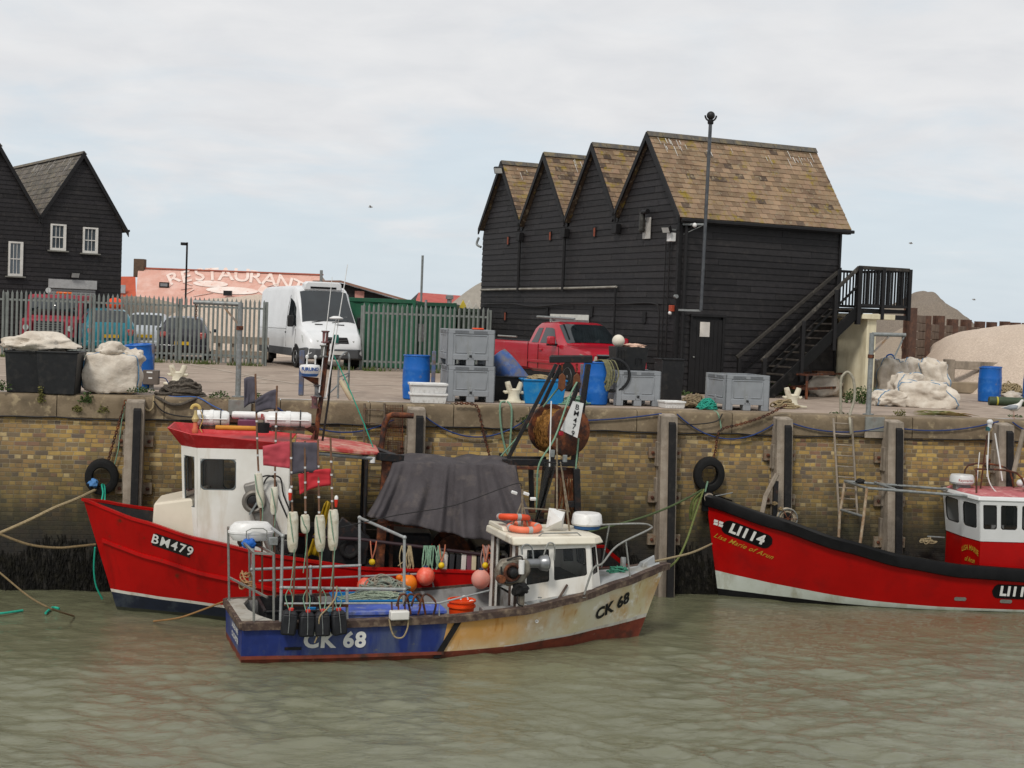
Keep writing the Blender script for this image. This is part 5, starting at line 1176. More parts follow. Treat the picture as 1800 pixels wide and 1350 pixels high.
gb((1013,824),(1016,940),.12,.14,-.3); gb((993,886),(1018,886),.1,.12,-.3,nm='cross_beam'); gb((933,815),(935,900),.09,.1,.4); gb((962,825),(950,925),.08,.1,.2); gb((980,830),(978,930),.08,.1,.3,mm=M_rust)
gb((895,900),(1000,897),.05,.06,-.2,nm='cross_beam',mm=M_rust); gb((890,915),(990,915),.05,.06,.1,nm='cross_beam',mm=M_rust)
# blocks
for px in (988,1014):
    p=bpt(px,665,-.1); s_=MB(); chain(s_,[bpt(px,640,-.1),bpt(px,655,-.1)],.05,.008); s_=s_.build('shackle_chain',M_rust,bm_)
    MB().prism([(p.x-.07,p.z-.18),(p.x+.0,p.z-.25),(p.x+.07,p.z-.18),(p.x+.06,p.z+.04),(p.x,p.z+.1),(p.x-.06,p.z+.04)],p.y-.04,p.y+.04,'xz').build('pulley_block',mat('rust_orange','6e4228',.8,c2='55331f',sc=14,bump=.3),s_,bev=.012)
# net drum
c=bpt(1000,758,-.25); Mr=Matrix.Translation(c)@Matrix.Rotation(R_(24),4,'Z'); Rd=.46
b=MB(Mr); b.lathe([(.02,-.035),(Rd-.02,-.035),(Rd,-.02),(Rd,.02),(Rd-.02,.035),(.02,.035)],(0,0,0),40,'y'); nd=b.build('net_drum',M_rust,bm_)
b=MB(Mr); b.lathe([(.02,.62),(Rd,.62),(Rd,.68),(.02,.68)],(0,0,0),40,'y').build('drum_cheek',M_rust,nd)
b=MB(Mr); vs=[];n_=44;m_=14
for j in range(m_+1):
    for k in range(n_):
        a=6.2832*k/n_; y=.04+.56*j/m_; r=.36+.02*math.sin(a*9+j*2)+.05*noise.noise(Vector((math.cos(a)*3,math.sin(a)*3,j*.6)))
        if math.sin(a)<-.3: r+=.08*(-math.sin(a)-.3)*1.6
        vs.append((r*math.cos(a),y,r*math.sin(a)))
b.add(vs,[(j*n_+k,j*n_+(k+1)%n_,(j+1)*n_+(k+1)%n_,(j+1)*n_+k) for j in range(m_) for k in range(n_)])
M_net=mat('rusty_net','7d5325',.9,c2='553818',sc=24,bump=1.0,bsc=55,dirt='9a6d33',dt=.5,dsc=22); b.build('wound_net',M_net,nd)
b=MB(Mr); 
for i in range(60):
    y=rnd.uniform(.05,.58); a0=rnd.uniform(2.2,5.4); P=[]
    for k in range(12): a=a0+k*.13; r=.39+.03*math.sin(k+i); P.append((r*math.cos(a),y+.03*math.sin(k*1.7+i),r*math.sin(a)-.05*max(0,-math.sin(a))))
    b.tube(P,.006,4)
b.build('loose_twine',M_net,nd)
# board with number
c4=[bpt(1007.5,705,-.62),bpt(1026,709,-.62),bpt(1015,770,-.62),bpt(985.5,756,-.62)]
b=MB(); b.add(c4+[p+Vector((0,.02,0)) for p in c4],[(0,1,2,3),(7,6,5,4),(0,4,5,1),(1,5,6,2),(2,6,7,3),(3,7,4,0)]); nb=b.build('number_board',mat('board_white','cfd0ce',.5),bm_)
for ch,(px,py) in zip('BM479',((1014.5,716),(1013,727),(1011,739),(1009,750),(1007,762))):
    p=bpt(px,py,-.63); 
    text_part(ch,.135,lambda u,v:(p.x+u*.98+v*.16,-.632,p.z+v*.98-u*.2),M_dtxt,nb,bold=.001)
p=bpt(986,762,-.62); MB().box((p.x-.04,-.66,p.z-.035),(p.x+.04,-.6,p.z+.035)).build('red_lamp',mat('lamp_red','a01a2a',.3),bm_,bev=.006)
# ropes from the gantry
for P_,lab in (([bpt(1014,672,-.2),bpt(1000,700,-.5),bpt(975,770,-.9),bpt(948,815,-1.0),bpt(944,860,-.9),bpt(943,900,-.8)],'a'),([bpt(988,675,-.1),bpt(975,690,.1),bpt(930,745,.4),bpt(872,812,.6)],'b'),([bpt(1017,770,-.3),bpt(1012,825,-.3)],'c')):
    lines(bm_,'hauling_rope',P_,.016,M_ropegreen,k=5)
# dark mesh hanging
b=MB(); a=bpt(954,812,-.9); b.grid(lambda u,v:(a.x+(.25-.25*v*1.1)*u+(-.0-.12*v**2),a.y+.06*math.sin(u*9+v*3),a.z-v*1.2-.05*u),10,16); b.build('hanging_mesh',mat('dark_net','2b2c2b',.9,c2='242525',alpha=.75),bm_,solid=.004)
b=MB()
for i in range(26): 
    x=bpt(998,830,-.15).x+rnd.uniform(-.16,.14); z0=bpt(998,835).z; b.tube(smooth_pts([(x,-.15+rnd.uniform(-.1,.1),z0-rnd.uniform(0,.1)),(x+rnd.uniform(-.05,.05),-.15,z0-.4),(x+rnd.uniform(-.09,.09),-.1,z0-rnd.uniform(.7,1.0))],3),.009,4)
b.build('twine_bundle',mat('rust_twine','7e4a2b',.9,c2='5f3822',sc=20),bm_)
# fish boxes row (near rail) on BM
for i,(px,cc) in enumerate(((766,'26262a'),(779,'cfccc4'),(791,'2a2b2e'),(803,'1f2022'),(812,'c9c6bf'),(822,'6e4553'),(830,'c8bfa0'),(841,'2a2a2e'),(850,'c4b8b2'),(858,'c8491c'),(873,'b9a41c'),(886,'c9c6c0'))):
    p=bp(px,990,-1.0); b=MB(BM@Matrix.Translation((p.x,-1.02,p.z-.12))@Matrix.Rotation(R_(4-i*.6),4,'Y'))
    b.prism([(-.25,0),(.18,0),(.25,.27),(.2,.32),(-.22,.32)],-.045,.045,'yz'); 
    nm={'26262a':'black','2a2b2e':'second black','1f2022':'third black','2a2a2e':'fourth black','cfccc4':'white','c9c6bf':'second white','c4b8b2':'pale pink','c9c6c0':'third white','6e4553':'plum','c8bfa0':'cream','c8491c':'orange','b9a41c':'yellow'}[cc]
    b.build('longline_case',mat('case_'+cc,cc,.5,c2=tuple(x*.8 for x in h(cc)),sc=5),tag=(nm+' plastic case from the left in the row along the red hull','case'),group='row of coloured plastic cases on the red trawler',bev=.012)
# floats and buoys
def ball(c,r,M_,lab,name='buoy',eye=True,grp=None):
    t=T(name,lab,'buoy',Vector(c)-Vector((0,0,r)),0,grp); MB().sph((0,0,r),r,24,16,(1,1,1.04)).build('float',M_,t)
    if eye: MB().lathe([(r*.28,0),(r*.22,r*.14),(r*.16,r*.2)],(0,0,2*r*.99),12).build('eye',mat('navy_eye','22304e',.5),t)
    return t
M_salm=mat('salmon_buoy','e0604a',.4,c2='d85440',sc=3,dirt='e59a86',dt=.62,dsc=4); M_pink2=mat('faded_pink','c9988c',.55,c2='d77a68',sc=2); M_ob=mat('orange_buoy','e57a12',.4,c2='d96d10',sc=3); M_yel=mat('yellow_float','dcb81c',.45)
ball(BM@bp(748,1013,-1.62),.16,M_salm,'round salmon red buoy hanging on the red hull')
ball(BM@bp(845,1018,-1.66),.165,M_pink2,'faded pink round buoy nearest the small boat wheelhouse')
ball(BM@bp(717,1026,-1.7),.16,M_ob,'orange round buoy with dark eye beside the piled ropes')
ball(BM@bp(702,1016,-1.72),.06,M_ob,'small orange float left of the orange buoy',eye=False)
for px,py,lab in ((654,988,'yellow float hanging left of the rail post over the red hull'),(776,994,'yellow float hanging in front of the black case'),(853,994,'yellow float hanging in front of the orange case')):
    ball(BM@bp(px,py,-1.5),.055,M_yel,lab,eye=False,grp='small yellow floats hung on the side bar')
    p=bp(px,py,-1.5); b=MB(BM)
    for dx_ in (-.02,.05): b.tube(smooth_pts([(p.x,-1.5,p.z+.05),(p.x+dx_,-1.4,p.z+.2),(p.x+dx_*1.5,-1.28,p.z+.33)],4),.012,5)
    b.build('float_line',mat('coral_rope','b0674a',.85,c2='8d5a48',sc=30),tag=('coral rope loops holding the '+lab,'rope')) if 0 else b.build('float_line',mat('coral_rope','b0674a',.85,c2='8d5a48',sc=30),bm_,world=True)
for i,px in enumerate((714,754,765,858)):
    p=bp(px,975,-1.35); b=MB(BM); q=random.Random(px)
    for k in range(9):
        x=p.x+q.uniform(-.09,.09); b.tube(smooth_pts([(x,-1.3,p.z+.15),(x+q.uniform(-.06,.06),-1.4,p.z-.05),(x+q.uniform(-.08,.08),-1.42,p.z-q.uniform(.15,.38))],3),.011,5)
    b.build('hanging_ropes',(M_ropetan,M_ropegreen,M_ropegreen,mat('pinkish_rope','a08078',.9))[i],bm_,world=True)
# ---------------------------------------------------------------- CK68
CKo=(-4.3,23.0,-3.7); CK=frm(CKo,18.5)
ck=T('small_potting_boat','small blue and stained white fishing boat with grey foredeck and white wheelhouse','fishing boat',CKo,18.5)
Hc=Hull(0,7.05,-.02,.36,[(0,.62),(.25,.64),(.45,.67),(.62,.76),(.75,.90),(.88,1.08),(1,1.25)],[(0,.98),(.15,1.08),(.45,1.16),(.62,1.12),(.75,.93),(.87,.58),(.95,.27),(1,.02)],[(0,.88),(.2,1.0),(.45,1.05),(.6,.92),(.75,.62),(.88,.28),(1,.01)],.8)
M_ckblue=mat('scuffed_blue_hull','24367a',.5,c2='1c2b62',sc=2.5,bump=.04,dirt='4b5570',dt=.53,dsc=3,streak=5,d2='6b6a55',d2t=.68,d2sc=5)
M_ckwhite=mat('stained_white_hull','cfcdbf',.5,c2='c9bd96',sc=1.2,dirt='b98a44',dt=.60,dw=.14,dsc=1.6,streak=1.6,d2='dedbd0',d2t=.62,d2sc=4)
# paint ages with distance from the bow: stained amidships, clean forward
nt=M_ckwhite.node_tree; pb=nt.nodes['Principled BSDF']; src=pb.inputs['Base Color'].links[0].from_socket
tcn=N(nt,'ShaderNodeTexCoord'); sp=N(nt,'ShaderNodeSeparateXYZ'); LK(nt,tcn.outputs['Object'],sp.inputs[0])
nb_=N(nt,'ShaderNodeTexNoise',inp={'Scale':1.8,'Detail':5.0}); LK(nt,tcn.outputs['Object'],nb_.inputs['Vector'])
ad_=N(nt,'ShaderNodeMath',operation='MULTIPLY_ADD',inp={1:1.8}); LK(nt,nb_.outputs[0],ad_.inputs[0]); LK(nt,sp.outputs[0],ad_.inputs[2])
r1=N(nt,'ShaderNodeMapRange',inp={1:4.9,2:6.1,3:.85,4:0.0}); LK(nt,ad_.outputs[0],r1.inputs[0])
zr=N(nt,'ShaderNodeMapRange',inp={1:.08,2:.32,3:.35,4:1.0}); LK(nt,sp.outputs[2],zr.inputs[0])
mm=N(nt,'ShaderNodeMath',operation='MULTIPLY'); LK(nt,r1.outputs[0],mm.inputs[0]); LK(nt,zr.outputs[0],mm.inputs[1])
mx2=N(nt,'ShaderNodeMix',data_type='RGBA'); mx2.inputs[7].default_value=(*h('bd8a42'),1); LK(nt,mm.outputs[0],mx2.inputs[0]); LK(nt,src,mx2.inputs[6])
# rust runs
mp=N(nt,'ShaderNodeMapping'); mp.inputs['Scale'].default_value=(7,7,.7); mp.inputs['Rotation'].default_value=(0,R_(-14),0); LK(nt,tcn.outputs['Object'],mp.inputs[0])
nr=N(nt,'ShaderNodeTexNoise',inp={'Scale':1.0,'Detail':3.0}); LK(nt,mp.outputs[0],nr.inputs['Vector']); rr=N(nt,'ShaderNodeMapRange',inp={1:.66,2:.74,4:.75}); LK(nt,nr.outputs[0],rr.inputs[0])
mx3=N(nt,'ShaderNodeMix',data_type='RGBA'); mx3.inputs[7].default_value=(*h('a8702c'),1); LK(nt,rr.outputs[0],mx3.inputs[0]); LK(nt,mx2.outputs[2],mx3.inputs[6]); LK(nt,mx3.outputs[2],pb.inputs['Base Color'])
M_afoul=mat('red_antifoul','7a3a28',.7,c2='652d20',sc=5,bump=.1,dirt='3a2a22',dt=.6,dsc=4,d2='9c7a66',d2t=.7,d2sc=12)
ct=lambda t:.10 if t<.5 else .10+.22*((t-.5)/.5)**1.6
Hc.build(ck,[M_afoul,M_ckblue,M_ckwhite,M_strp],[lambda t:-.45,lambda t:.0,ct,lambda t:ct(t)+.012+.06*max(0,t-.55)/.45,lambda t:.55*(ct(t)+Hc.zs(t)),Hc.zs],pick=lambda x,j:(0 if j<2 else (1 if x<3.2 else (3 if j==2 and x>4.2 else 2))))
Hc.sweep(ck,'gunwale',M_gunwood,[(-.10,-.07),(.045,-.09),(.05,.02),(-.10,.03)],0,1)
Hc.sweep(ck,'chine_rail',M_afoul,[(0,-.03),(.03,-.03),(.03,.02),(0,.02)],0,.45,sides=(-1,),zf=lambda t:.085)
MB().box((-.06,-.98,.53),(.03,.98,.64)).build('transom_cap',M_gunwood,ck,bev=.01)
b=MB(); b.add([Hc.side(3.36,.62,-1,.008),Hc.side(3.46,.62,-1,.008),Hc.side(3.13,.0,-1,.012),Hc.side(3.02,.0,-1,.012)]+[Hc.side(3.36,.62,-1,.03),Hc.side(3.46,.62,-1,.03),Hc.side(3.13,.0,-1,.03),Hc.side(3.02,.0,-1,.03)],[(4,5,6,7),(0,1,5,4),(1,2,6,5),(2,3,7,6),(3,0,4,7)]); b.build('join_strip',M_rubber,ck)
M_inside=mat('inside_grey','8f8f8e',.6,c2='7e7d7b',sc=3,dirt='5f5750',dt=.6,dsc=3)
Hc.inner(ck,M_inside,lambda t:.06,0,.66,.10); Hc.deck(ck,M_inside,lambda t:.07,0,.64,.1,'cockpit_sole')
Hc.deck(ck,M_nonslip,lambda t:Hc.zs(t)-.0,.635,.985,.05,'foredeck',.05)
tb=.635; zb=Hc.zs(tb); yb=Hc.hb(tb,zb)-.06; xb_=Hc.X(tb,zb); yl_=Hc.hb(tb,.12)-.1; MB().add([(xb_,-yl_,.1),(xb_,yl_,.1),(xb_,yb,zb),(xb_,-yb,zb)],[(0,1,2,3)]).build('bulkhead',M_inside,ck)
# stern platform: curved inner edge
b=MB(); P_=[(-.0,-.92),(.55,-.98),(.32,-.45),(.22,0),(.22,.5),(.35,.9),(-.0,.92)]; b.prism(P_,.57,.645,'xy'); b.build('stern_platform',mat('platform_cream','aaa79e',.65,c2='9c9990',sc=3,dirt='7e7566',dt=.62,dsc=4),ck,bev=.01)
# stem head fitting
MB().add([(7.02,-.12,1.2),(7.3,-.03,1.25),(7.3,.03,1.25),(7.02,.12,1.2),(7.05,-.08,1.28),(7.28,-.02,1.41),(7.28,.02,1.41),(7.05,.08,1.28)],[(0,1,5,4),(1,2,6,5),(2,3,7,6),(3,0,4,7),(4,5,6,7)]).build('stem_fitting',M_nonslip,ck,bev=.01)
def cp(px,py,y=-1.05): return LP(CK,px,py,1,y)
# lettering
p=cp(620,1129,-1.08); a_=cp(589,1129,-1.08)
htext(Hc,ck,'CK 68',.34,a_.x,.335,-1,M_ltxt,bold=.014)
p=cp(1081,1071,-.62); htext(Hc,ck,'CK 68',.27,p.x,p.z+.01,21,M_dtxt,bold=.012,shear=.25,spacing=1.05)
for i,s_ in enumerate(('LAUREN MAE','COLCHESTER')):
    text_part(s_,.12,lambda u,v:(-.018-.02*(.42-.16*i),-.30-u,.42-.15*i+v),M_ltxt,ck,'home_port',bold=.003)
MB().box((.9,-1.0,.0),(1.15,-.97,.03)).build('outlet',M_steel,ck) if 0 else hpatch(Hc,ck,.78,.22,.26,.05,0,M_blacksteel,'scupper',o=.01)
p=cp(945,1093,-1.05); q=Hc.side(p.x,p.z,-1,.005); MB().lathe([(.0301,-.0),(.03,-.02),(.012,-.02),(.012,0)],q,14,'y',cap=False).build('outlet',M_whiteplastic,ck)
# wheelhouse
X0,X1=4.52,6.0; ZW=1.75
def cw(): 
    ly,uy=.73,.68; B=[Vector(p) for p in ((X0,-ly,.62),(X0,ly,.62),(X1-.15,ly,.9),(X1+.06,.55,.95),(X1+.06,-.55,.95),(X1-.15,-ly,.9))]; U=[Vector(p) for p in ((X0,-uy,ZW),(X0,uy,ZW),(X1-.22,uy,ZW),(X1-.05,.5,ZW),(X1-.05,-.5,ZW),(X1-.22,-uy,ZW))]
    return B,U
B,U=cw(); b=MB(); frs=[]
wins={1:[(.1,.4,.38,.9),(.52,.9,.38,.9)],5:[(.06,.51,.38,.91),(.575,.88,.38,.91)],3:[(.08,.46,.36,.9),(.54,.92,.36,.9)],2:[(.15,.85,.36,.9)],4:[(.15,.85,.36,.9)]}
for i in range(6):
    j=(i+1)%6
    def mk(i,j):
        return lambda u,v: B[i].lerp(B[j],u).lerp(U[i].lerp(U[j],u),v)
    P=mk(i,j)
    if i==0: continue     # open back
    ws=wins[i]; us=[0]+sum([[w_[0],w_[1]] for w_ in ws],[])+[1]; vs_=[0,ws[0][2],ws[0][3],1]
    for q in range(len(us)-1):
        for w_ in range(3):
            if w_==1 and q%2==1: continue
            b.add([P(us[q],vs_[w_]),P(us[q+1],vs_[w_]),P(us[q+1],vs_[w_+1]),P(us[q],vs_[w_+1])],[(0,1,2,3)])
    for w_ in ws: frs.append((P,*w_))
b.build('wheelhouse',M_wh,ck,smooth=False,solid=.03)
for F_ in frs: winframe(*F_,ck,rad=.13,M_f=M_rubber,w=.012)
MB().box((X0+.5,-.5,.3),(X0+1.2,.5,1.15)).build('helm_console',M_dkin,ck,bev=.03)
MB().box((X0-.02,-.72,.35),(X0+.02,-.40,1.79)).build('door_post',M_wh,ck); 
for x,y in ((X0-.03,-.70),(X0-.03,-.42),(X0-.03,.45)): MB().box((x-.015,y-.03,.2),(x+.02,y+.03,1.79)).build('door_trim',M_gunwood,ck)
MB().box((X0-.02,.42,.3),(X0+.02,.72,1.79)).build('door_post',M_wh,ck)
MB().box((X0-.62,-.84,.3),(X0-.05,-.62,.72)).build('side_locker',M_inside,ck,bev=.01)
MB().box((X0-.04,-.88,.35),(X0+.3,-.78,.78)).build('side_panel',M_wh,ck,bev=.01)
loftbox([[(X0-.12,-.76,ZW-.02),(X0-.12,.76,ZW-.02),(X0-.12,.72,ZW+.12),(X0-.12,-.72,ZW+.12)],[(X1-.15,-.77,ZW-.02),(X1-.15,.77,ZW-.02),(X1-.15,.72,ZW+.12),(X1-.15,-.72,ZW+.12)],[(X1+.08,-.6,ZW-.01),(X1+.08,.6,ZW-.01),(X1+.02,.55,ZW+.10),(X1+.02,-.55,ZW+.10)]],mat('roof_cream','d9d3c3',.4,c2='cfc8b6',sc=2,dirt='a99a82',dt=.66,dsc=4),'roof',ck,.03)
loftbox([[(X0-.08,-.1,ZW+.12),(X0-.08,.75,ZW+.12),(X0-.08,.7,ZW+.2),(X0-.08,-.05,ZW+.2)],[(X0+.2,-.1,ZW+.12),(X0+.2,.75,ZW+.12),(X0+.15,.7,ZW+.17),(X0+.15,-.05,ZW+.17)]],MATS['roof_cream'],'roof_lip',ck,.02)
# radar, life rings, reflector, masts
p=LP(CK,1031,935,1,.1); rz=Vector((p.x-.0,.1,ZW+.13)); rd=MB().lathe([(.02,.0),(.22,.0),(.24,.05),(.22,.06)],rz,28).build('radar_base',mat('radar_blue','2f5b8d',.5),ck)
MB().lathe([(.25,.06),(.27,.09),(.25,.24),(.22,.27),(.02,.28)],rz,28).build('radar_dome',M_whiteplastic,rd)
def lifering(c,R,r,deg,tilt,lab,M_,first=[None]):
    Mx=Matrix.Translation(c)@Matrix.Rotation(R_(deg),4,'Z')@Matrix.Rotation(R_(tilt),4,'X')
    t=T('life_ring',lab,'life ring',c,0,'orange life rings on the small boat roof')
    FR[t.name]=Matrix.Translation(c)
    k=MB(Mx); k.torus((0,0,0),R,r,32,10,'z'); k.build('ring',M_,t,world=True)
    for a in (.4,1.97,3.54,5.1): k=MB(Mx); d=Vector((-math.sin(a),math.cos(a),0)); q=Vector((R*math.cos(a),R*math.sin(a),0)); k.tube([q-d*.035,q+d*.035],r*1.07,12); k.build('reflective_band',mat('refl_band','a9a9a6',.4),t,world=True)
    return t
cc=CK@Vector((X0+.28,-.15,ZW+.2)); lifering(cc,.25,.055,0,3,'salmon life ring lying flat on the small boat roof, lower of two',mat('ring_salmon','e07a5c',.55,c2='d46c4e',sc=4))
cc=CK@Vector((X0+.16,.1,ZW+.33)); lifering(cc,.24,.055,0,-10,'bright orange life ring lying on the lower faded one',mat('ring_orange','d9502c',.5,c2='c94724',sc=4))
# radar reflector (octahedral)
c=LP(CK,977,912,1,-.1); t=ck; b=MB(Matrix.Translation(c)@Matrix.Rotation(R_(12),4,'Z')@Matrix.Rotation(R_(8),4,'Y')); s=.17
b.add([(-s,0,-s),(s,0,-s),(s,0,s),(-s,0,s),(0,-s*1.1,0),(0,s,0)],[(0,1,4),(1,2,4),(2,3,4),(3,0,4),(0,1,5),(1,2,5),(2,3,5),(3,0,5)]); b.build('radar_reflector',M_whiteplastic,ck,smooth=False)
for a,c_,r in (((918,860),(918,935),.02),((898,930),(918,882),.014),((930,935),(918,882),.014),((918,893),(995,898),.014),((988,828),(1003,948),.018),((1000,900),(985,812),.014)):
    lines(ck,'mast_tube',[cp(*a,-.1),cp(*c_,-.1)],.0+r,mat('worn_tube','8f8675',.6,.3,c2='6d5c48',sc=16))
lines(ck,'mast_tube',[cp(979,770,-.1),cp(979,900,-.1)],.018,MATS['worn_tube']); lines(ck,'aerial',[cp(966,820,0),cp(969,705,0)],.012,M_whiteplastic)
lines(ck,'mast_tube',[cp(962,812,-.1),cp(990,816,-.1)],.014,M_blacksteel)
for px,py in ((937,877),(925,868),(904,866)): p=cp(px,py,-.12); MB().cbox(p,(.10,.05,.045),0,.3,.3*(1 if px<930 else 0)).build('deck_lamp',M_whiteplastic,ck,bev=.006)
for px,py in ((971,797),(993,806)): p=cp(px,py,-.12); MB().cbox(p,(.07,.05,.12)).build('deck_lamp',M_steel,ck,bev=.006)
lines(ck,'wire',[cp(917,893,-.1),cp(917,855,-.1),cp(900,852,-.12),cp(800,888,-.5),cp(700,905,-1),cp(585,930,-1.1)],.008,M_cable,k=3)
lines(ck,'roof_grab_rail',[(X0+.35,-.66,ZW+.11),(X0+.42,-.66,ZW+.17),(X0+1.05,-.65,ZW+.17),(X0+1.12,-.65,ZW+.11)],.012,M_inox)
# bow pulpit
def zsx(x,o=0): t=Hc.T(x,1.0); return Hc.zs(t)
pr=[(5.32,-1.0),(5.55,-.93)]
base1=cp(1025,1050,-.92); tp1=cp(1052,983,-.86)
lines(ck,'pulpit_rail',[(base1.x,-.93,Hc.zs(.8)-.08),(base1.x+.12,-.93,1.28),(base1.x+.2,-.92,1.4),(base1.x+.35,-.86,1.44),(6.35,-.55,1.68),(7.05,-.2,1.88),(7.2,0,1.92),(7.05,.25,1.93),(6.2,.6,1.85),(5.6,.85,1.78)],.018,M_inox,k=5)
for (a,c_) in ((cp(1108,1018,-.45),(6.55,-.42,1.74)),((6.5,.5,1.12),(6.6,.45,1.9)),((5.75,.75,.98),(5.75,.80,1.79))): lines(ck,'pulpit_post',[a,c_],.016,M_inox)
MB().lathe([(.05,0),(.05,.01)],cp(1025,1050,-.92),10).build('post_foot',M_inox,ck)
p=LP(CK,1095,1002,1,.05); MB().lathe([(.06,-.02),(.055,.02),(.05,.3),(.045,.31)],(p.x,.05,1.06),14).build('samson_post',M_steel,ck)
b=MB(CK); tangle(b,(p.x-.12,.0,1.1),.26,.18,.12,.013,16,3); b.build('mooring_rope_pile',mat('sea_green_rope','3d7f68',.85,c2='2f6654',sc=25),tag=('sea green rope heaped round the post on the grey foredeck','rope'))
lines(ck,'deck_bar',[cp(976,1062,-.85),cp(997,1028,-.75)],.02,M_gunwood); lines(ck,'hook_stay',[cp(1001,1030,-.7),cp(1001,1018,-.7),cp(997,1013,-.7),cp(994,1018,-.7)],.009,M_blacksteel)
MB().lathe([(.035,0),(.035,.012)],cp(949,1051,-.9),12).build('filler_cap',M_steel,ck)
# pot hauler
c=cp(897,1004,-.98); M_h=mat('hauler_cast','8b867a',.55,.3,c2='6c675d',sc=7,bump=.1,dirt='4c3b2d',dt=.58,dsc=6)
o=MB(); o.prism([(c.x-.28,c.z+.02),(c.x-.18,c.z+.2),(c.x+.1,c.z+.24),(c.x+.3,c.z+.18),(c.x+.34,c.z-.0),(c.x+.2,c.z-.2),(c.x-.05,c.z-.24),(c.x-.25,c.z-.15)],-1.08,-.92,'xz'); o=o.build('pot_hauler',M_h,ck,bev=.05)
MB().torus((c.x,-1.1,c.z-.0),.13,.03,20,8,'y').build('sheave',M_rust,o); MB().lathe([(.1,-.02),(.07,-.12),(.03,-.14)],(c.x,-1.06,c.z),14,'y').build('hub',M_blacksteel,o)
MB().lathe([(.07,-.02),(.07,-.12)],(c.x-.2,-1.04,c.z-.1),12,'y').build('guide_roller',M_rust,o)
MB().lathe([(.05,-.02),(.05,.2)],(c.x+.14,-1.12,c.z-.0),12).build('filter',M_whiteplastic,o)
q=cp(940,990,-.9); MB().lathe([(.075,-.1),(.075,.18),(.12,.22),(.14,.33),(.11,.36),(.02,.37)],(q.x-.12,-.9,q.z+.0),20,'x').build('capstan_drum',M_alu,o)
lines(o,'hose',[(c.x-.1,-1.08,c.z+.2),(c.x+.15,-1.1,c.z+.25),(c.x+.1,-1.12,c.z-.1),(c.x-.15,-1.12,c.z-.15),(c.x-.2,-1.1,c.z+.1)],.013,M_cable,k=5)
lines(ck,'grab_hoop',[cp(918,975,-.86),cp(918,962,-.86),cp(926,957,-.86),cp(935,963,-.86),cp(938,985,-.86)],.014,M_steel,k=4); lines(ck,'grab_hoop',[cp(956,975,-.86),cp(962,958,-.86),cp(968,954,-.86),cp(975,960,-.86),cp(974,985,-.86)],.014,M_inox,k=4)
MB().bar((c.x+.2,-1.0,.6),(c.x+.2,-1.0,c.z-.1),.09,.09).build('hauler_post',M_h,ck,bev=.01)
b=MB(); blob(b,(c.x+.16,-1.05,c.z-.28),(.12,.08,.12),4,.5); b.build('black_bag',M_rubber,ck)
lines(ck,'hose',[(c.x+.12,-1.08,c.z-.3),(c.x+.1,-1.1,c.z-.5),(c.x+.2,-1.1,.8)],.012,M_cable,k=4)
# stern rails (grey tube)
Mt=mat('grey_tube','a3a5a4',.45,.3,c2='8e9190',sc=12)
def rl(a,ya,c_,yc,r=.024,nm='guard_rail'): lines(ck,nm,[cp(a[0],a[1],ya),cp(c_[0],c_[1],yc)],r,Mt)
rl((493,1092),-1.0,(497,942),-1.0); rl((497,942),-1.0,(478,928),-.55); rl((710,1062),-1.02,(711,945),-1.02); 
lines(ck,'guard_rail',[cp(711,945,-1.02),cp(632,910,.9)],.026,Mt); lines(ck,'guard_rail',[cp(632,910,.9),cp(632,1050,.9)],.024,Mt)
rl((495,1033),-1.0,(711,1036),-1.02); rl((443,1001),.85,(632,994),.9); rl((443,1030),.85,(446,938),.85); rl((610,1033),-1.02,(610,1090),-1.02); rl((546,997),.87,(546,1045),.87)
for px,py,y in ((497,942,-1),(711,945,-1.02),(632,910,.9),(495,1033,-1),(711,1036,-1.02),(610,1036,-1.02),(632,994,.9),(546,997,.87),(443,1001,.85)): MB().sph(cp(px,py,y),.036,10,8).build('rail_joint',Mt,ck)
lines(ck,'low_rail',[cp(500,1061,-1.12),cp(772,1060,-1.12),cp(772,1086,-1.12)],.016,Mt); lines(ck,'low_rail',[cp(772,1060,-1.12),cp(860,1038,-.75)],.016,Mt)
lines(ck,'far_rail',[cp(455,1021,.95),cp(757,1008,1.05),cp(762,1032,1.05)],.018,Mt)
# liferaft frame (stainless) with raft
LFp=[(401,927,403,1058,.75),(438,950,440,1050,.98),(446,972,446,1104,-.92),(481,974,481,1104,-.95)]
lf=T('raft_frame','stainless steel frame standing on the stern platform carrying the liferaft','frame',CK@Vector((.2,0,.64)),16)
Pt=[]
for x0,y0,x1,y1,yy in LFp: 
    a=cp(x0,y0,yy);c_=cp(x1,y1,yy); c_.z=max(c_.z,.6); Pt.append(a); MB(CK).tube([a,Vector((c_.x,yy,.62))],.02,6).build('leg',M_inox,lf,world=True)
for a,c_ in ((0,1),(0,2),(2,3),(1,3)): MB(CK).bar(Pt[a],Pt[c_],.035).build('frame_bar',M_inox,lf,world=True)
a=cp(403,1015,.7); c_=cp(470,1050,-.5); MB(CK).bar(a,c_,.03).build('brace',M_inox,lf,world=True)
cr=(Pt[0]+Pt[1]+Pt[2]+Pt[3])/4; 
t=T('liferaft_canister','white flattened liferaft canister on the steel frame at the small boat stern','liferaft',CK@(cr+Vector((0,0,.04))),16)
MB().lathe([(.02,0),(.30,.02),(.36,.09),(.37,.13),(.385,.135),(.385,.165),(.37,.17),(.35,.24),(.28,.30),(.02,.315)],(0,0,0),36,sx=.95,sy=.6).build('canister',M_whiteplastic,t)
lines(t,'handle',[(-.1,-.25,.06),(-.1,-.27,.2),(-.02,-.27,.24),(.16,-.27,.24),(.22,-.27,.2),(.22,-.25,.06)],.009,M_inox)
b=MB(); blob(b,(-.05,-.28,.0),(.1,.05,.08),6,.4); b.build('blue_cloth',mat('blue_cloth','1c5fb5',.6),t)
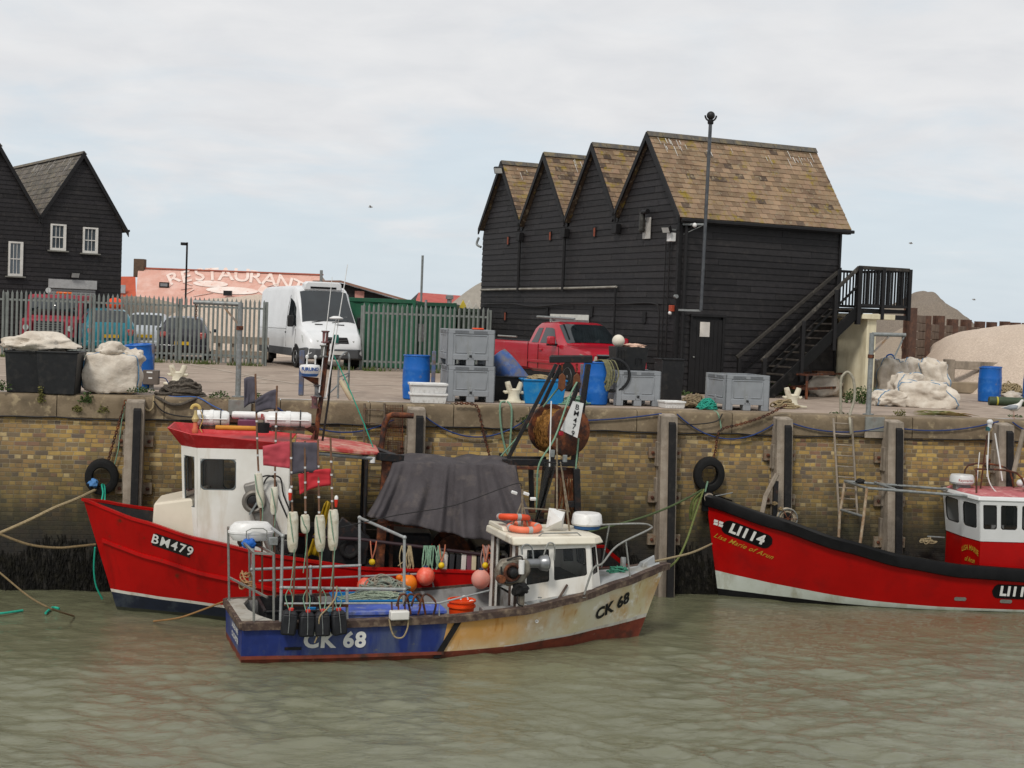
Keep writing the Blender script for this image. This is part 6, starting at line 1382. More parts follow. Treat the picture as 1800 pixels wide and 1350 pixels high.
MB().box((-.2,-.2,-.06),(.15,.15,0)).build('release_unit',M_blackplastic,t)
p=cp(480,951,-.95); MB(CK).box((p.x-.07,-1.0,p.z-.06),(p.x+.07,-.92,p.z+.06)).build('stern_lamp',M_steel,lf,world=True,bev=.01)
b=MB(CK); q=cp(432,1030,.5); tangle(b,(q.x,.5,q.z-.05),.16,.1,.3,.013,9,5); b.build('coiled_rope',mat('tan_coil','b08a62',.9,c2='8f6d4c',sc=20),tag=('tan rope coiled on the stern frame leg','rope'))
# contents of the cockpit: things of their own
def tub(c,lx,ly,hh_,deg,M_,name,lab,cat='tub',taper=.86,rim=.025,grp=None,th=.02,world=None):
    t=T(name,lab,cat,c,deg,grp); a,d=lx/2,ly/2; b=MB(); k=taper
    o=[(-a*k,-d*k,0),(a*k,-d*k,0),(a*k,d*k,0),(-a*k,d*k,0)]; u=[(-a,-d,hh_),(a,-d,hh_),(a,d,hh_),(-a,d,hh_)]; ui=[(x*(1-th*2/lx*1.2),y*(1-th*2/ly*1.2),hh_) for x,y,_ in u]; oi=[(x*.95,y*.95,.02) for x,y,_ in o]
    b.add(o+u+ui+oi,[(0,1,2,3)]+[(i,(i+1)%4,(i+1)%4+4,i+4) for i in range(4)]+[(i+4,(i+1)%4+4,(i+1)%4+8,i+8) for i in range(4)]+[(i+8,(i+1)%4+8,(i+1)%4+12,i+12) for i in range(4)]+[(12,13,14,15)])
    b.build('shell',M_,t,bev=.012)
    r=MB()
    for i in range(4):
        p,q=Vector(u[i]),Vector(u[(i+1)%4]); e=(q-p).normalized()*rim; r.bar(p-e,q+e,rim*2,rim*1.3)
    r.build('rim',M_,t,bev=.008); return t
tub(CK@Vector((.92,.1,.08)),.95,1.2,.62,16,M_blackplastic,'open_bin','black plastic bin standing open behind the hanging black cans','bin',.9)
b=MB(CK); blob(b,(1.5,.3,.55),(.1,.12,.1),2,.3); b.build('yellow_float',M_yel,tag=('small yellow float beside the open black bin','float')) 
t=tub(CK@Vector((2.35,.35,.35)),1.35,.72,.38,14,M_bluetub,'net_tub','cyan plastic tub heaped with pale net, nearest the orange baskets')
b=MB(CK@Matrix.Translation((2.35,.35,.66))@Matrix.Rotation(R_(-2),4,'Z')); tangle(b,(0,0,0),.62,.3,.16,.008,70,21); b.build('fishing_net',mat('pale_net','a9b09a',.9,c2='869684',sc=30),tag=('pale green fishing net heaped in the cyan tub','net'))
tub(CK@Vector((1.62,.0,.15)),.85,.6,.42,14,M_bluetub,'net_tub','cyan plastic tub with blue net, behind the black cans')
b=MB(CK); tangle(b,(1.62,0,.52),.38,.26,.14,.008,50,22); b.build('fishing_net',mat('blue_net','4e8598',.9,c2='8aa09a',sc=30),tag=('blue grey fishing net in the smaller cyan tub','net'))
b=MB(CK); p=cp(676,1025,.75); tangle(b,(p.x-.05,.75,.72),.5,.24,.26,.013,60,24); b.build('rope_heap',mat('mixed_rope','7d8f84',.9,c2='8d7a6a',sc=12),tag=('heap of mixed green and pink ropes on the far gunwale','rope'))
b=MB(CK); p=cp(643,1022,.8); b.sph((p.x,.85,.82),.14); b.build('buoy',M_salm,tag=('pink red buoy half buried in the mixed rope heap','buoy'))
t=T('hatch_box','scuffed blue painted deck box beside the near gunwale of the small boat','box',CK@Vector((2.45,-.55,.08)),16)
MB().box((-.8,-.32,0),(.8,.3,.62)).build('box',mat('scuffed_blue_box','33499a',.6,c2='3d56a8',sc=3,dirt='7c8296',dt=.58,dsc=4),t,bev=.015); MB().box((-.83,-.35,.6),(.83,.33,.66)).build('lid',mat('blue_lid','4a5fae',.65,c2='3f54a3',sc=2,dirt='8a8fa0',dt=.6,dsc=5),t,bev=.01)
t=T('fish_basket','stacked pair of orange round fish baskets beside the wheelhouse','basket',CK@Vector((3.62,-.55,.08)),16)
for z in (0.0,.09):
    b=MB(); b.lathe([(.16,z),(.21,z+.50),(.235,z+.51),(.235,z+.54),(.2,z+.54),(.15,z+.02)],(0,0,.12),26,cap=False); b.lathe([(.16,z),(.001,z+.01)],(0,0,.12),26,cap=False); b.build('basket',M_orange,t)
MB().torus((.02,-.1,.76),.06,.013,12,6,'y',0,math.pi).build('handle',M_whiteplastic,t); MB().torus((.14,-.12,.7),.05,.013,12,6,'y',0,math.pi).build('handle',M_whiteplastic,t)
t=T('grapnel','rusty bent grapnel hooks hanging over the low rail','grapnel',CK@Vector((2.3,-1.12,.9)),16)
for i,(px) in enumerate((722,735,748,762)):
    a=cp(px,1080,-1.1); MB(CK).tube(smooth_pts([a,cp(px-4+8*(i%2),1060,-1.12),cp(px-8,1046,-1.14),cp(px-18,1047,-1.18),cp(px-25,1066,-1.2)],4),.018,6).build('tine',M_rust,t,world=True)
t=T('bait_cage','small white bait cage with rope loop hung over the gunwale','cage',CK@cp(699,1090,-1.2),16)
a=cp(684,1070,-1.16);c_=cp(716,1087,-1.16); MB(CK).box((a.x,-1.3,c_.z),(c_.x,-1.14,a.z-.02)).build('tray',M_white,t,world=True,bev=.02)
for f in (.15,.5,.85): x=a.x+(c_.x-a.x)*f; MB(CK).tube([(x,-1.2,c_.z+.04),(x,-1.13,a.z+.1)],.014,6).build('strut',M_rust,t,world=True)
lines(ck,'rope_loop',[cp(684,1088,-1.24),cp(688,1108,-1.24),cp(695,1120,-1.24),cp(708,1120,-1.24),cp(716,1105,-1.24),cp(718,1088,-1.24)],.013,M_ropetan,k=5)
# dan buoys
M_can=mat('black_can','17181b',.55,c2='222327',sc=8,bump=.1); M_foam=mat('foam_float','d2cfc2',.75,c2='c3bda9',sc=5,bump=.2,dirt='9c9077',dt=.64,dsc=6)
M_poleb=mat('bamboo','7b5a45',.7,c2='5d4637',sc=8); M_tape=mat('pole_tape','cfcfcf',.5)
def flag(b,top,dirx,L,Hh,seed,droop=.3):
    q=random.Random(seed)
    def f(u,v):
        w=.05*math.sin(u*5+seed+v*1.5)*u+.03*noise.noise(Vector((u*4,v*4,seed)))
        return Vector(top)+Vector((dirx*L*u*(1-.06*v),w+.04*u,-Hh*v*(1-.06*u)-droop*L*u*u*.5-.05*u*math.sin(v*4+seed)))
    b.grid(f,14,10)
def dan(pts,y,fl,fcol,fdir,fL,fH,f0,f1,fw,can,lab,bot=None,droop=.3,light=None):
    P=[cp(px,py,y) for px,py in pts]; t=T('dan_buoy',lab,'dan buoy',CK@P[-1],16,'flagged dan buoys stacked at the small boat stern')
    b=MB(CK); b.tube(smooth_pts(P,3),.016,6); b.build('pole',M_poleb,t,world=True)
    b=MB(CK)
    for k in range(5):
        f=.12+.07*k; i=f*(len(P)-1); a=P[int(i)].lerp(P[min(int(i)+1,len(P)-1)],i-int(i)); d=(P[-1]-P[0]).normalized(); b.tube([a,a+d*.03],.019,6)
    b.build('tape_bands',M_tape,t,world=True)
    if fl:
        b=MB(CK); flag(b,cp(*fl,y),fdir,fL,fH,len(lab),droop); b.build('flag',fcol,t,world=True,solid=.004,ang=180)
    a=cp(*f0,y-.03); c_=cp(*f1,y-.03); d=(c_-a).normalized(); R=fw
    b=MB(CK); n=10; pr=[.8,1,1.05,1.05,1.03,1.05,1.05,1.0,.9,.6]; b.tube([a+(c_-a)*(k/(n-1)) for k in range(n)],[R*x for x in pr],12); b.build('float',M_foam,t,world=True)
    if can:
        p=cp(*can,y-.1); Mx=CK@Matrix.Translation(p)@Matrix.Rotation(R_(rnd.uniform(-10,10)),4,'Z')@Matrix.Rotation(R_((545-can[0])*.12),4,'Y')
        b=MB(Mx); b.box((-.115,-.08,-.19),(.115,.08,.14)); b.add([(-.115,-.08,.141),(.115,-.08,.141),(.115,.08,.141),(-.115,.08,.141),(-.07,-.05,.2),(.07,-.05,.2),(.07,.05,.2),(-.07,.05,.2)],[(0,1,5,4),(1,2,6,5),(2,3,7,6),(3,0,4,7),(4,5,6,7)])
        cn=b.build('weight_can',M_can,t,world=True,bev=.03)
        MB(Mx).lathe([(.04,.19),(.04,.225),(.03,.23)],(0.01,-.02,0),12).build('cap',mat('cap_red','c4342c',.5),cn,world=True)
        MB(Mx).tube(smooth_pts([(0,-.02,.24),(-.01,-.09,.18),(0,-.085,-.02),(.0,-.084,-.15)],3),.006,5).build('cord',M_steel,cn,world=True)
        for s_ in (-1,1): lines(t,'lashing',[(I_@ (Mx@Vector((.02*s_,-.02,.2)))) for I_ in [FR[t.name].inverted()]]+[(FR[t.name].inverted()@(CK@cp(can[0]+s_*6,can[1]-45,y))),(FR[t.name].inverted()@(CK@cp(can[0],can[1]-60,y)))],.008,M_ropegreen,k=4)
    lines(t,'float_cord',[FR[t.name].inverted()@(CK@cp(f0[0]-6,f0[1]+2,y-.08)),FR[t.name].inverted()@(CK@cp(f0[0]-2,(f0[1]+f1[1])/2,y-.13)),FR[t.name].inverted()@(CK@cp(f1[0]+3,f1[1]+2,y-.08)),FR[t.name].inverted()@(CK@cp(f1[0]-4,f1[1]+70,y-.05))],.008,M_ropegreen,k=5)
    if light:
        p=cp(*light,y-.05); b=MB(CK); b.lathe([(.018,-.1),(.03,.0),(.03,.02)],p,10); lg=b.build('strobe',mat('strobe_red','c8301c',.4),t,world=True); MB(CK).lathe([(.03,.02),(.028,.06),(.01,.08)],p,10).build('lens',M_whiteplastic,lg,world=True)
M_fgrey=mat('flag_grey','55515a',.85,c2='48454e',sc=4); M_fred=mat('flag_red','bb3038',.8,c2='a8262e',sc=3); M_fpink=mat('flag_faded_red','b84a55',.85,c2='a83f49',sc=3)
dan([(449,657),(453,800),(460,940),(461,1045)],.25,(449,663),M_fgrey,-1,.18,.42,(454,832),(459,892),.065,None,'dan buoy with a small dark flag, leftmost and tallest of the flagged poles',droop=.9)
dan([(487,678),(484,800),(482,940),(484,1050)],.15,(487,684),M_fgrey,-1,.34,.33,(483,856),(481,904),.06,None,'dan buoy with a dark grey flag below the leftmost tall one',droop=.8)
dan([(511,760),(513,880),(518,980),(514,1075)],-1.08,(511,776),M_fpink,-1,.42,.42,(515,900),(514,970),.082,(508,1094),'dan buoy with a faded pink flag over the first hanging black can',light=(510,868),droop=.15)
dan([(536,775),(537,900),(540,1000),(539,1075)],-1.1,None,M_fgrey,-1,.1,.1,(536,905),(537,937),.07,(539,1097),'dan buoy with a short square float and no flag of its own')
dan([(559,772),(561,900),(563,1000),(563,1075)],-1.12,(560,778),M_fgrey,-1,.44,.46,(562,906),(563,969),.08,(567,1096),'dan buoy with the large dark flag in the middle of the group',droop=.1)
dan([(581,770),(584,880),(586,990),(585,1075)],-1.14,(582,824),M_fred,-1,.5,.26,(586,896),(585,967),.08,(595,1094),'dan buoy with a torn bright red flag, rightmost of the group',light=(591,880),droop=.45)
lines(ck,'hanging_line',[cp(592,1030,-1.25),cp(590,1050,-1.28),cp(575,1070,-1.3),cp(562,1085,-1.3),cp(560,1110,-1.25),cp(553,1130,-1.2)],.012,M_ropetan,k=5)
MB(CK).bar(cp(500,1062,-1.06),cp(612,1064,-1.06),.05,.05).build('can_bar',M_rust,ck,world=True)
# ---------------------------------------------------------------- LI114
LIo=(4.36,29.35,-3.7); LI=frm(LIo,4)
li=T('red_black_boat','red hulled fishing boat with thick black gunwale and white windowed wheelhouse at the right edge','fishing boat',LIo,4)
Hl=Hull(10.5,0,0,-.17,[(0,1.0),(.4,.86),(.56,.93),(.67,1.09),(.78,1.37),(.89,1.72),(1,2.05)],[(0,1.1),(.3,1.3),(.6,1.28),(.78,1.12),(.89,.75),(.96,.36),(1,.03)],[(0,.9),(.3,1.12),(.6,1.05),(.78,.75),(.89,.4),(.96,.15),(1,.015)],.85)
M_hr2=mat('deep_red_hull','a30605',.38,c2='930403',sc=1.2,bump=.04,bsc=6,spec=.2,dirt='840808',dt=.64,dsc=2)
M_wband=mat('boot_top_white','b9c0b8',.45,c2='adb3a8',sc=3,dirt='8c8a72',dt=.62,dsc=3,streak=3); M_bl2=mat('boat_black','0c0c0d',.45,c2='141415',sc=4,spec=.15)
lo_=lambda t:.005+.13*max(0,(t-.72)/.28); hi_=lambda t:lo_(t)+.05+.32*max(0,(t-.45)/.55)**2.2
Hl.build(li,[M_bl2,M_wband,M_hr2,M_hr2],[lambda t:-.6,lo_,hi_,lambda t:.5*(hi_(t)+Hl.zs(t)),Hl.zs])
Hl.sweep(li,'gunwale',M_bl2,[(-.12,-.02),(0,-.24),(.035,-.22),(.045,-.03),(.02,.02),(-.12,.02)],0,1)
Hl.inner(li,mat('dark_grey_inside','3b3d40',.6,c2='303235'),lambda t:.35+.6*max(0,t-.5),0,.99,.1); Hl.deck(li,MATS['dark_grey_inside'],lambda t:.4+.6*max(0,t-.5),0,.98)
for i in range(7): t_=.46+.05*i; q=Hl.side(Hl.X(t_,.8),.8,1,-.13); MB().box((q.x-.025,q.y-.04,.4),(q.x+.025,q.y,Hl.zs(t_)-.02)).build('frame_rib',MATS['dark_grey_inside'],li)
MB().box((-.42,-.035,1.7),(-.2,.035,2.1)).build('stem_post',M_bl2,li,bev=.01)
def lp(px,py,y=-1.0): return LP(LI,px,py,1,y)
c=lp(1317,942,-.62); pl=hpatch(Hl,li,c.x,c.z,.98,.30,-17.5,M_bl2,'name_plate',o=.008,r=1)
htext(Hl,li,'LI114',.27,c.x+.0,c.z,-17.5,M_ltxt,parent=pl,bold=.012,o=.016)
M_gold=mat('gold_leaf','b8902f',.45); c2_=lp(1312,963,-.6); htext(Hl,li,'Lisa Marie of Arun',.135,c2_.x,c2_.z-.01,-17.5,M_gold,bold=.001,shear=.4,name='boat_name')
for u,v in ((-.045,.03),(.045,.03),(-.045,-.03),(.045,-.03)): q=lp(1263,920,-.15); hpatch(Hl,li,q.x+u+.01*v,q.z+v-.25*u,.075,.05,-14,M_ltxt,'flag_mark',o=.01)
c=lp(1787,1041,-1.22); pl=hpatch(Hl,li,c.x+.0,c.z,.98,.29,-1,M_bl2,'name_plate',o=.008,r=1); htext(Hl,li,'LI114',.27,c.x,c.z,-1,M_ltxt,parent=pl,bold=.012,o=.016)
for px,py in ((1690,1054),(1770,1058)): c=lp(px,py,-1.2); hpatch(Hl,li,c.x,c.z,.25,.075,-1,M_inox,'scupper_plate',o=.008,r=1)
# wheelhouse
def polyhouse(T_,lowP,z0,z1,topP,z2,M_lo,M_hi,wins,gl=M_glass):
    n=len(lowP); b=MB(); b.add([(x,y,z0) for x,y in lowP]+[(x,y,z1) for x,y in lowP],[(i,(i+1)%n,(i+1)%n+n,i+n) for i in range(n)]); lo=b.build('lower_house',M_lo,T_,smooth=False)
    B_=[Vector((x,y,z1)) for x,y in lowP]; U_=[Vector((x,y,z2)) for x,y in topP]; b=MB(); fr=[]
    for i in range(n):
        j=(i+1)%n
        def mk(i,j): return lambda u,v: B_[i].lerp(B_[j],u).lerp(U_[i].lerp(U_[j],u),v)
        P=mk(i,j); ws=wins.get(i,[])
        if not ws: b.add([P(0,0),P(1,0),P(1,1),P(0,1)],[(0,1,2,3)]); continue
        us=[0]+sum([[w_[0],w_[1]] for w_ in ws],[])+[1]; vs_=[0,ws[0][2],ws[0][3],1]
        for q in range(len(us)-1):
            for w_ in range(3):
                if w_==1 and q%2==1: continue
                b.add([P(us[q],vs_[w_]),P(us[q+1],vs_[w_]),P(us[q+1],vs_[w_+1]),P(us[q],vs_[w_+1])],[(0,1,2,3)])
        for w_ in ws: fr.append((P,*w_))
    b.build('wheelhouse',M_hi,T_,smooth=False,solid=.025)
    for F_ in fr: winframe(*F_,T_,rad=.22,M_f=M_rubber,w=.014)
    return lo
L_=[(4.90,.55),(4.93,-.25),(5.04,-.93),(8.2,-.93),(8.2,.55)]; 
Tp=[(4.80,.58),(4.83,-.3),(4.96,-1.0),(8.2,-1.0),(8.2,.58)]
M_wh2=mat('clean_white','cfd0cf',.35,c2='c4c5c4',sc=2)
c=lp(1712,870,-1.0)
lw_=polyhouse(li,L_,.3,1.38,Tp,2.2,M_hr2,M_wh2,{0:[(.12,.88,.30,.9)],1:[(.14,.84,.30,.9)],2:[(.018,.105,.30,.9),(.13,.235,.30,.9),(.265,.37,.30,.9),(.42,.52,.30,.9)]})
loftbox([[(x*1.0+(-.05 if x<6 else 0),y*1.04,2.2) for x,y in Tp],[(x+(-.02 if x<6 else 0),y*1.0,2.28) for x,y in Tp]],M_wh2,'roof_edge',li,.02)
loftbox([[(x+(.03 if x<6 else 0),y*.95,2.28) for x,y in Tp],[(x+(.1 if x<6 else 0),y*.8,2.34) for x,y in Tp]],mat('roof_dusty_red','ad6264',.6,c2='a0585b',sc=3,dirt='c49490',dt=.62,dsc=5),'roof',li,.01)
MB().box((5.3,-.5,1.2),(6.6,-.2,1.62)).build('chart_table',mat('ply','8d6d47',.7),li); MB().box((6.05,-.55,1.62),(6.35,-.5,1.85)).build('paper',M_wh2,li); MB().box((5.35,-.7,1.55),(5.6,-.66,1.68)).build('paper',M_wh2,li)
n_=(Vector((5.04,-.93,0))-Vector((4.93,-.25,0))); uu=n_.normalized(); nrm=Vector((uu.y,-uu.x,0)); 
cc=Vector((4.985,-.59,0))
for s_,sz,z0,ar in (('LISA MARIE',.15,1.14,.05),('of Arun',.14,.95,0)):
    text_part(s_,sz,lambda u,v:(cc.x+uu.x*u*.85+nrm.x*.014,cc.y+uu.y*u*.85+nrm.y*.014,z0+v+ar*(1-(u/.3)**2)),M_gold,lw_,'boat_name',bold=.003,shear=.3 if ar==0 else 0,sub=.06)
# roof gear
q=Vector((5.0,.1,2.4)); MB().lathe([(.02,0),(.22,.01),(.25,.05),(.245,.15),(.22,.2),(.02,.21)],q,26).build('radar_dome',M_wh2,li); MB().box((4.85,0,2.3),(5.15,.2,2.4)).build('radar_foot',M_steel,li)
text_part('Raymarine',.075,lambda u,v:(q.x+.255*math.sin(u/.25),q.y-.255*math.cos(u/.25),q.z+.1+v),MATS['letter_red'],li,'lettering',sub=.04)
for a,c_,r in (((1735,838),(1739,745),.013),((1716,860),(1722,795),.01),((1762,845),(1749,762),.016),((1782,830),(1800,755),.05)): lines(li,'aerial',[lp(*a,-.1),lp(*c_,-.1)],r,M_whiteplastic if r<.03 else M_timber)
p=lp(1740,745,-.1); MB().lathe([(.02,-.1),(.045,-.08),(.045,0),(.06,.01),(.065,.05),(.03,.09)],p,12).build('lamp',M_wh2,li); MB().box((p.x-.07,p.y-.04,p.z-.14),(p.x+.0,p.y+.04,p.z-.06)).build('lamp_bracket',mat('teal_bracket','2a5c60',.5),li)
lines(li,'roof_hoop',[(5.0,-.7,2.3),(5.02,-.6,2.72),(5.1,-.5,2.78),(5.9,-.5,2.72),(6.1,-.55,2.3)],.02,M_rust,k=4); lines(li,'roof_hoop',[(5.15,.3,2.3),(5.2,.3,2.78),(6.0,.3,2.75),(6.2,.3,2.3)],.02,M_rust,k=4)
lines(li,'mast_tube',[lp(1722,870,-.1),lp(1735,765,-.1)],.016,M_rust)
MB().lathe([(.035,-.05),(.04,-.02),(.04,.05)],lp(1723,824,-.1),10).build('lamp',mat('amber_lamp','c9b27a',.4),li)
b=MB(); 
for k in range(5): b.sph((6.0+.06*k*(1 if k%2 else -.3)+.1*k,-.45,2.52+.03*(k%2)),.075)
b.build('white_fenders',M_wh2,li)
t=liferaft(LI@Vector((6.45,-.3,2.36)),4,'white liferaft canister on the dusty red roof at the right edge')
lines(li,'hose',[lp(1735,800,-.5),lp(1737,840,-.5),lp(1748,862,-.5),lp(1762,868,-.5)],.014,M_whiteplastic,k=4)
# gallows
for a,c_,r in (((1485,848),(1476,905),.03),((1476,905),(1474,948),.03),((1524,858),(1518,910),.03),((1518,910),(1511,962),.03)): lines(li,'gallows_leg',[lp(*a,-.9 if a[0]>1500 or a==(1518,910) else .2),lp(*c_,-.9 if a[0]>1500 or a==(1518,910) else .2)],r,mat('rusty_white_tube','b3a690',.6,.2,c2='8b6b4e',sc=9))
for a,ya,c_,yc in (((1485,846),.2,(1524,858),-.9),((1478,896),.2,(1518,908),-.9),((1485,846),.2,(1690,862),.3),((1524,858),-.9,(1700,872),-.85),((1538,848),.0,(1575,861),-.9)): lines(li,'gallows_tube',[lp(*a,ya),lp(*c_,yc)],.028,M_steel)
b=MB(); blob(b,lp(1512,846,-.4),(.09,.06,.05),3,.4); b.build('black_float',M_rubber,li)
# winder and davit
c=lp(1383,911,-.3); b=MB()
for k in range(26): rr=.10+.11*rnd.random(); b.torus((c.x+rnd.uniform(-.01,.01),-.3+rnd.uniform(-.06,.06),c.z),rr,.008,26,4,'y')
w_=b.build('line_winder',mat('white_line','b9ad98',.9,c2='998c76',sc=30),li)
for y in (-.37,-.23): MB().torus((c.x,y,c.z),.2,.012,26,6,'y').build('winder_rim',M_steel,w_)
for k in range(6): a=k*1.047; MB().bar((c.x,-.38,c.z),(c.x+.2*math.cos(a),-.38,c.z+.2*math.sin(a)),.015).build('spoke',M_rust,w_)
MB().bar((c.x+.16,-.3,c.z-.4),(c.x+.2,-.3,c.z),.05).build('winder_post',M_ropetan,w_)
lines(li,'davit_arm',[lp(1337,915,-.3),lp(1346,872,-.3),lp(1366,833,-.3)],.05,M_timber,n=6); MB().box((lp(1360,850,-.1).x-.04,-.3,.9),(lp(1360,850,-.1).x+.05,-.2,lp(1360,845,-.2).z)).build('davit_post',M_blacksteel,li)
c=lp(1243,874,0); MB().lathe([(.1,-.09),(.06,-.05),(.06,.05),(.1,.09)],(c.x+.02,0,c.z+.0),16,'y').build('bow_roller',M_timber,li); lines(li,'bow_rod',[(c.x+.05,0,c.z),lp(1288,866,.1)],.012,M_steel)
for px in (1366,1376): b=MB(); blob(b,lp(px-4,885+(px-1366),-.35),(.05,.05,.04),px,.4); b.build('rope_end',M_ropebrown,li)
b=MB(); tangle(b,tuple(lp(1320,905,-.1)-Vector((0,0,.02))),.13,.12,.1,.012,8,5); b.build('red_rope',mat('red_rope','a8433a',.8,c2='b59f86',sc=20),li)
b=MB(); tangle(b,tuple(lp(1630,952,.3)-Vector((0,0,.05))),.25,.12,.15,.012,10,6); b.build('tan_rope',M_ropetan,li); lines(li,'cross_bar',[lp(1630,943,.4),lp(1660,945,.4)],.018,M_steel)
# ================================================================ things on the quay
# grey pallet boxes
def palletbox(loc,deg,lab,first=[None]):
    if first[0]: return dup(first[0],loc,deg,lab)
    t=T('pallet_box',lab,'box',loc,deg,'big grey plastic pallet boxes'); first[0]=t
    W_,D_,Hh=1.0,1.18,.75; b=MB()
    # double wall shell
    for (x0,y0,x1,y1) in ((-W_/2,0,W_/2,.045),(-W_/2,D_-.045,W_/2,D_),(-W_/2,.045,-W_/2+.045,D_-.045),(W_/2-.045,.045,W_/2,D_-.045)): b.box((x0+.015,y0+.015 if y0==0 else y0,.12),(x1-.015,y1,Hh-.004))
    b.box((-W_/2+.03,.03,.13),(W_/2-.03,D_-.03,.17)); b.build('shell',M_greyplastic,t)
    f=MB()      # raised frames round recessed panels on the two visible sides and the others
    for side in range(4):
        Mx=Matrix.Translation((0,D_/2,0))@Matrix.Rotation(side*math.pi/2,4,'Z')
        hw=(W_ if side%2==0 else D_)/2; dd=(D_ if side%2==0 else W_)/2; f.M=Mx; y0,y1=-dd,-dd+.03
        for (xa,xb2,za,zb_) in ((-hw,hw,.66,Hh),(-hw,-hw+.13,.0,.66),(hw-.13,hw,.0,.66),(-hw+.13,hw-.13,.12,.235)): f.box((xa,y0,za),(xb2,y1,zb_))
        # inner recess frame
        f.bar((-hw+.16,y0+.012,.63),(hw-.16,y0+.012,.63),.02,.02); f.bar((-hw+.19,y0+.012,.27),(-.08,y0+.012,.27),.02,.02); f.bar((.08,y0+.012,.27),(hw-.19,y0+.012,.27),.02,.02)
        f.bar((-hw+.16,y0+.012,.63),(-hw+.19,y0+.012,.27),.02,.02); f.bar((hw-.16,y0+.012,.63),(hw-.19,y0+.012,.27),.02,.02); f.box((-.04,y0,.16),(.04,y1,.3))
    f.M=Matrix.Identity(4); f.build('frame',M_greyplastic,t,bev=.008)
    s=MB()
    for side in range(4):
        Mx=Matrix.Translation((0,D_/2,0))@Matrix.Rotation(side*math.pi/2,4,'Z'); hw=(W_ if side%2==0 else D_)/2; dd=(D_ if side%2==0 else W_)/2; s.M=Mx
        for xa,xb2 in ((-hw+.16,-.05),(.05,hw-.16)):
            for k in range(3): s.box((xa,-dd-.002,.675+.018*k),(xb2,-dd+.002,.683+.018*k))
        for x in (-.3,-.05,.05,.3): s.box((x-.009,-dd-.002,.06 if abs(x)>.1 else .14),(x+.009,-dd+.002,.078 if abs(x)>.1 else .158))
    s.M=Matrix.Identity(4); s.build('vent_slots',mat('slot_dark','45484b',.8),t,smooth=False)
    for x in (-W_/2+.09,W_/2-.09,0):
        for y in (.09,D_-.09): MB().box((x-.085,y-.085,0),(x+.085,y+.085,.13)).build('foot',M_greyplastic,t,bev=.01)
    MB().lathe([(.022,0),(.022,-.02),(.012,-.02)],(.0,-.003,.2),10,'y').build('drain_plug',M_blackplastic,t)
    return t
def gx(px,py,z=0): return G(px,py,z)
pA=G(827,707); palletbox(pA,10,'grey pallet box at the bottom of the stack of two behind the white fish boxes')
palletbox(pA+Vector((-.03,.0,.752)),10.6,'grey pallet box on top of the stack of two')
pB=G(1121,714); palletbox(pB,13,'grey pallet box carrying the black crate and white ball')
pC=G(1313,722); palletbox(pC,14,'lone grey pallet box in front of the stair foot')
MB(frm(pA+Vector((.1,.15,1.5)),20)).box((-.12,-.05,0),(.12,.08,.04)).build('orange_rag',M_orange,tag=('orange rag on the rim of the topmost grey pallet box','rag'),bev=.02)
# twin horn bollards
def bollard(loc,deg,lab,sc=1,first=[None]):
    if first[0]:
        return dup(first[0],loc,deg,lab,sc=(sc,sc,sc))
    t=T('twin_bollard',lab,'bollard',loc,deg,'white twin horned mooring bollards'); first[0]=t
    M_b=mat('bollard_paint','d3cdb9',.6,c2='c2bba5',sc=6,bump=.15,dirt='7d5a42',dt=.68,dsc=7)
    b=MB(); b.lathe([(.15,0.04),(.11,.09),(.10,.2),(.12,.27),(.05,.3)],(0,0,0),18,sx=1.15,sy=.8); b.build('trunk',M_b,t)
    for s in (-1,1): MB().tube([(s*.05,0,.15),(s*.09,0,.26),(s*.14,0,.40),(s*.15,0,.44)],[.055,.065,.062,.055],12).build('horn',M_b,t); MB().tube([(s*.09,0,.24),(s*.19,0,.215),(s*.23,0,.24)],[.04,.035,.02],8).build('peg',M_b,t)
    MB().box((-.3,-.16,0),(.3,.16,.045)).build('base_plate',M_b,t,bev=.01)
    return t
bollard(G(903,708),8,'white twin horned bollard beside the cyan tub')
bollard(G(1392,716),12,'chipped white twin horned bollard with ropes round it, right of the lone grey box')
bollard(G(312,676),8,'white twin horned bollard behind the dark rope heap')
# fish boxes
def fishbox(loc,deg,lab,first=[None],z=0):
    if first[0]: return dup(first[0],loc,deg,lab)
    t=T('fish_box',lab,'fish box',loc,deg,'white plastic fish boxes'); first[0]=t; L,D,Hh=.78,.44,.2; b=MB(); 
    o=[(-L/2+.05,-D/2+.03,0),(L/2-.05,-D/2+.03,0),(L/2-.05,D/2-.03,0),(-L/2+.05,D/2-.03,0)]; u=[(-L/2+.02,-D/2,Hh),(L/2-.02,-D/2,Hh),(L/2-.02,D/2,Hh),(-L/2+.02,D/2,Hh)]; ui=[(x*.94,y*.9,z_) for x,y,z_ in u]; oi=[(x*.94,y*.9,.02) for x,y,z_ in o]
    b.add(o+u+ui+oi,[(0,1,2,3)]+[(i,(i+1)%4,(i+1)%4+4,i+4) for i in range(4)]+[(i+4,(i+1)%4+4,(i+1)%4+8,i+8) for i in range(4)]+[(i+8,(i+1)%4+8,(i+1)%4+12,i+12) for i in range(4)]+[(12,13,14,15)])
    b.build('shell',M_whiteplastic,t,bev=.008); r=MB()
    for i in range(4): r.bar(Vector(u[i])*1.0-Vector((0,0,.02)),Vector(u[(i+1)%4])-Vector((0,0,.02)),.035,.045)
    for k in range(-3,4): r.box((k*.1-.006,-D/2+.012,.03),(k*.1+.006,-D/2+.035,Hh-.04))
    r.build('rim',M_whiteplastic,t,bev=.006); return t
fishbox(G(752,708),8,'white fish box at the bottom of the stack beside the blue barrel'); fishbox(G(752,708)+Vector((-.01,0,.2)),10,'white fish box on top of the stack beside the blue barrel')
fishbox(G(1180,717),18,'shallow dirty white fish tray on the quay edge beside the net heap').scale=(.62,1,.75)
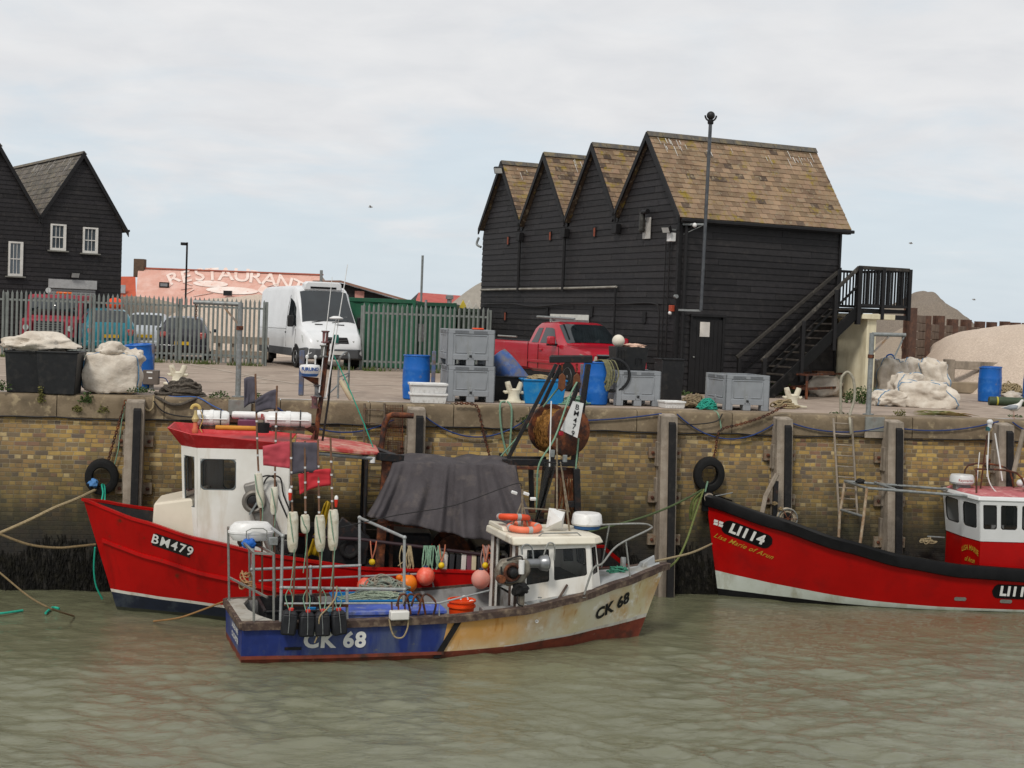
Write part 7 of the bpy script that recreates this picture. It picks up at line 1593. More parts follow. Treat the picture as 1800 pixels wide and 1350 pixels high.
# barrels
def barrel(loc,deg,lab,tilt=(0,0),open_=True,first={},sc=1):
    k='o' if open_ else 'c'
    if k in first:
        r=dup(first[k],loc,deg,lab,sc=(sc,sc,sc)); r.rotation_euler=(R_(tilt[0]),R_(tilt[1]),R_(deg)); return r
    t=T('plastic_barrel',lab,'barrel',loc,deg,'blue plastic barrels'); first[k]=t; t.rotation_euler=(R_(tilt[0]),R_(tilt[1]),R_(deg))
    pr=[(.01,0),(.24,0),(.27,.02),(.285,.25),(.29,.28),(.285,.31),(.29,.45),(.285,.6),(.29,.63),(.28,.66),(.27,.88),(.275,.9),(.275,.93)]
    if open_: pr+=[(.255,.93),(.25,.9),(.255,.1),(.01,.08)]
    else: pr+=[(.25,.94),(.24,.92),(.01,.92)]
    MB().lathe(pr,(0,0,0),32).build('drum',M_bluebarrel,t)
    MB().torus((0,0,.915),.277,.012,32,6,'z').build('rim',M_bluebarrel,t)
    if not open_:
        for s in (-1,1): MB().lathe([(.03,.92),(.03,.95),(.02,.955)],(s*.14,0,0),12).build('bung',M_bluebarrel,t)
    return t
barrel(G(247,684)+Vector((-.06,.25,0)),0,'scuffed blue barrel half hidden behind the white bulk sack',(3,-4),False)
barrel(G(729,703)+Vector((0,.25,0)),0,'open topped blue barrel left of the white fish boxes',sc=.96)
barrel(G(1046,712)+Vector((0,.2,0)),20,'tall blue barrel with ropes over its rim',sc=.98)
barrel(G(1737,706),0,'dark blue barrel near the low wall at the right',open_=True)
barrel(G(1748,703)+Vector((-.02,.3,0)),0,'dark blue barrel just behind the other one near the low wall',open_=True)
barrel(G(1816,708),0,'blue barrel cut by the right edge of the picture')
# black tub with a leaning mouldy barrel in it
p=G(895,707)+Vector((0,.75,0)); tub(p,1.0,.8,.52,8,M_blackplastic,'black_tub','round cornered black tub behind the twin horned bollard','tub',.88)
t=T('plastic_barrel','faded mouldy blue barrel leaning out of the black tub','barrel',p+Vector((-.28,.05,.42)),0,'blue plastic barrels'); 
Mx=frm(p+Vector((.22,.1,.32)),0)@Matrix.Rotation(R_(-42),4,'Y')@Matrix.Rotation(R_(-8),4,'X'); MB(Mx).lathe([(.01,-.1),(.27,-.1),(.285,.2),(.29,.4),(.285,.62),(.26,.82),(.2,.84),(.01,.84)],(0,0,0),32).build('drum',mat('mouldy_blue','3d5c93',.6,c2='34508a',sc=3,dirt='6f6652',dt=.56,dsc=4,d2='5d6f94',d2t=.6,d2sc=8),t,world=True)
p=G(958,711)+Vector((-.05,.35,0)); tub(p,.92,.62,.5,6,M_bluetub,'rope_tub','cyan plastic tub full of rope beside the black tub','tub',.86)
b=MB(frm(p+Vector((-.1,0,.46)),6)); tangle(b,(0,0,0),.36,.24,.14,.014,26,31); b.build('rope_heap',M_ropetan,tag=('tan and blue rope heaped in the cyan tub on the quay','rope'))
b=MB(frm(G(1010,712)+Vector((0,.05,0)),6)); tangle(b,(0,0,0),.34,.22,.2,.014,22,32); b.build('rope_heap',M_ropegreen,tag=('pale green rope heap between the cyan tub and tall blue barrel','rope'))
# rope hanging on tall barrel
b=MB(); c=G(1046,712)+Vector((.27,.1,.9)); q=random.Random(8)
for i in range(12): x=c.x+q.uniform(-.15,.1); b.tube(smooth_pts([(x-.15,c.y+.1,c.z+.02),(x,c.y-.1,c.z+.05),(x+.1,c.y-.15,c.z-.2),(x+.05,c.y-.12,c.z-q.uniform(.35,.6)),(x-.03,c.y-.08,c.z-.3)],3),.014,5)
b.build('hanging_rope',mat('olive_rope','7d7a5a',.9,c2='5c5b44',sc=20),tag=('olive rope coil hung over the right side of the tall blue barrel','rope'))
MB().torus(c+Vector((.1,.0,-.25)),.34,.03,26,6,'y').build('hoop',M_blackplastic,tag=('black hoop leaning behind the tall blue barrel','hoop')) 
# black crate on box with ball
Bx=frm(pB,13); t=T('black_crate','black ribbed plastic crate on top of the grey pallet box','crate',Bx@Vector((-.12,.45,.755)),13)
b=MB(); k=.88; b.add([(-.36*k,-.3*k,0),(.36*k,-.3*k,0),(.36*k,.3*k,0),(-.36*k,.3*k,0),(-.36,-.3,.5),(.36,-.3,.5),(.36,.3,.5),(-.36,.3,.5),(-.33,-.27,.46),(.33,-.27,.46),(.33,.27,.46),(-.33,.27,.46)],[(0,1,2,3)]+[(i,(i+1)%4,(i+1)%4+4,i+4) for i in range(4)]+[(i+4,(i+1)%4+4,(i+1)%4+8,i+8) for i in range(4)]+[(8,9,10,11)]); b.build('shell',M_blackplastic,t,bev=.012)
b=MB()
for i in range(5): b.bar((-.345+.04*0,-.25+.12*i,.42),(-.315,-.24+.11*i,.04),.02,.03)
for i in range(3): b.bar((-.3+.07*i,-.305,.42),(-.28+.07*i,-.27,.05),.02,.03)
b.build('ribs',M_blackplastic,t); b=MB(); b.tube([(.1,-.3,.12),(.1,-.305,.26),(.22,-.305,.26),(.22,-.3,.12)],.014,6); b.build('grip',M_blackplastic,t)
c=Bx@Vector((-.38,.35,1.37)); MB().sph(c,.135,22,14).build('ball_float',mat('off_white_ball','d3cbbd',.6,c2='c4bbaa'),tag=('off white ball float resting on the black crate','float'))
b=MB(Bx); blob(b,(.0,.45,1.27),(.22,.15,.05),9,.5); b.build('rag',mat('pale_pink_rag','bd9c8b',.8,c2='cfae98',sc=6),tag=('pale pink rag lying on the black crate','rag'),ang=60)
p=G(1155,705)+Vector((.35,1.0,0)); tub(p,.55,.55,.95,15,M_blackplastic,'black_bin','tall black bin against the shed corner behind the grey box','bin',.9)
# nets
b=MB(frm(G(1222,718)+Vector((0,.15,0)),0)); tangle(b,(0,0,0),.33,.25,.3,.02,46,41); b.build('net_heap',mat('brown_net','5f5040',.95,c2='8a7b60',sc=14),tag=('heap of brown net and rope beside the lone grey box','net'))
b=MB(frm(G(1243,720),0)); tangle(b,(0,0,0),.24,.17,.24,.009,70,42); b.build('net_heap',mat('teal_net','2f9a85',.85,c2='268574',sc=20),tag=('teal green net heap against the lone grey box','net'))
P=smooth_pts([G(1255,722),wp(1262,727,-.1),wp(1266,742,-.12),wp(1268,756,-.12)],4); MB().tube(P,.016,6).build('rope',M_ropegreen,tag=('pale green rope end hanging over the coping from the teal net','rope'))
b=MB(frm(G(1382,718)+Vector((0,-.02,0)),0)); tangle(b,(-.05,-.02,0),.36,.16,.2,.018,16,43); b.build('rope_heap',M_ropetan,tag=('tan mooring rope looped round the chipped white bollard','rope'))
# rope heap left (thick dark hawser)
b=MB(frm(G(316,697)+Vector((0,.25,0)),0)); tangle(b,(0,0,0),.5,.3,.34,.032,26,44); b.build('hawser_heap',M_ropedark,tag=('heap of thick dark hawser on the quay beside the switch box','rope'))
P=smooth_pts([wp(272,697,-.02),wp(285,703,-.1),wp(298,710,-.13),wp(318,711,-.13),wp(338,703,-.1),wp(352,698,.1),G(362,697)],4); MB().tube(P,.03,8).build('hawser',M_ropedark,tag=('thick dark hawser looping over the coping edge','rope'))
P=smooth_pts([G(285,690),G(300,697),wp(345,698,-.02),wp(372,712,-.12),wp(400,726,-.12)],4); MB().tube(P,.012,6).build('rope',mat('bright_blue_rope','3f63a0',.8),tag=('thin blue rope trailing from the hawser to the davit plate','rope'))
P=smooth_pts([wp(270,694,-.05),wp(269,715,-.14),wp(262,722,-.14),wp(253,716,-.14)],4); MB().tube(P,.02,6).build('rope',M_ropetan,tag=('pale rope hook hanging right of the leftmost post','rope'))
# bins and sacks at the left
pb1=G(36,690)+Vector((0,.35,0)); tub(pb1,.72,.72,.78,10,M_blackplastic,'black_bin','black plastic bin at the far left under the folded sack','bin',.88)
pb2=G(97,693)+Vector((0,.30,0)); tub(pb2,.76,.74,.80,6,M_blackplastic,'black_bin','nearer black plastic bin between the left bin and the bulk sack','bin',.86)
b=MB(); c=pb1+Vector((.22,.0,.93)); blob(b,c,(.62,.42,.20),21,.42,44,22,fr=1.9,flat=.2); b.build('folded_sack',M_bag,tag=('crumpled off white sack draped over the two black bins','sack'),ang=70)
def bigbag(c,sx_,sy_,sz_,deg,seed,lab,first=None,slump=.0,amp=.16,txt=None,top=True):
    t=T('bulk_bag',lab,'sack',c,deg,'white woven bulk bags'); b=MB(); n,m_=72,44; vs=[]; o=Vector((seed*5.1,seed*2.3,seed))
    for i in range(m_+1):
        ph=math.pi*i/m_
        for k in range(n):
            a=2*math.pi*k/n; d=Vector((math.sin(ph)*math.cos(a),math.sin(ph)*math.sin(a),-math.cos(ph))); mxx=max(abs(d.x),abs(d.y),abs(d.z)); d=d.lerp(d/mxx,.62)
            ds=Vector((d.x+.5*noise.noise(d*1.5+o),d.y+.5*noise.noise(d*1.5-o),d.z*.55)); f=1+amp*.7*noise.noise(d*1.4+o)+amp*.95*(noise.voronoi(ds*1.9+o)[0][0]-.45)+amp*.35*(noise.voronoi(ds*4.5+o*2)[0][0]-.4)
            p=Vector((d.x*sx_*f,d.y*sy_*f,d.z*sz_*f)); s=1+.06*math.sin(a*2+seed)-.10*max(0,d.z); p.x*=s; p.x+=slump*p.z
            p.z=max(p.z+sz_,0.0)*1.0
            if p.z<.02: p.z=0.0+.0
            vs.append(p)
    b.add(vs,[(i*n+k,i*n+(k+1)%n,(i+1)*n+(k+1)%n,(i+1)*n+k) for i in range(m_) for k in range(n)]); b.build('sack',M_bag,t,ang=70)
    def srf(k,i): 
        v=vs[int(i)*n+int(k)%n]; return Vector((v.x*1.02,v.y*1.02,v.z*1.0+.006))
    for k0 in (43,64,8,26):
        b=MB(); b.tube([srf(k0,i) for i in range(8,40)],.011,5); b.build('strap',mat('sack_strap','5d87a8',.7,c2='4a7496',sc=10),t)
    b=MB(); b.tube([srf(k,10) for k in range(36,72)],.007,5); b.build('strap',MATS['sack_strap'],t)
    return t,vs
p=G(184,693)+Vector((0,.45,0)); tb_,_=bigbag(p,.57,.46,.40,8,3,'full white bulk bag with blue straps between the black bins and blue barrel',amp=.14)
b=MB(); blob(b,p+Vector((.03,0,.83)),(.30,.28,.17),9,.5,36,18,fr=1.6); b.build('sack_neck',M_bag,tb_,world=True,ang=70)
b=MB(); blob(b,p+Vector((.42,-.0,.70)),(.2,.2,.17),12,.45,30,16); b.build('sack_ear',M_bag,tb_,world=True,ang=70)
# right hand sack pile
for (px,py,dy_,s3,deg,sd,lab,sl_) in ((1575,700,.9,(.42,.4,.52),5,5,'upright white bulk bag with a blue loop at the left of the sack pile',.1),(1622,700,1.3,(.5,.45,.50),12,8,'white bulk bag at the back middle of the sack pile',.0),(1652,708,.7,(.42,.42,.52),-8,11,'white bulk bag at the right of the sack pile',-.1),(1630,716,-.0,(.62,.38,.31),-12,14,'slumped printed bulk bag at the front of the sack pile',-.35),(1570,714,.1,(.46,.32,.19),10,17,'flattened bulk bag trailing at the front left of the sack pile',.2),(1600,708,.55,(.4,.3,.36),25,19,'crumpled bulk bag wedged in the middle of the sack pile',.2)):
    c=G(px,py)+Vector((0,dy_,0)); t_,vs=bigbag(c,*s3,deg,sd,lab,slump=sl_,amp=.3)
    if sd==14:
        pass
    if sd==5:
        b=MB(); b.tube(smooth_pts([(-.1,-.1,1.0),(-.12,-.12,1.12),(.0,-.12,1.17),(.1,-.1,1.1),(.12,-.05,1.0)],4),.022,6); b.build('loop',mat('sack_blue','2d62ad',.7),t_)
c=G(1612,706); f_=Y(1622,703,c.y-.48)
0 and text_part('LERC IFCI',.17,lambda u,v:(f_.x+u*.87-v*.35,f_.y+.10-.0*u,f_.z+v*.8+u*.5),mat('print_ink','4b4a48',.7),None or T('sack_print','faint printed letters on the slumped white sack','print',f_),'lettering') if 0 else None
# davits
def davit(px,py,ytop,xarm,yarm,lab,y0):
    p=G(px,py); q=Y(px+ (2 if px<900 else 4),ytop,p.y); a=Y(xarm,yarm,p.y); t=T('davit',lab,'davit',p,0,'grey tubular davits on the quay edge')
    MB().tube([p,Vector((p.x,p.y,q.z))],.055,12).build('post',M_steel,t,world=True); MB().lathe([(.12,0),(.12,.02),(.07,.03)],p,14).build('foot',M_steel,t,world=True)
    MB().tube([Vector((p.x,p.y,q.z-.03)),Vector((a.x,a.y,q.z-.02))],.045,10).build('arm',M_steel,t,world=True)
    s=-1 if a.x<p.x else 1
    MB().bar(Vector((p.x+s*.03,p.y,q.z-.43)),Vector((p.x+s*.36,p.y,q.z-.06)),.07,.03).build('brace',mat('rust_stained','8a6b4a',.7,c2='777a7a',sc=6),t,world=True)
    MB().lathe([(.07,-.04),(.07,.04)],Vector((p.x,p.y,q.z-.5)),12).build('collar',M_rust,t,world=True)
    b=MB(); chain(b,[Vector((a.x-s*.06,a.y,q.z-.06)),Vector((a.x-s*.06,a.y,q.z-.36))],.06,.009); b.build('hanging_chain',M_rust,t,world=True)
    if s>0:
        MB().bar(Vector((a.x-.02,p.y,q.z-.02)),Vector((a.x-.22,p.y,q.z-.5)),.03).build('strut',M_steel,t,world=True)
davit(418,698,532,340,533,'grey tubular davit with arm to the left, in front of the van',0)
davit(1526,729,585,1592,590,'grey tubular davit with arm to the right, by the cream pillar',0)
# bent handrail hoop
p=G(1478,728); P=[p,Y(1478,672,p.y),Y(1482,660,p.y),Y(1489,654,p.y),Y(1496,659,p.y),Y(1501,672,p.y),Y(1502,700,p.y-.02),Y(1494,728,p.y-.1),wp(1494,738,-.16),wp(1496,762,-.18)]
MB().tube(smooth_pts(P,4),.03,10).build('ladder_hoop',mat('worn_galv','a19c8c',.6,.2,c2='857f70',sc=9),tag=('bent grey handrail hoop above the right hand wall ladder','handrail'))
# posts, box, gate frame
def bluepost(px,py,top,lab,first=[None]):
    p=G(px,py); q=Y(px,top,p.y); MB().box((p.x-.05,p.y-.05,0),(p.x+.05,p.y+.05,q.z)).build('steel_post',mat('blue_steel','2f4f80',.6,c2='6d6a66',sc=3,dirt='5c4a3c',dt=.6,dsc=6),tag=(lab,'post'),group='short blue steel posts',bev=.012)
bluepost(267,660,604,'short blue steel post behind the left blue barrel'); bluepost(761,680,617,'short blue steel post behind the open blue barrel'); bluepost(1226,691,637,'rusty blue steel post in front of the shed door'); bluepost(529,695,616,'thin blue and grey post in front of the white van'); bluepost(1022,700,640,'blue steel post between the gantry legs and tall barrel')
p=G(266,684)+Vector((0,-.1,0)); t=T('switch_box','small grey electrical box on a stub beside the left blue barrel','box',p); c=Y(266,663,p.y)
MB().box((c.x-.16,c.y-.08,c.z-.15),(c.x+.16,c.y+.08,c.z+.15)).build('case',mat('box_taupe','6b625b',.5,.2),t,world=True,bev=.008); MB().box((c.x-.08,c.y-.085,c.z+.09),(c.x+.04,c.y-.081,c.z+.12)).build('label_plate',M_whiteplastic,t,world=True); MB().box((c.x-.04,c.y-.085,c.z-.03),(c.x+.04,c.y-.081,c.z+.0)).build('label_plate',M_whiteplastic,t,world=True); MB().box((c.x-.04,c.y,0),(c.x+.04,c.y+.06,c.z-.15)).build('stub',M_steel,t,world=True)
MB().tube(smooth_pts([c+Vector((.16,0,0)),c+Vector((.3,0,-.02)),c+Vector((.4,0,-.2)),c+Vector((.5,0,-.38))],4),.012,6).build('cable',M_ropeblue,t,world=True)
a=G(594,700);c_=G(612,690); t=T('hoop_barrier','grey tubular hoop barrier on the quay in front of the van','barrier',a); za=Y(592,624,a.y).z
MB().tube(smooth_pts([a,Vector((a.x,a.y,za-.15)),Vector((a.x+.06,a.y+.02,za)),Vector((c_.x-.06,c_.y-.02,za)),Vector((c_.x,c_.y,za-.15)),c_],4),.022,8).build('hoop',M_steel,t,world=True); MB().tube([Vector((a.x,a.y,za-.45)),Vector((c_.x,c_.y,za-.45))],.016,6).build('cross_bar',M_steel,t,world=True)
MB().tube([Vector((a.x-.25,a.y-.3,0)),Vector((c_.x,c_.y,.4))],.018,6).build('brace',M_steel,t,world=True)
# grey crate panels by the stair
p=G(1292,695)+Vector((0,.8,0)); t=T('crate_lid','two grey framed crate lids leaning by the stair foot, behind the lone grey box','crate lids',p,14)
M_lid=mat('lid_grey','5d5e5c',.6,c2='504f4d',sc=4)
for k,(x,y,z0,w_,hh_) in enumerate(((-.25,0,0,.62,.82),(.42,.15,0,.62,1.08))):
    MB().box((x-w_/2,y,z0),(x+w_/2,y+.04,z0+(hh_ if k==0 else .72))).build('panel',M_lid,t); b=MB()
    for p_,q_ in (((x-w_/2,z0),(x-w_/2,z0+hh_)),((x+w_/2,z0),(x+w_/2,z0+hh_)),((x-w_/2,z0+hh_),(x+w_/2,z0+hh_))): b.bar((p_[0],y-.01,p_[1]),(q_[0],y-.01,q_[1]),.045,.05)
    b.build('edge_frame',mat('lid_edge','8b8a86',.5,.3),t)
# bushes
for px,py,dy_,sz,n,lab in ((1372,697,.6,(.5,.4,.42),520,'low green bush at the foot of the stair'),(1536,713,.9,(.62,.4,.42),760,'green bush at the foot of the cream pillar'),(1205,696,.3,(.2,.2,.1),90,'small weeds along the shed side wall'),(1700,690,-.2,(.4,.3,.35),260,'yellow flowering weed against the low wall')):
    c=G(px,py)+Vector((0,dy_,0)); b=MB(); leaves(b,c,sz,n,.06,seed=px); 
    for k in range(6): b.tube([c,c+Vector((rnd.uniform(-.3,.3)*sz[0],0,sz[2]*.7))],.006,4)
    b.build('bush',M_leaf,tag=(lab,'bush'),group='weeds and bushes by the buildings')
# palm leaves
b=MB(); c=G(1640,731); q=random.Random(6)
for i in range(34):
    x=c.x+q.uniform(-.45,.35); L=q.uniform(.3,.7); y=c.y+q.uniform(-.1,.14); z=q.uniform(.01,.09); a=q.uniform(-.12,.12); b.add([(x,y,z),(x+L*.5,y+a*.5-.02,z+.03),(x+L,y+a,z*.4+.01),(x+L*.5,y+a*.5+.03,z+.01)],[(0,1,2,3)])
b.build('palm_leaves',mat('cut_palm','8b9a6a',.7,c2='9b7a4e',sc=3),tag=('bundle of cut palm leaves lying along the coping','leaves'),solid=.006)
# rope heap and pipe right
b=MB(frm(G(1775,700),0)); tangle(b,(0,0,0),.5,.3,.45,.018,50,51); b.build('rope_heap',M_ropetan,tag=('heap of tan rope between the blue barrels at the right','rope'))
b=MB(); blob(b,G(1778,706)+Vector((0,0,.12)),(.3,.2,.14),7,.5); b.build('sack',M_bag,tag=('small white sack in front of the tan rope heap','sack'),ang=70)
a=G(1738,712)+Vector((0,0,.11)); b=MB(); d=Vector((1,-.06,0)); b.lathe([(.08,0),(.11,0),(.115,.04),(.115,2.2),(.08,2.2)],(0,0,0),18,'x') ; b.v=[Matrix.Translation(a)@Matrix.Rotation(R_(-3),4,'Z')@v for v in b.v]; t=T('green_pipe','thick green pipe lying on the quay at the right edge','pipe',a-Vector((0,0,.11))); b.build('tube',mat('pipe_green','3c4a34',.55,c2='2f3b2a',sc=5),t,world=True)
MB(Matrix.Translation(a+Vector((.18,-.01,0)))@Matrix.Rotation(R_(-3),4,'Z')).lathe([(.118,0),(.118,.04)],(0,0,0),18,'x',cap=False).build('yellow_band',mat('band_yellow','b5ac3a',.5),t,world=True)
# gull
p=G(1786,737)+Vector((0,.15,0)); t=T('seagull','grey backed gull standing on the quay edge at the right','seagull',p,0)
M_gw=mat('gull_white','d5d2cc',.8); M_gg=mat('gull_grey','8d9298',.8)
b=MB(); n=14; vs=[]; prof=[(-.20,.0,.26,.005),(-.14,0,.24,.035),(-.05,0,.23,.07),(.04,0,.25,.078),(.10,0,.29,.06),(.135,0,.35,.035),(.15,0,.385,.033),(.165,0,.40,.033),(.19,0,.395,.025),(.205,0,.39,.01)]
b.tube([(x,y,z) for x,y,z,r in prof],[r for *_,r in prof],14); b.build('body',M_gw,t)
for s in (-1,1):
    b=MB(); b.add([(.06,s*.07,.29),(.03,s*.085,.22),(-.1,s*.06,.19),(-.27,s*.015,.225),(-.1,s*.045,.29),(0,s*.06,.31)],[(0,1,2,3,4,5)]); b.build('wing',M_gg,t,solid=.012)
    MB().tube([(-.01,s*.03,.17),(.0,s*.03,.08),(-.005,s*.03,.0),(.03,s*.03,.005)],.005,6).build('leg',mat('gull_leg','b88f80',.6),t)
    MB().sph((.185,s*.028,.405),.005).build('eye',M_bl2,t)
MB().tube([(.2,0,.39),(.235,0,.385),(.25,0,.375)],[.01,.007,.002],6).build('beak',mat('gull_beak','c89a2e',.5),t); MB().prism([(-.20,.245),(-.3,.225),(-.2,.262)],-.02,.02,'xz').build('tail',M_gw,t)
for px,py,yy,lab in ((651,364,60,'tiny distant gull flying left of the sheds'),(1601,428,70,'pale tiny gull flying right of the shed'),(1712,527,80,'dark tiny gull flying above the shingle heap')):
    c=Y(px,py,yy); b=MB(Matrix.Translation(c)@Matrix.Scale(.65,4)); b.tube([(-.14,0,0),(0,0,.0),(.1,0,.01),(.16,0,0)],[.01,.05,.04,.01],8); 
    for s in (-1,1): b.add([(-.05,0,.02),(.07,0,.02),(.02,s*.22,.1),(-.03,s*.48,.04),(-.06,s*.2,.09)],[(0,1,2,3,4)])
    b.build('seagull',mat('far_gull','a9aaa9',.8),tag=(lab,'seagull'),group='distant flying gulls')
# ================================================================ vehicles
class Body:
    """stations: x, z bottom, z belt, z top, half width low, belt, top"""
    def __init__(s,st): s.st=st
    def at(s,x):
        st=s.st
        if x<=st[0][0]: return st[0][1:]
        for a,c in zip(st,st[1:]):
            if x<=c[0]: k=(x-a[0])/(c[0]-a[0]) if c[0]>a[0] else 0; return tuple(p+(q-p)*k for p,q in zip(a[1:],c[1:]))
        return st[-1][1:]
    def sec(s,x):
        zb,zl,zt,w0,w1,w2=s.at(x); h_=zt-zl
        return [(0,zb),(w0*.9,zb),(w0,zb+.08),(w0*.4+w1*.6+.01,zb+(zl-zb)*.55),(w1,zl-.02),(w1*.985,zl+.01),(w2+(w1-w2)*.06,zt-.14*min(1,h_*1.4)),(w2*.93,zt-.035*min(1,h_*2.5+.2)),(w2*.75,zt),(0,zt+.01)]
    def build(s,T_,M_,xs=None):
        b=MB(); X=[]
        for a,c in zip(s.st,s.st[1:]):
            n=max(1,int((c[0]-a[0])/.16)); X+=[a[0]+(c[0]-a[0])*i/n for i in range(n)]
        X.append(s.st[-1][0]); vs=[]
        for x in X:
            h_=s.sec(x); r=[(x,-y,z) for y,z in h_]+[(x,y,z) for y,z in h_[::-1][1:-1]]; vs+=r; k=len(r)
        b.add(vs,[(i*k+j,i*k+(j+1)%k,(i+1)*k+(j+1)%k,(i+1)*k+j) for i in range(len(X)-1) for j in range(k)]+[tuple(range(k)),tuple(range((len(X)-1)*k,len(X)*k))])
        return b.build('body',M_,T_,ang=32)
    def P(s,x,v,sd,o=.008):
        """side glass surface: v 0 at belt .. 1 under roof"""
        zb,zl,zt,w0,w1,w2=s.at(x); h_=zt-zl; z0,z1=zl+.01,zt-.14*min(1,h_*1.4); y0,y1=w1*.985,w2+(w1-w2)*.06
        return Vector((x,sd*(y0+(y1-y0)*v+o),z0+(z1-z0)*v))
    def sideglass(s,T_,quad,sd,M_=M_glassdark,name='side_window'):
        (xa,va),(xb2,vb),(xc,vc),(xd,vd)=quad; b=MB(); N_=8
        def f(u,v):
            x0=xa+(xb2-xa)*u; x1=xd+(xc-xd)*u; v0=va+(vb-va)*u; v1=vd+(vc-vd)*u; return s.P(x0+(x1-x0)*v,v0+(v1-v0)*v,sd)
        return b.grid(f,N_,4).build(name,M_,T_)
    def topglass(s,T_,x0,x1,f0,f1,M_=M_glassdark,name='windscreen',o=.012):
        def f(u,v):
            x=x0+(x1-x0)*v; zb,zl,zt,w0,w1,w2=s.at(x); fr=f0+(f1-f0)*v; y=(u*2-1)*fr*w2; dz=0 if abs(y)<w2*.75 else -.035*((abs(y)/w2-.75)/.18); 
            return (x+(o if x1>x0 and s.at(x1)[2]<s.at(x0)[2] else (-o if s.at(x1)[2]<s.at(x0)[2] else o)),y,zt+.01*(1-abs(y)/w2)+dz+o)
        return MB().grid(f,12,8).build(name,M_,T_)
def wheel(T_,x,y,r,w,sd,rim=M_alu):
    t=MB(); t.lathe([(r*.62,-w/2),(r*.95,-w/2),(r,-w/2+.03),(r,w/2-.03),(r*.95,w/2),(r*.62,w/2)],(x,y,r),26,'y'); wl=t.build('wheel',M_tyre,T_)
    k=MB(); k.lathe([(r*.62,0),(r*.6,sd*.02),(r*.5,-sd*.02),(r*.2,sd*.01),(.01,sd*.015)],(x,y+sd*w/2*.9,r),20,'y',cap=False); k.build('rim',rim,wl)
    k=MB()
    for i in range(6): a=i*1.047+.3; k.cbox((x+r*.36*math.cos(a),y+sd*w/2*.93,r+r*.36*math.sin(a)),(r*.1,.01,r*.16),0,0,-a)
    k.build('rim_holes',M_rubber,wl); return wl
def arch(T_,x,y,r,sd,Mx=M_rubber):
    b=MB(); pts=[(x+r*math.cos(a),r*math.sin(a)) for a in [math.pi*i/14 for i in range(15)]]+[(x-r,-.08),(x+r,-.08)]
    b.prism([(u,v+.33) for u,v in pts[:15]]+[(x-r,.16),(x+r,.16)],min(y,y-sd*.25),max(y,y-sd*.25),'xz'); return b.build('wheel_arch',Mx,T_,smooth=False)
def place(contact,loc,deg): # put local point at contact
    return Vector(contact)-frm((0,0,0),deg)@Vector(loc)
# ---- white van
M_vw=mat('van_white','d9dbdc',.3,c2='ced0d1',sc=2,coat=.3)
o=place((-6.62,45.0,0),(4.85,-.85,0),-66); van=T('white_van','tall white panel van with a roof cooler unit parked in the fence gateway','van',o,-66)
Bv=Body([(0,.42,1.25,2.36,.94,.97,.84),(.06,.36,1.25,2.48,.97,.99,.86),(.4,.34,1.25,2.54,.98,1.0,.86),(3.9,.34,1.25,2.56,.98,1.0,.86),(4.25,.34,1.27,2.45,.98,1.0,.84),(4.5,.34,1.27,2.13,.98,.99,.83),(5.08,.34,1.22,1.38,.98,.96,.88),(5.3,.33,1.14,1.22,.96,.92,.84),(5.65,.33,.98,1.06,.92,.86,.78),(5.8,.36,.82,.9,.86,.8,.7),(5.88,.42,.66,.72,.78,.7,.62)])
Bv.build(van,M_vw)
Bv.topglass(van,4.30,5.02,.9,.97)
for sd in (-1,1):
    Bv.sideglass(van,((3.78,.05),(4.78,.05),(4.42,.72),(3.86,.78)),sd)
    for x in (1.2,4.85): arch(van,x,sd*.985,.42,sd,M_vw if 0 else M_rubber); wheel(van,x,sd*.88,.34,.22,sd,mat('wheel_trim','9a9c9d',.4,.4))
    MB().box((1.62,sd*.985-(.015 if sd>0 else .02),.36),(4.43,sd*.985+(.02 if sd>0 else .015),.60)).build('sill_trim',mat('trim_grey','4a4c4e',.6),van,bev=.006)
    MB().box((0.1,sd*.985-(.015 if sd>0 else .02),.36),(.76,sd*.985+(.02 if sd>0 else .015),.60)).build('sill_trim',MATS['trim_grey'],van,bev=.006)
    m_=MB().box((4.62,min(sd*1.03,sd*1.22),1.26),(4.72,max(sd*1.03,sd*1.22),1.62)).build('mirror',M_blackplastic,van,bev=.03); MB().bar((4.66,sd*.97,1.32),(4.66,sd*1.1,1.34),.05).build('mirror_arm',M_blackplastic,m_)
    b=MB(); 
    b.grid(lambda u,v:(lambda x:(x+.01,sd*((Bv.at(x)[4])+.012-.10*v),Bv.at(x)[1]-.02-.0-.16*(1-v)+.02*v))(5.28+.42*u),6,5); M_hl=mat('headlamp','b9bcb9',.12,c2='8c8f8c',sc=20,spec=.8)
    b=MB(); P1=[(5.30,.935,1.03),(5.60,.80,.97),(5.84,.55,.88),(5.82,.60,.74),(5.70,.80,.72),(5.42,.93,.82)]; b.add([(x,sd*(y+.012),z) for x,y,z in P1]+[(x-.12,sd*(y-.10),z) for x,y,z in P1],[(0,1,4,5),(1,2,3,4)]+[(i,i+6,(i+1)%6+6,(i+1)%6) for i in range(6)]); hl=b.build('headlight',M_hl,van)
    for z in (.62,): lines(van,'door_seam',[(3.72,sd*.995,.62),(3.72,sd*1.002,1.25),(3.8,sd*.96,1.9),(3.85,sd*.9,2.25)],.006,MATS['trim_grey'])
    MB().box((3.6,sd*.995-.01,1.05),(3.72,sd*.995+.02*sd+.01,1.1)).build('door_handle',M_blackplastic,van,bev=.004)
    lines(van,'door_seam',[(4.72,sd*.99,.62),(4.78,sd*.985,1.2)],.006,MATS['trim_grey'])
lines(van,'side_crease',[(.1,-1.006,1.18),(3.7,-1.008,1.2)],.008,M_vw)
gr=MB().prism([(-.42,.80),(.42,.80),(.36,.99),(-.36,.99)],5.76,5.86,'yz').build('grille',M_bl2,van,bev=.01)
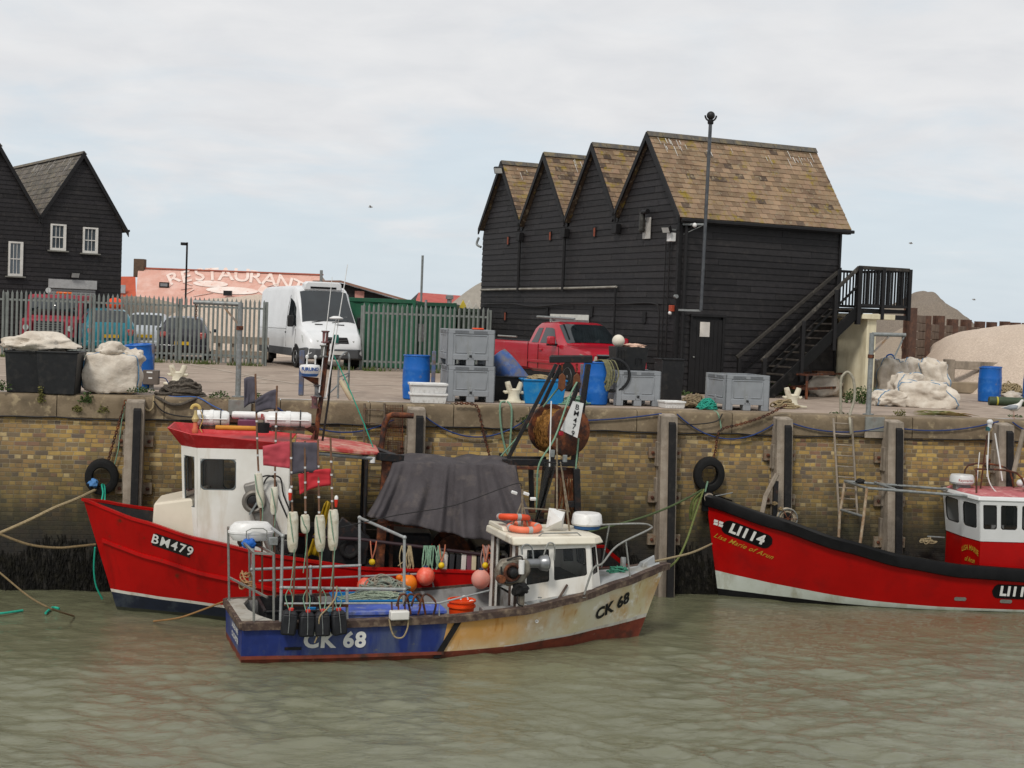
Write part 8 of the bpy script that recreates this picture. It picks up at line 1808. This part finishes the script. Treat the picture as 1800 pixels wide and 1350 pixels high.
for z in (.85,.90,.95): MB().box((5.855,-.36,z-.006),(5.87,.36,z+.006)).build('grille_bar',M_alu,gr)
MB().torus((5.885,0,.89),.075,.012,20,6,'x').build('badge_ring',M_alu,gr); 
for a in (1.57,3.66,5.76): MB().bar((5.885,0,.89),(5.885,.07*math.cos(a),.89+.07*math.sin(a)),.012).build('badge_spoke',M_alu,gr)
loftbox([[(5.2,-.99,.3),(5.2,.99,.3),(5.2,.99,.62),(5.2,-.99,.62)],[(5.7,-.95,.3),(5.7,.95,.3),(5.7,.93,.66),(5.7,-.93,.66)],[(5.95,-.72,.34),(5.95,.72,.34),(5.95,.68,.62),(5.95,-.68,.62)]],MATS['trim_grey'],'bumper',van,.03)
pt=MB().box((5.955,-.27,.46),(5.97,.27,.57)).build('number_plate',mat('plate_white','d0d0cc',.5),van); text_part('KX08 RVL',.09,lambda u,v:(5.973,u,.515+v),M_dtxt,pt) if 0 else None
MB().box((4.9,.5,1.52),(4.92,.62,1.62)).build('windscreen_sticker',MATS['plate_white'] if 'plate_white' in MATS else M_white,van)
for y in (-.35,.35): MB().bar((5.12,y-.12,1.37),(5.12,y+.12,1.37),.05,.02).build('bonnet_vent',M_bl2,van)
for y in (-.5,.15): MB().bar((5.06,y-.05,1.43),(5.0,y+.5,1.5),.015).build('wiper',M_bl2,van)
ru=MB(); ru.prism([(-.62,2.42),(.62,2.42),(.6,2.64),(.5,2.70),(-.5,2.70),(-.6,2.64)],4.0,4.32,'yz'); r_=ru.build('cooler_unit',M_vw,van,bev=.04); MB().box((4.325,-.42,2.48),(4.34,.42,2.54)).build('vent_grille',M_bl2,r_)
# ---- red pickup
M_pr=mat('pickup_red','a5142a',.3,c2='98101f',sc=2,coat=.5,dirt='9a4a48',dt=.68,dsc=3)
o=place((1.50,36.3,0),(4.75*.93,-.84*.93,0),-63); pk=T('red_pickup','bright red extended cab pickup truck parked by the long black shed','pickup',o,-63); pk.scale=(.93,.93,.93)
Bp=Body([(0,.55,1.2,1.24,.94,.97,.95),(.08,.5,1.22,1.28,.97,.99,.97),(2.36,.48,1.22,1.28,.98,1.0,.97),(2.40,.48,1.22,1.27,.98,1.0,.97)])
Bp.build(pk,M_pr)
Bc=Body([(2.43,.48,1.22,1.5,.98,1.0,.86),(2.5,.46,1.22,1.74,.98,1.0,.80),(2.7,.46,1.22,1.84,.98,1.0,.78),(3.5,.46,1.22,1.86,.98,1.0,.78),(3.72,.46,1.22,1.78,.98,1.0,.78),(4.42,.46,1.22,1.27,.98,1.0,.86),(4.5,.46,1.20,1.24,.98,.99,.86),(5.3,.46,1.13,1.17,.98,.97,.82),(5.58,.48,1.05,1.10,.96,.94,.78),(5.7,.52,.98,1.02,.9,.88,.72)])
Bc.build(pk,M_pr); MB().box((.12,-.85,1.22),(2.3,.85,1.275)).build('bed_floor',M_rubber,pk)
MB().box((.1,-.85,1.0),(2.32,.85,1.292)).build('bed_cover',M_blackplastic,pk,bev=.01)
for sd in (-1,1): MB().tube([(.3,sd*.9,1.38),(1.5,sd*.9,1.38)],.025,8).build('bed_rail',M_inox,pk); 
Bc.topglass(pk,3.70,4.38,.93,.98)
for sd in (-1,1):
    Bc.sideglass(pk,((2.58,.06),(2.98,.06),(2.98,.9),(2.72,.9)),sd); Bc.sideglass(pk,((3.10,.06),(4.1,.06),(3.62,.9),(3.12,.92)),sd)
    for x,B_ in ((1.1,Bp),(4.75,Bc)): arch(pk,x,sd*.995,.46,sd); wheel(pk,x,sd*.87,.40,.26,sd)
    for P_ in ([(2.42,sd*1.003,.5),(2.42,sd*1.008,1.25)],[(3.04,sd*1.003,.55),(3.04,sd*1.008,1.22)],[(4.28,sd*1.003,.6),(4.22,sd*1.006,1.2)],[(2.5,sd*1.003,.5),(4.2,sd*1.003,.5)]): lines(pk,'panel_gap',P_,.008,M_bl2)
    MB().box((2.45,min(sd*.995,sd*1.02),.70),(4.2,max(sd*.995,sd*1.02),.78)).build('side_moulding',M_pr,pk,bev=.01)
    MB().box((2.95,min(sd*1.0,sd*1.03),1.06),(3.08,max(sd*1.0,sd*1.03),1.1)).build('door_handle',M_pr,pk,bev=.008) if 0 else MB().box((3.12,min(sd*1.0,sd*1.035),1.05),(3.28,max(sd*1.0,sd*1.035),1.1)).build('door_handle',M_pr,pk,bev=.008)
    m_=MB().box((4.0,min(sd*1.05,sd*1.28),1.22),(4.14,max(sd*1.05,sd*1.28),1.46)).build('mirror',M_pr,pk,bev=.05); MB().box((4.0,min(sd*.98,sd*1.27),1.2),(4.12,max(sd*.98,sd*1.27),1.26)).build('mirror_foot',M_bl2,m_,bev=.01)
    b=MB(); P1=[(5.36,.985,1.03),(5.62,.93,.99),(5.72,.66,.98),(5.74,.66,.80),(5.66,.90,.80),(5.40,.985,.86)]; b.add([(x,sd*y,z) for x,y,z in P1]+[(x-.1,sd*(y-.08),z) for x,y,z in P1],[(0,1,4,5),(1,2,3,4)]+[(i,i+6,(i+1)%6+6,(i+1)%6) for i in range(6)]); b.build('headlight',mat('headlamp_warm','a89f8f',.15,c2='8a8276',sc=20,spec=.8),pk)
g_=MB().box((5.66,-.62,.72),(5.74,.62,1.02)).build('grille',M_bl2,pk,bev=.01); MB().box((5.73,-.63,.85),(5.77,.63,.90)).build('grille_bar',M_alu,g_,bev=.01); MB().box((5.70,-.66,1.0),(5.76,.66,1.035)).build('grille_bar',M_alu,g_); 
loftbox([[(5.5,-1.0,.42),(5.5,1.0,.42),(5.5,1.0,.68),(5.5,-1.0,.68)],[(5.88,-.88,.45),(5.88,.88,.45),(5.88,.86,.68),(5.88,-.86,.68)]],mat('chrome_bumper','9c9e9f',.2,.8),'bumper',pk,.03)
MB().box((5.885,-.25,.50),(5.90,.25,.60)).build('number_plate',MATS['plate_white'],pk)
MB().tube([(2.2,-.62,1.98),(4.15,-.5,1.95)],.035,8).build('roof_tube',M_steel,pk); MB().box((2.9,-.6,1.86),(3.0,.6,1.93)).build('roof_bar',M_steel,pk)
for y in (-.5,.1): MB().bar((4.38,y-.05,1.30),(4.25,y+.45,1.38),.014).build('wiper',M_bl2,pk)
# ---- parked cars beyond the fence (rear ends towards the quay)
def hatch(loc,deg,M_,lab,plate_col,L=4.0,Wd=1.7,Hh=1.48):
    t=T('parked_car',lab,'car',loc,deg,'cars parked behind the fence'); w=Wd/2; k=Hh/1.48
    B_=Body([(0,.35,.75,.8,w*.86,w*.84,w*.7),(.08,.25,.88*k,.95*k,w*.95,w*.94,w*.8),(.25,.24,.92*k,1.1*k,w,w*.98,w*.76),(.62,.22,.93*k,1.40*k,w,w,w*.70),(1.1,.2,.93*k,1.46*k,w,w,w*.69),(2.1,.2,.92*k,1.46*k,w,w,w*.69),(2.5,.2,.91*k,1.36*k,w,w,w*.70),(3.05,.22,.88*k,.95*k,w,w*.97,w*.78),(3.8,.25,.72,.78,w*.95,w*.88,w*.7),(L,.32,.55,.6,w*.8,w*.75,w*.6)])
    B_.build(t,M_); B_.topglass(t,.16,.60,.88,.92,name='rear_window'); B_.topglass(t,2.45,3.0,.9,.95)
    for sd in (-1,1):
        B_.sideglass(t,((.6,.1),(1.5,.08),(1.5,.88),(.95,.85)),sd); B_.sideglass(t,((1.6,.08),(2.75,.08),(2.3,.85),(1.6,.88)),sd)
        for x in (.75,3.25): arch(t,x,sd*(w+.003),.34,sd); wheel(t,x,sd*(w-.1),.3,.19,sd)
        MB().box((-.0,min(sd*(w*.62),sd*(w*.86)),.68),(.12,max(sd*(w*.62),sd*(w*.86)),.92)).build('tail_light',mat('tail_lamp','8c1c20',.2,c2='b06a64',sc=9),t,bev=.03)
        MB().box((2.6,min(sd*w,sd*(w+.18)),.9),(2.7,max(sd*w,sd*(w+.18)),1.02)).build('mirror',M_,t,bev=.03)
    MB().box((-.06,-w*.92,.3),(.2,w*.92,.52)).build('bumper',M_,t,bev=.05); p_=MB().box((-.085,-.26,.50 if plate_col=='low' else .62),(-.03,.26,.61 if plate_col=='low' else .73)).build('number_plate',mat('plate_yellow','c9a31c',.5),t)
    return t
hatch((-13.55,48.8,0),112,mat('teal_car','12707e',.3,c2='0e626f',coat=.4),'teal hatchback car parked behind the left fence','high',4.0,1.75,1.62)
hatch((-10.85,47.6,0),100,mat('dark_plum_car','22202a',.25,c2='1b1a22',coat=.5),'dark hatchback car nearest the van behind the fence','low',4.0,1.7,1.45)
hatch((-12.95,51.0,0),100,mat('silver_car','b4bac0',.3,c2='a6acb3',coat=.3),'white hatchback car mostly hidden between the teal and dark cars','high',4.1,1.7,1.5)
t=T('orange_buoy','orange ball float on the roof of the teal car','float',(-13.9,50.5,1.6)); MB().sph((0,0,.14),.30,18,12,(1,1,.8)).build('float',M_orange,t)
# ---- red four wheel drive with beacon, facing the quay
o=(-16.1,50.6,0); t=T('red_truck','old dull red square cab truck with an orange beacon behind the left fence','truck',o,-86)
M_rt=mat('truck_red','8c2434',.6,c2='7a1e2c',sc=3)
b=MB(); b.prism([(-2.2,.5),(.45,.5),(.45,1.15),(-.2,1.22),(-.42,2.0),(-2.2,2.02)],-.95,.95,'xz'); b.build('cab',M_rt,t,bev=.06)
for s in (-1,1): MB().box((-.2,min(s*.55,s*.98),.45),(.55,max(s*.55,s*.98),1.1)).build('wing',M_rt,t,bev=.04); MB().lathe([(.1,0),(.1,.05)],(.56,s*.75,.85),14,'x').build('headlight',MATS['headlamp'],t); MB().box((.45,min(s*.6,s*.98),.5),(.5,max(s*.6,s*.98),.55)).build('step',M_bl2,t)
for s in (-1,1): wheel(t,0.1,s*.85,.38,.24,s,M_rubber); MB().box((-.25,min(s*1.0,s*1.22),1.3),(-.2,max(s*1.0,s*1.22),1.75)).build('mirror',M_bl2,t,bev=.02)
MB().box((.46,-.5,.55),(.50,.5,1.08)).build('grille',mat('grille_dark','232225',.6),t)
for i in range(6): MB().box((.50,-.5,.6+.08*i),(.52,.5,.615+.08*i)).build('grille_bar',M_steel,t)
MB().add([(-.20,-.82,1.30),(-.20,.82,1.30),(-.37,.78,1.88),(-.37,-.78,1.88)],[(0,1,2,3)]).build('windscreen',M_glassdark,t,solid=.03)
for s in (-1,1): MB().box((-1.4,min(s*.94,s*.96),1.25),(-.5,max(s*.94,s*.96),1.85)).build('side_window',M_glassdark,t)
MB().box((.45,-1.0,.4),(.7,1.0,.55)).build('bumper',M_bl2,t,bev=.02)
MB().box((-.8,-.05,2.03),(-.65,.5,2.12)).build('beacon',mat('beacon_orange','d1621e',.3),t,bev=.03); MB().lathe([(.1,0),(.1,.05)],(-.7,-.32,2.15),12,'x').build('spot_lamp',MATS['headlamp'],t)
# ================================================================ mooring lines
def mrope(P,r,M_,lab,k=5): MB().tube(smooth_pts(P,k),r,7).build('mooring_rope',M_,tag=(lab,'rope'),group='mooring ropes')
mrope([Y(-30,950,25.6),Y(0,937,25.8),Y(50,915,26.1),Y(95,893,26.4),Y(135,877,26.8),wp(170,860,-.3)],.03,M_ropetan,'pale thick mooring rope from the left edge up to the left tyre')
mrope([Y(-30,928,25.4),Y(0,939,25.4),Y(50,957,25.4),Y(100,963,25.5),Y(140,960,25.6),Y(168,957,25.75)],.022,M_ropebrown,'brown mooring rope from the left edge to the red stem')
mrope([Y(-30,985,24.5),Y(0,1007,24.3),Y(50,1048,24.0),Y(90,1070,23.7),G(130,1083,WZ+.02)],.016,M_ropebrown,'thin brown rope dropping into the water at the left')
mrope([G(-20,1080,WZ+.02),G(5,1078,WZ+.03),G(40,1073,WZ+.03)],.02,M_ropeteal,'teal rope end floating at the left edge',3); mrope([G(80,1078,WZ+.03),G(92,1068,WZ+.05),G(104,1070,WZ+.04)],.022,M_ropeteal,'small teal rope loop floating on the water',3)
mrope([Y(167,962,25.7),Y(165,1000,25.8),Y(169,1030,25.9),Y(180,1053,26.0)],.016,M_ropeteal,'teal rope hanging from the red stem to the water')
mrope([Y(178,882,26.2),Y(181,866,26.8),wp(179,852,-.34),wp(184,856,-.34),Y(184,885,26.2)],.016,M_ropeteal,'teal rope loop from the red bow over the left tyre')
b=MB(); blob(b,wp(163,849,-.36),(.09,.06,.08),5,.5); b.build('blue_cloth',mat('pale_blue_cloth','4d7fb5',.7),tag=('pale blue cloth tied on the left hand tyre','cloth'))
mrope([CK@Vector((.0,.9,.62)),Y(340,1078,24.2),Y(310,1087,24.4),G(270,1092,WZ+.02)],.016,mat('amber_rope','8d6a42',.9),'amber rope from the blue stern sagging into the water')
mrope([CK@Vector((7.2,.0,1.28)),Y(1200,976,26.5),Y(1225,968,27.5),Y(1251,956,29.0)],.02,M_ropetan,'pale rope from the small boat bow to the black and red stem')
mrope([CK@Vector((7.25,-.02,1.05)),Y(1185,990,26.3),Y(1205,955,27.4),Y(1222,905,28.4),wp(1238,858,-.3)],.02,mat('weedy_rope','4d5a2c',.9,c2='6b7040',sc=20),'weedy green rope from the small boat bow up to the right tyre')
mrope([CK@Vector((5.0,.8,1.4)),Y(1100,918,26.5),Y(1160,898,27.6),Y(1200,880,28.4),wp(1236,860,-.3)],.02,mat('dull_green_rope','4f5d3a',.9,c2='3f4a2e',sc=20),'dark green rope crossing behind the pulpit to the right tyre')
mrope([wp(1236,862,-.33),Y(1218,880,28.9),Y(1213,905,28.9),Y(1216,912,28.9),Y(1222,885,28.9),wp(1230,868,-.33)],.028,MATS['weedy_rope'],'hank of weedy rope hanging under the right tyre')
mrope([LI@Vector((-.38,0,2.0)),wp(1244,846,-.4)],.018,M_ropegreen,'short pale rope from the black bow up to the right tyre')
mrope([wp(888,706,-.05),wp(879,712,-.14),wp(882,760,-.14),wp(893,800,-.14),wp(898,760,-.14),wp(899,718,-.14),wp(892,706,-.05)],.02,M_ropegreen,'pale green rope looped over the coping from the white bollard')
mrope([G(918,705)+Vector((0,0,.1)),G(935,708),G(960,711)],.016,M_ropegreen,'pale green rope lying from the bollard toward the cyan tub')
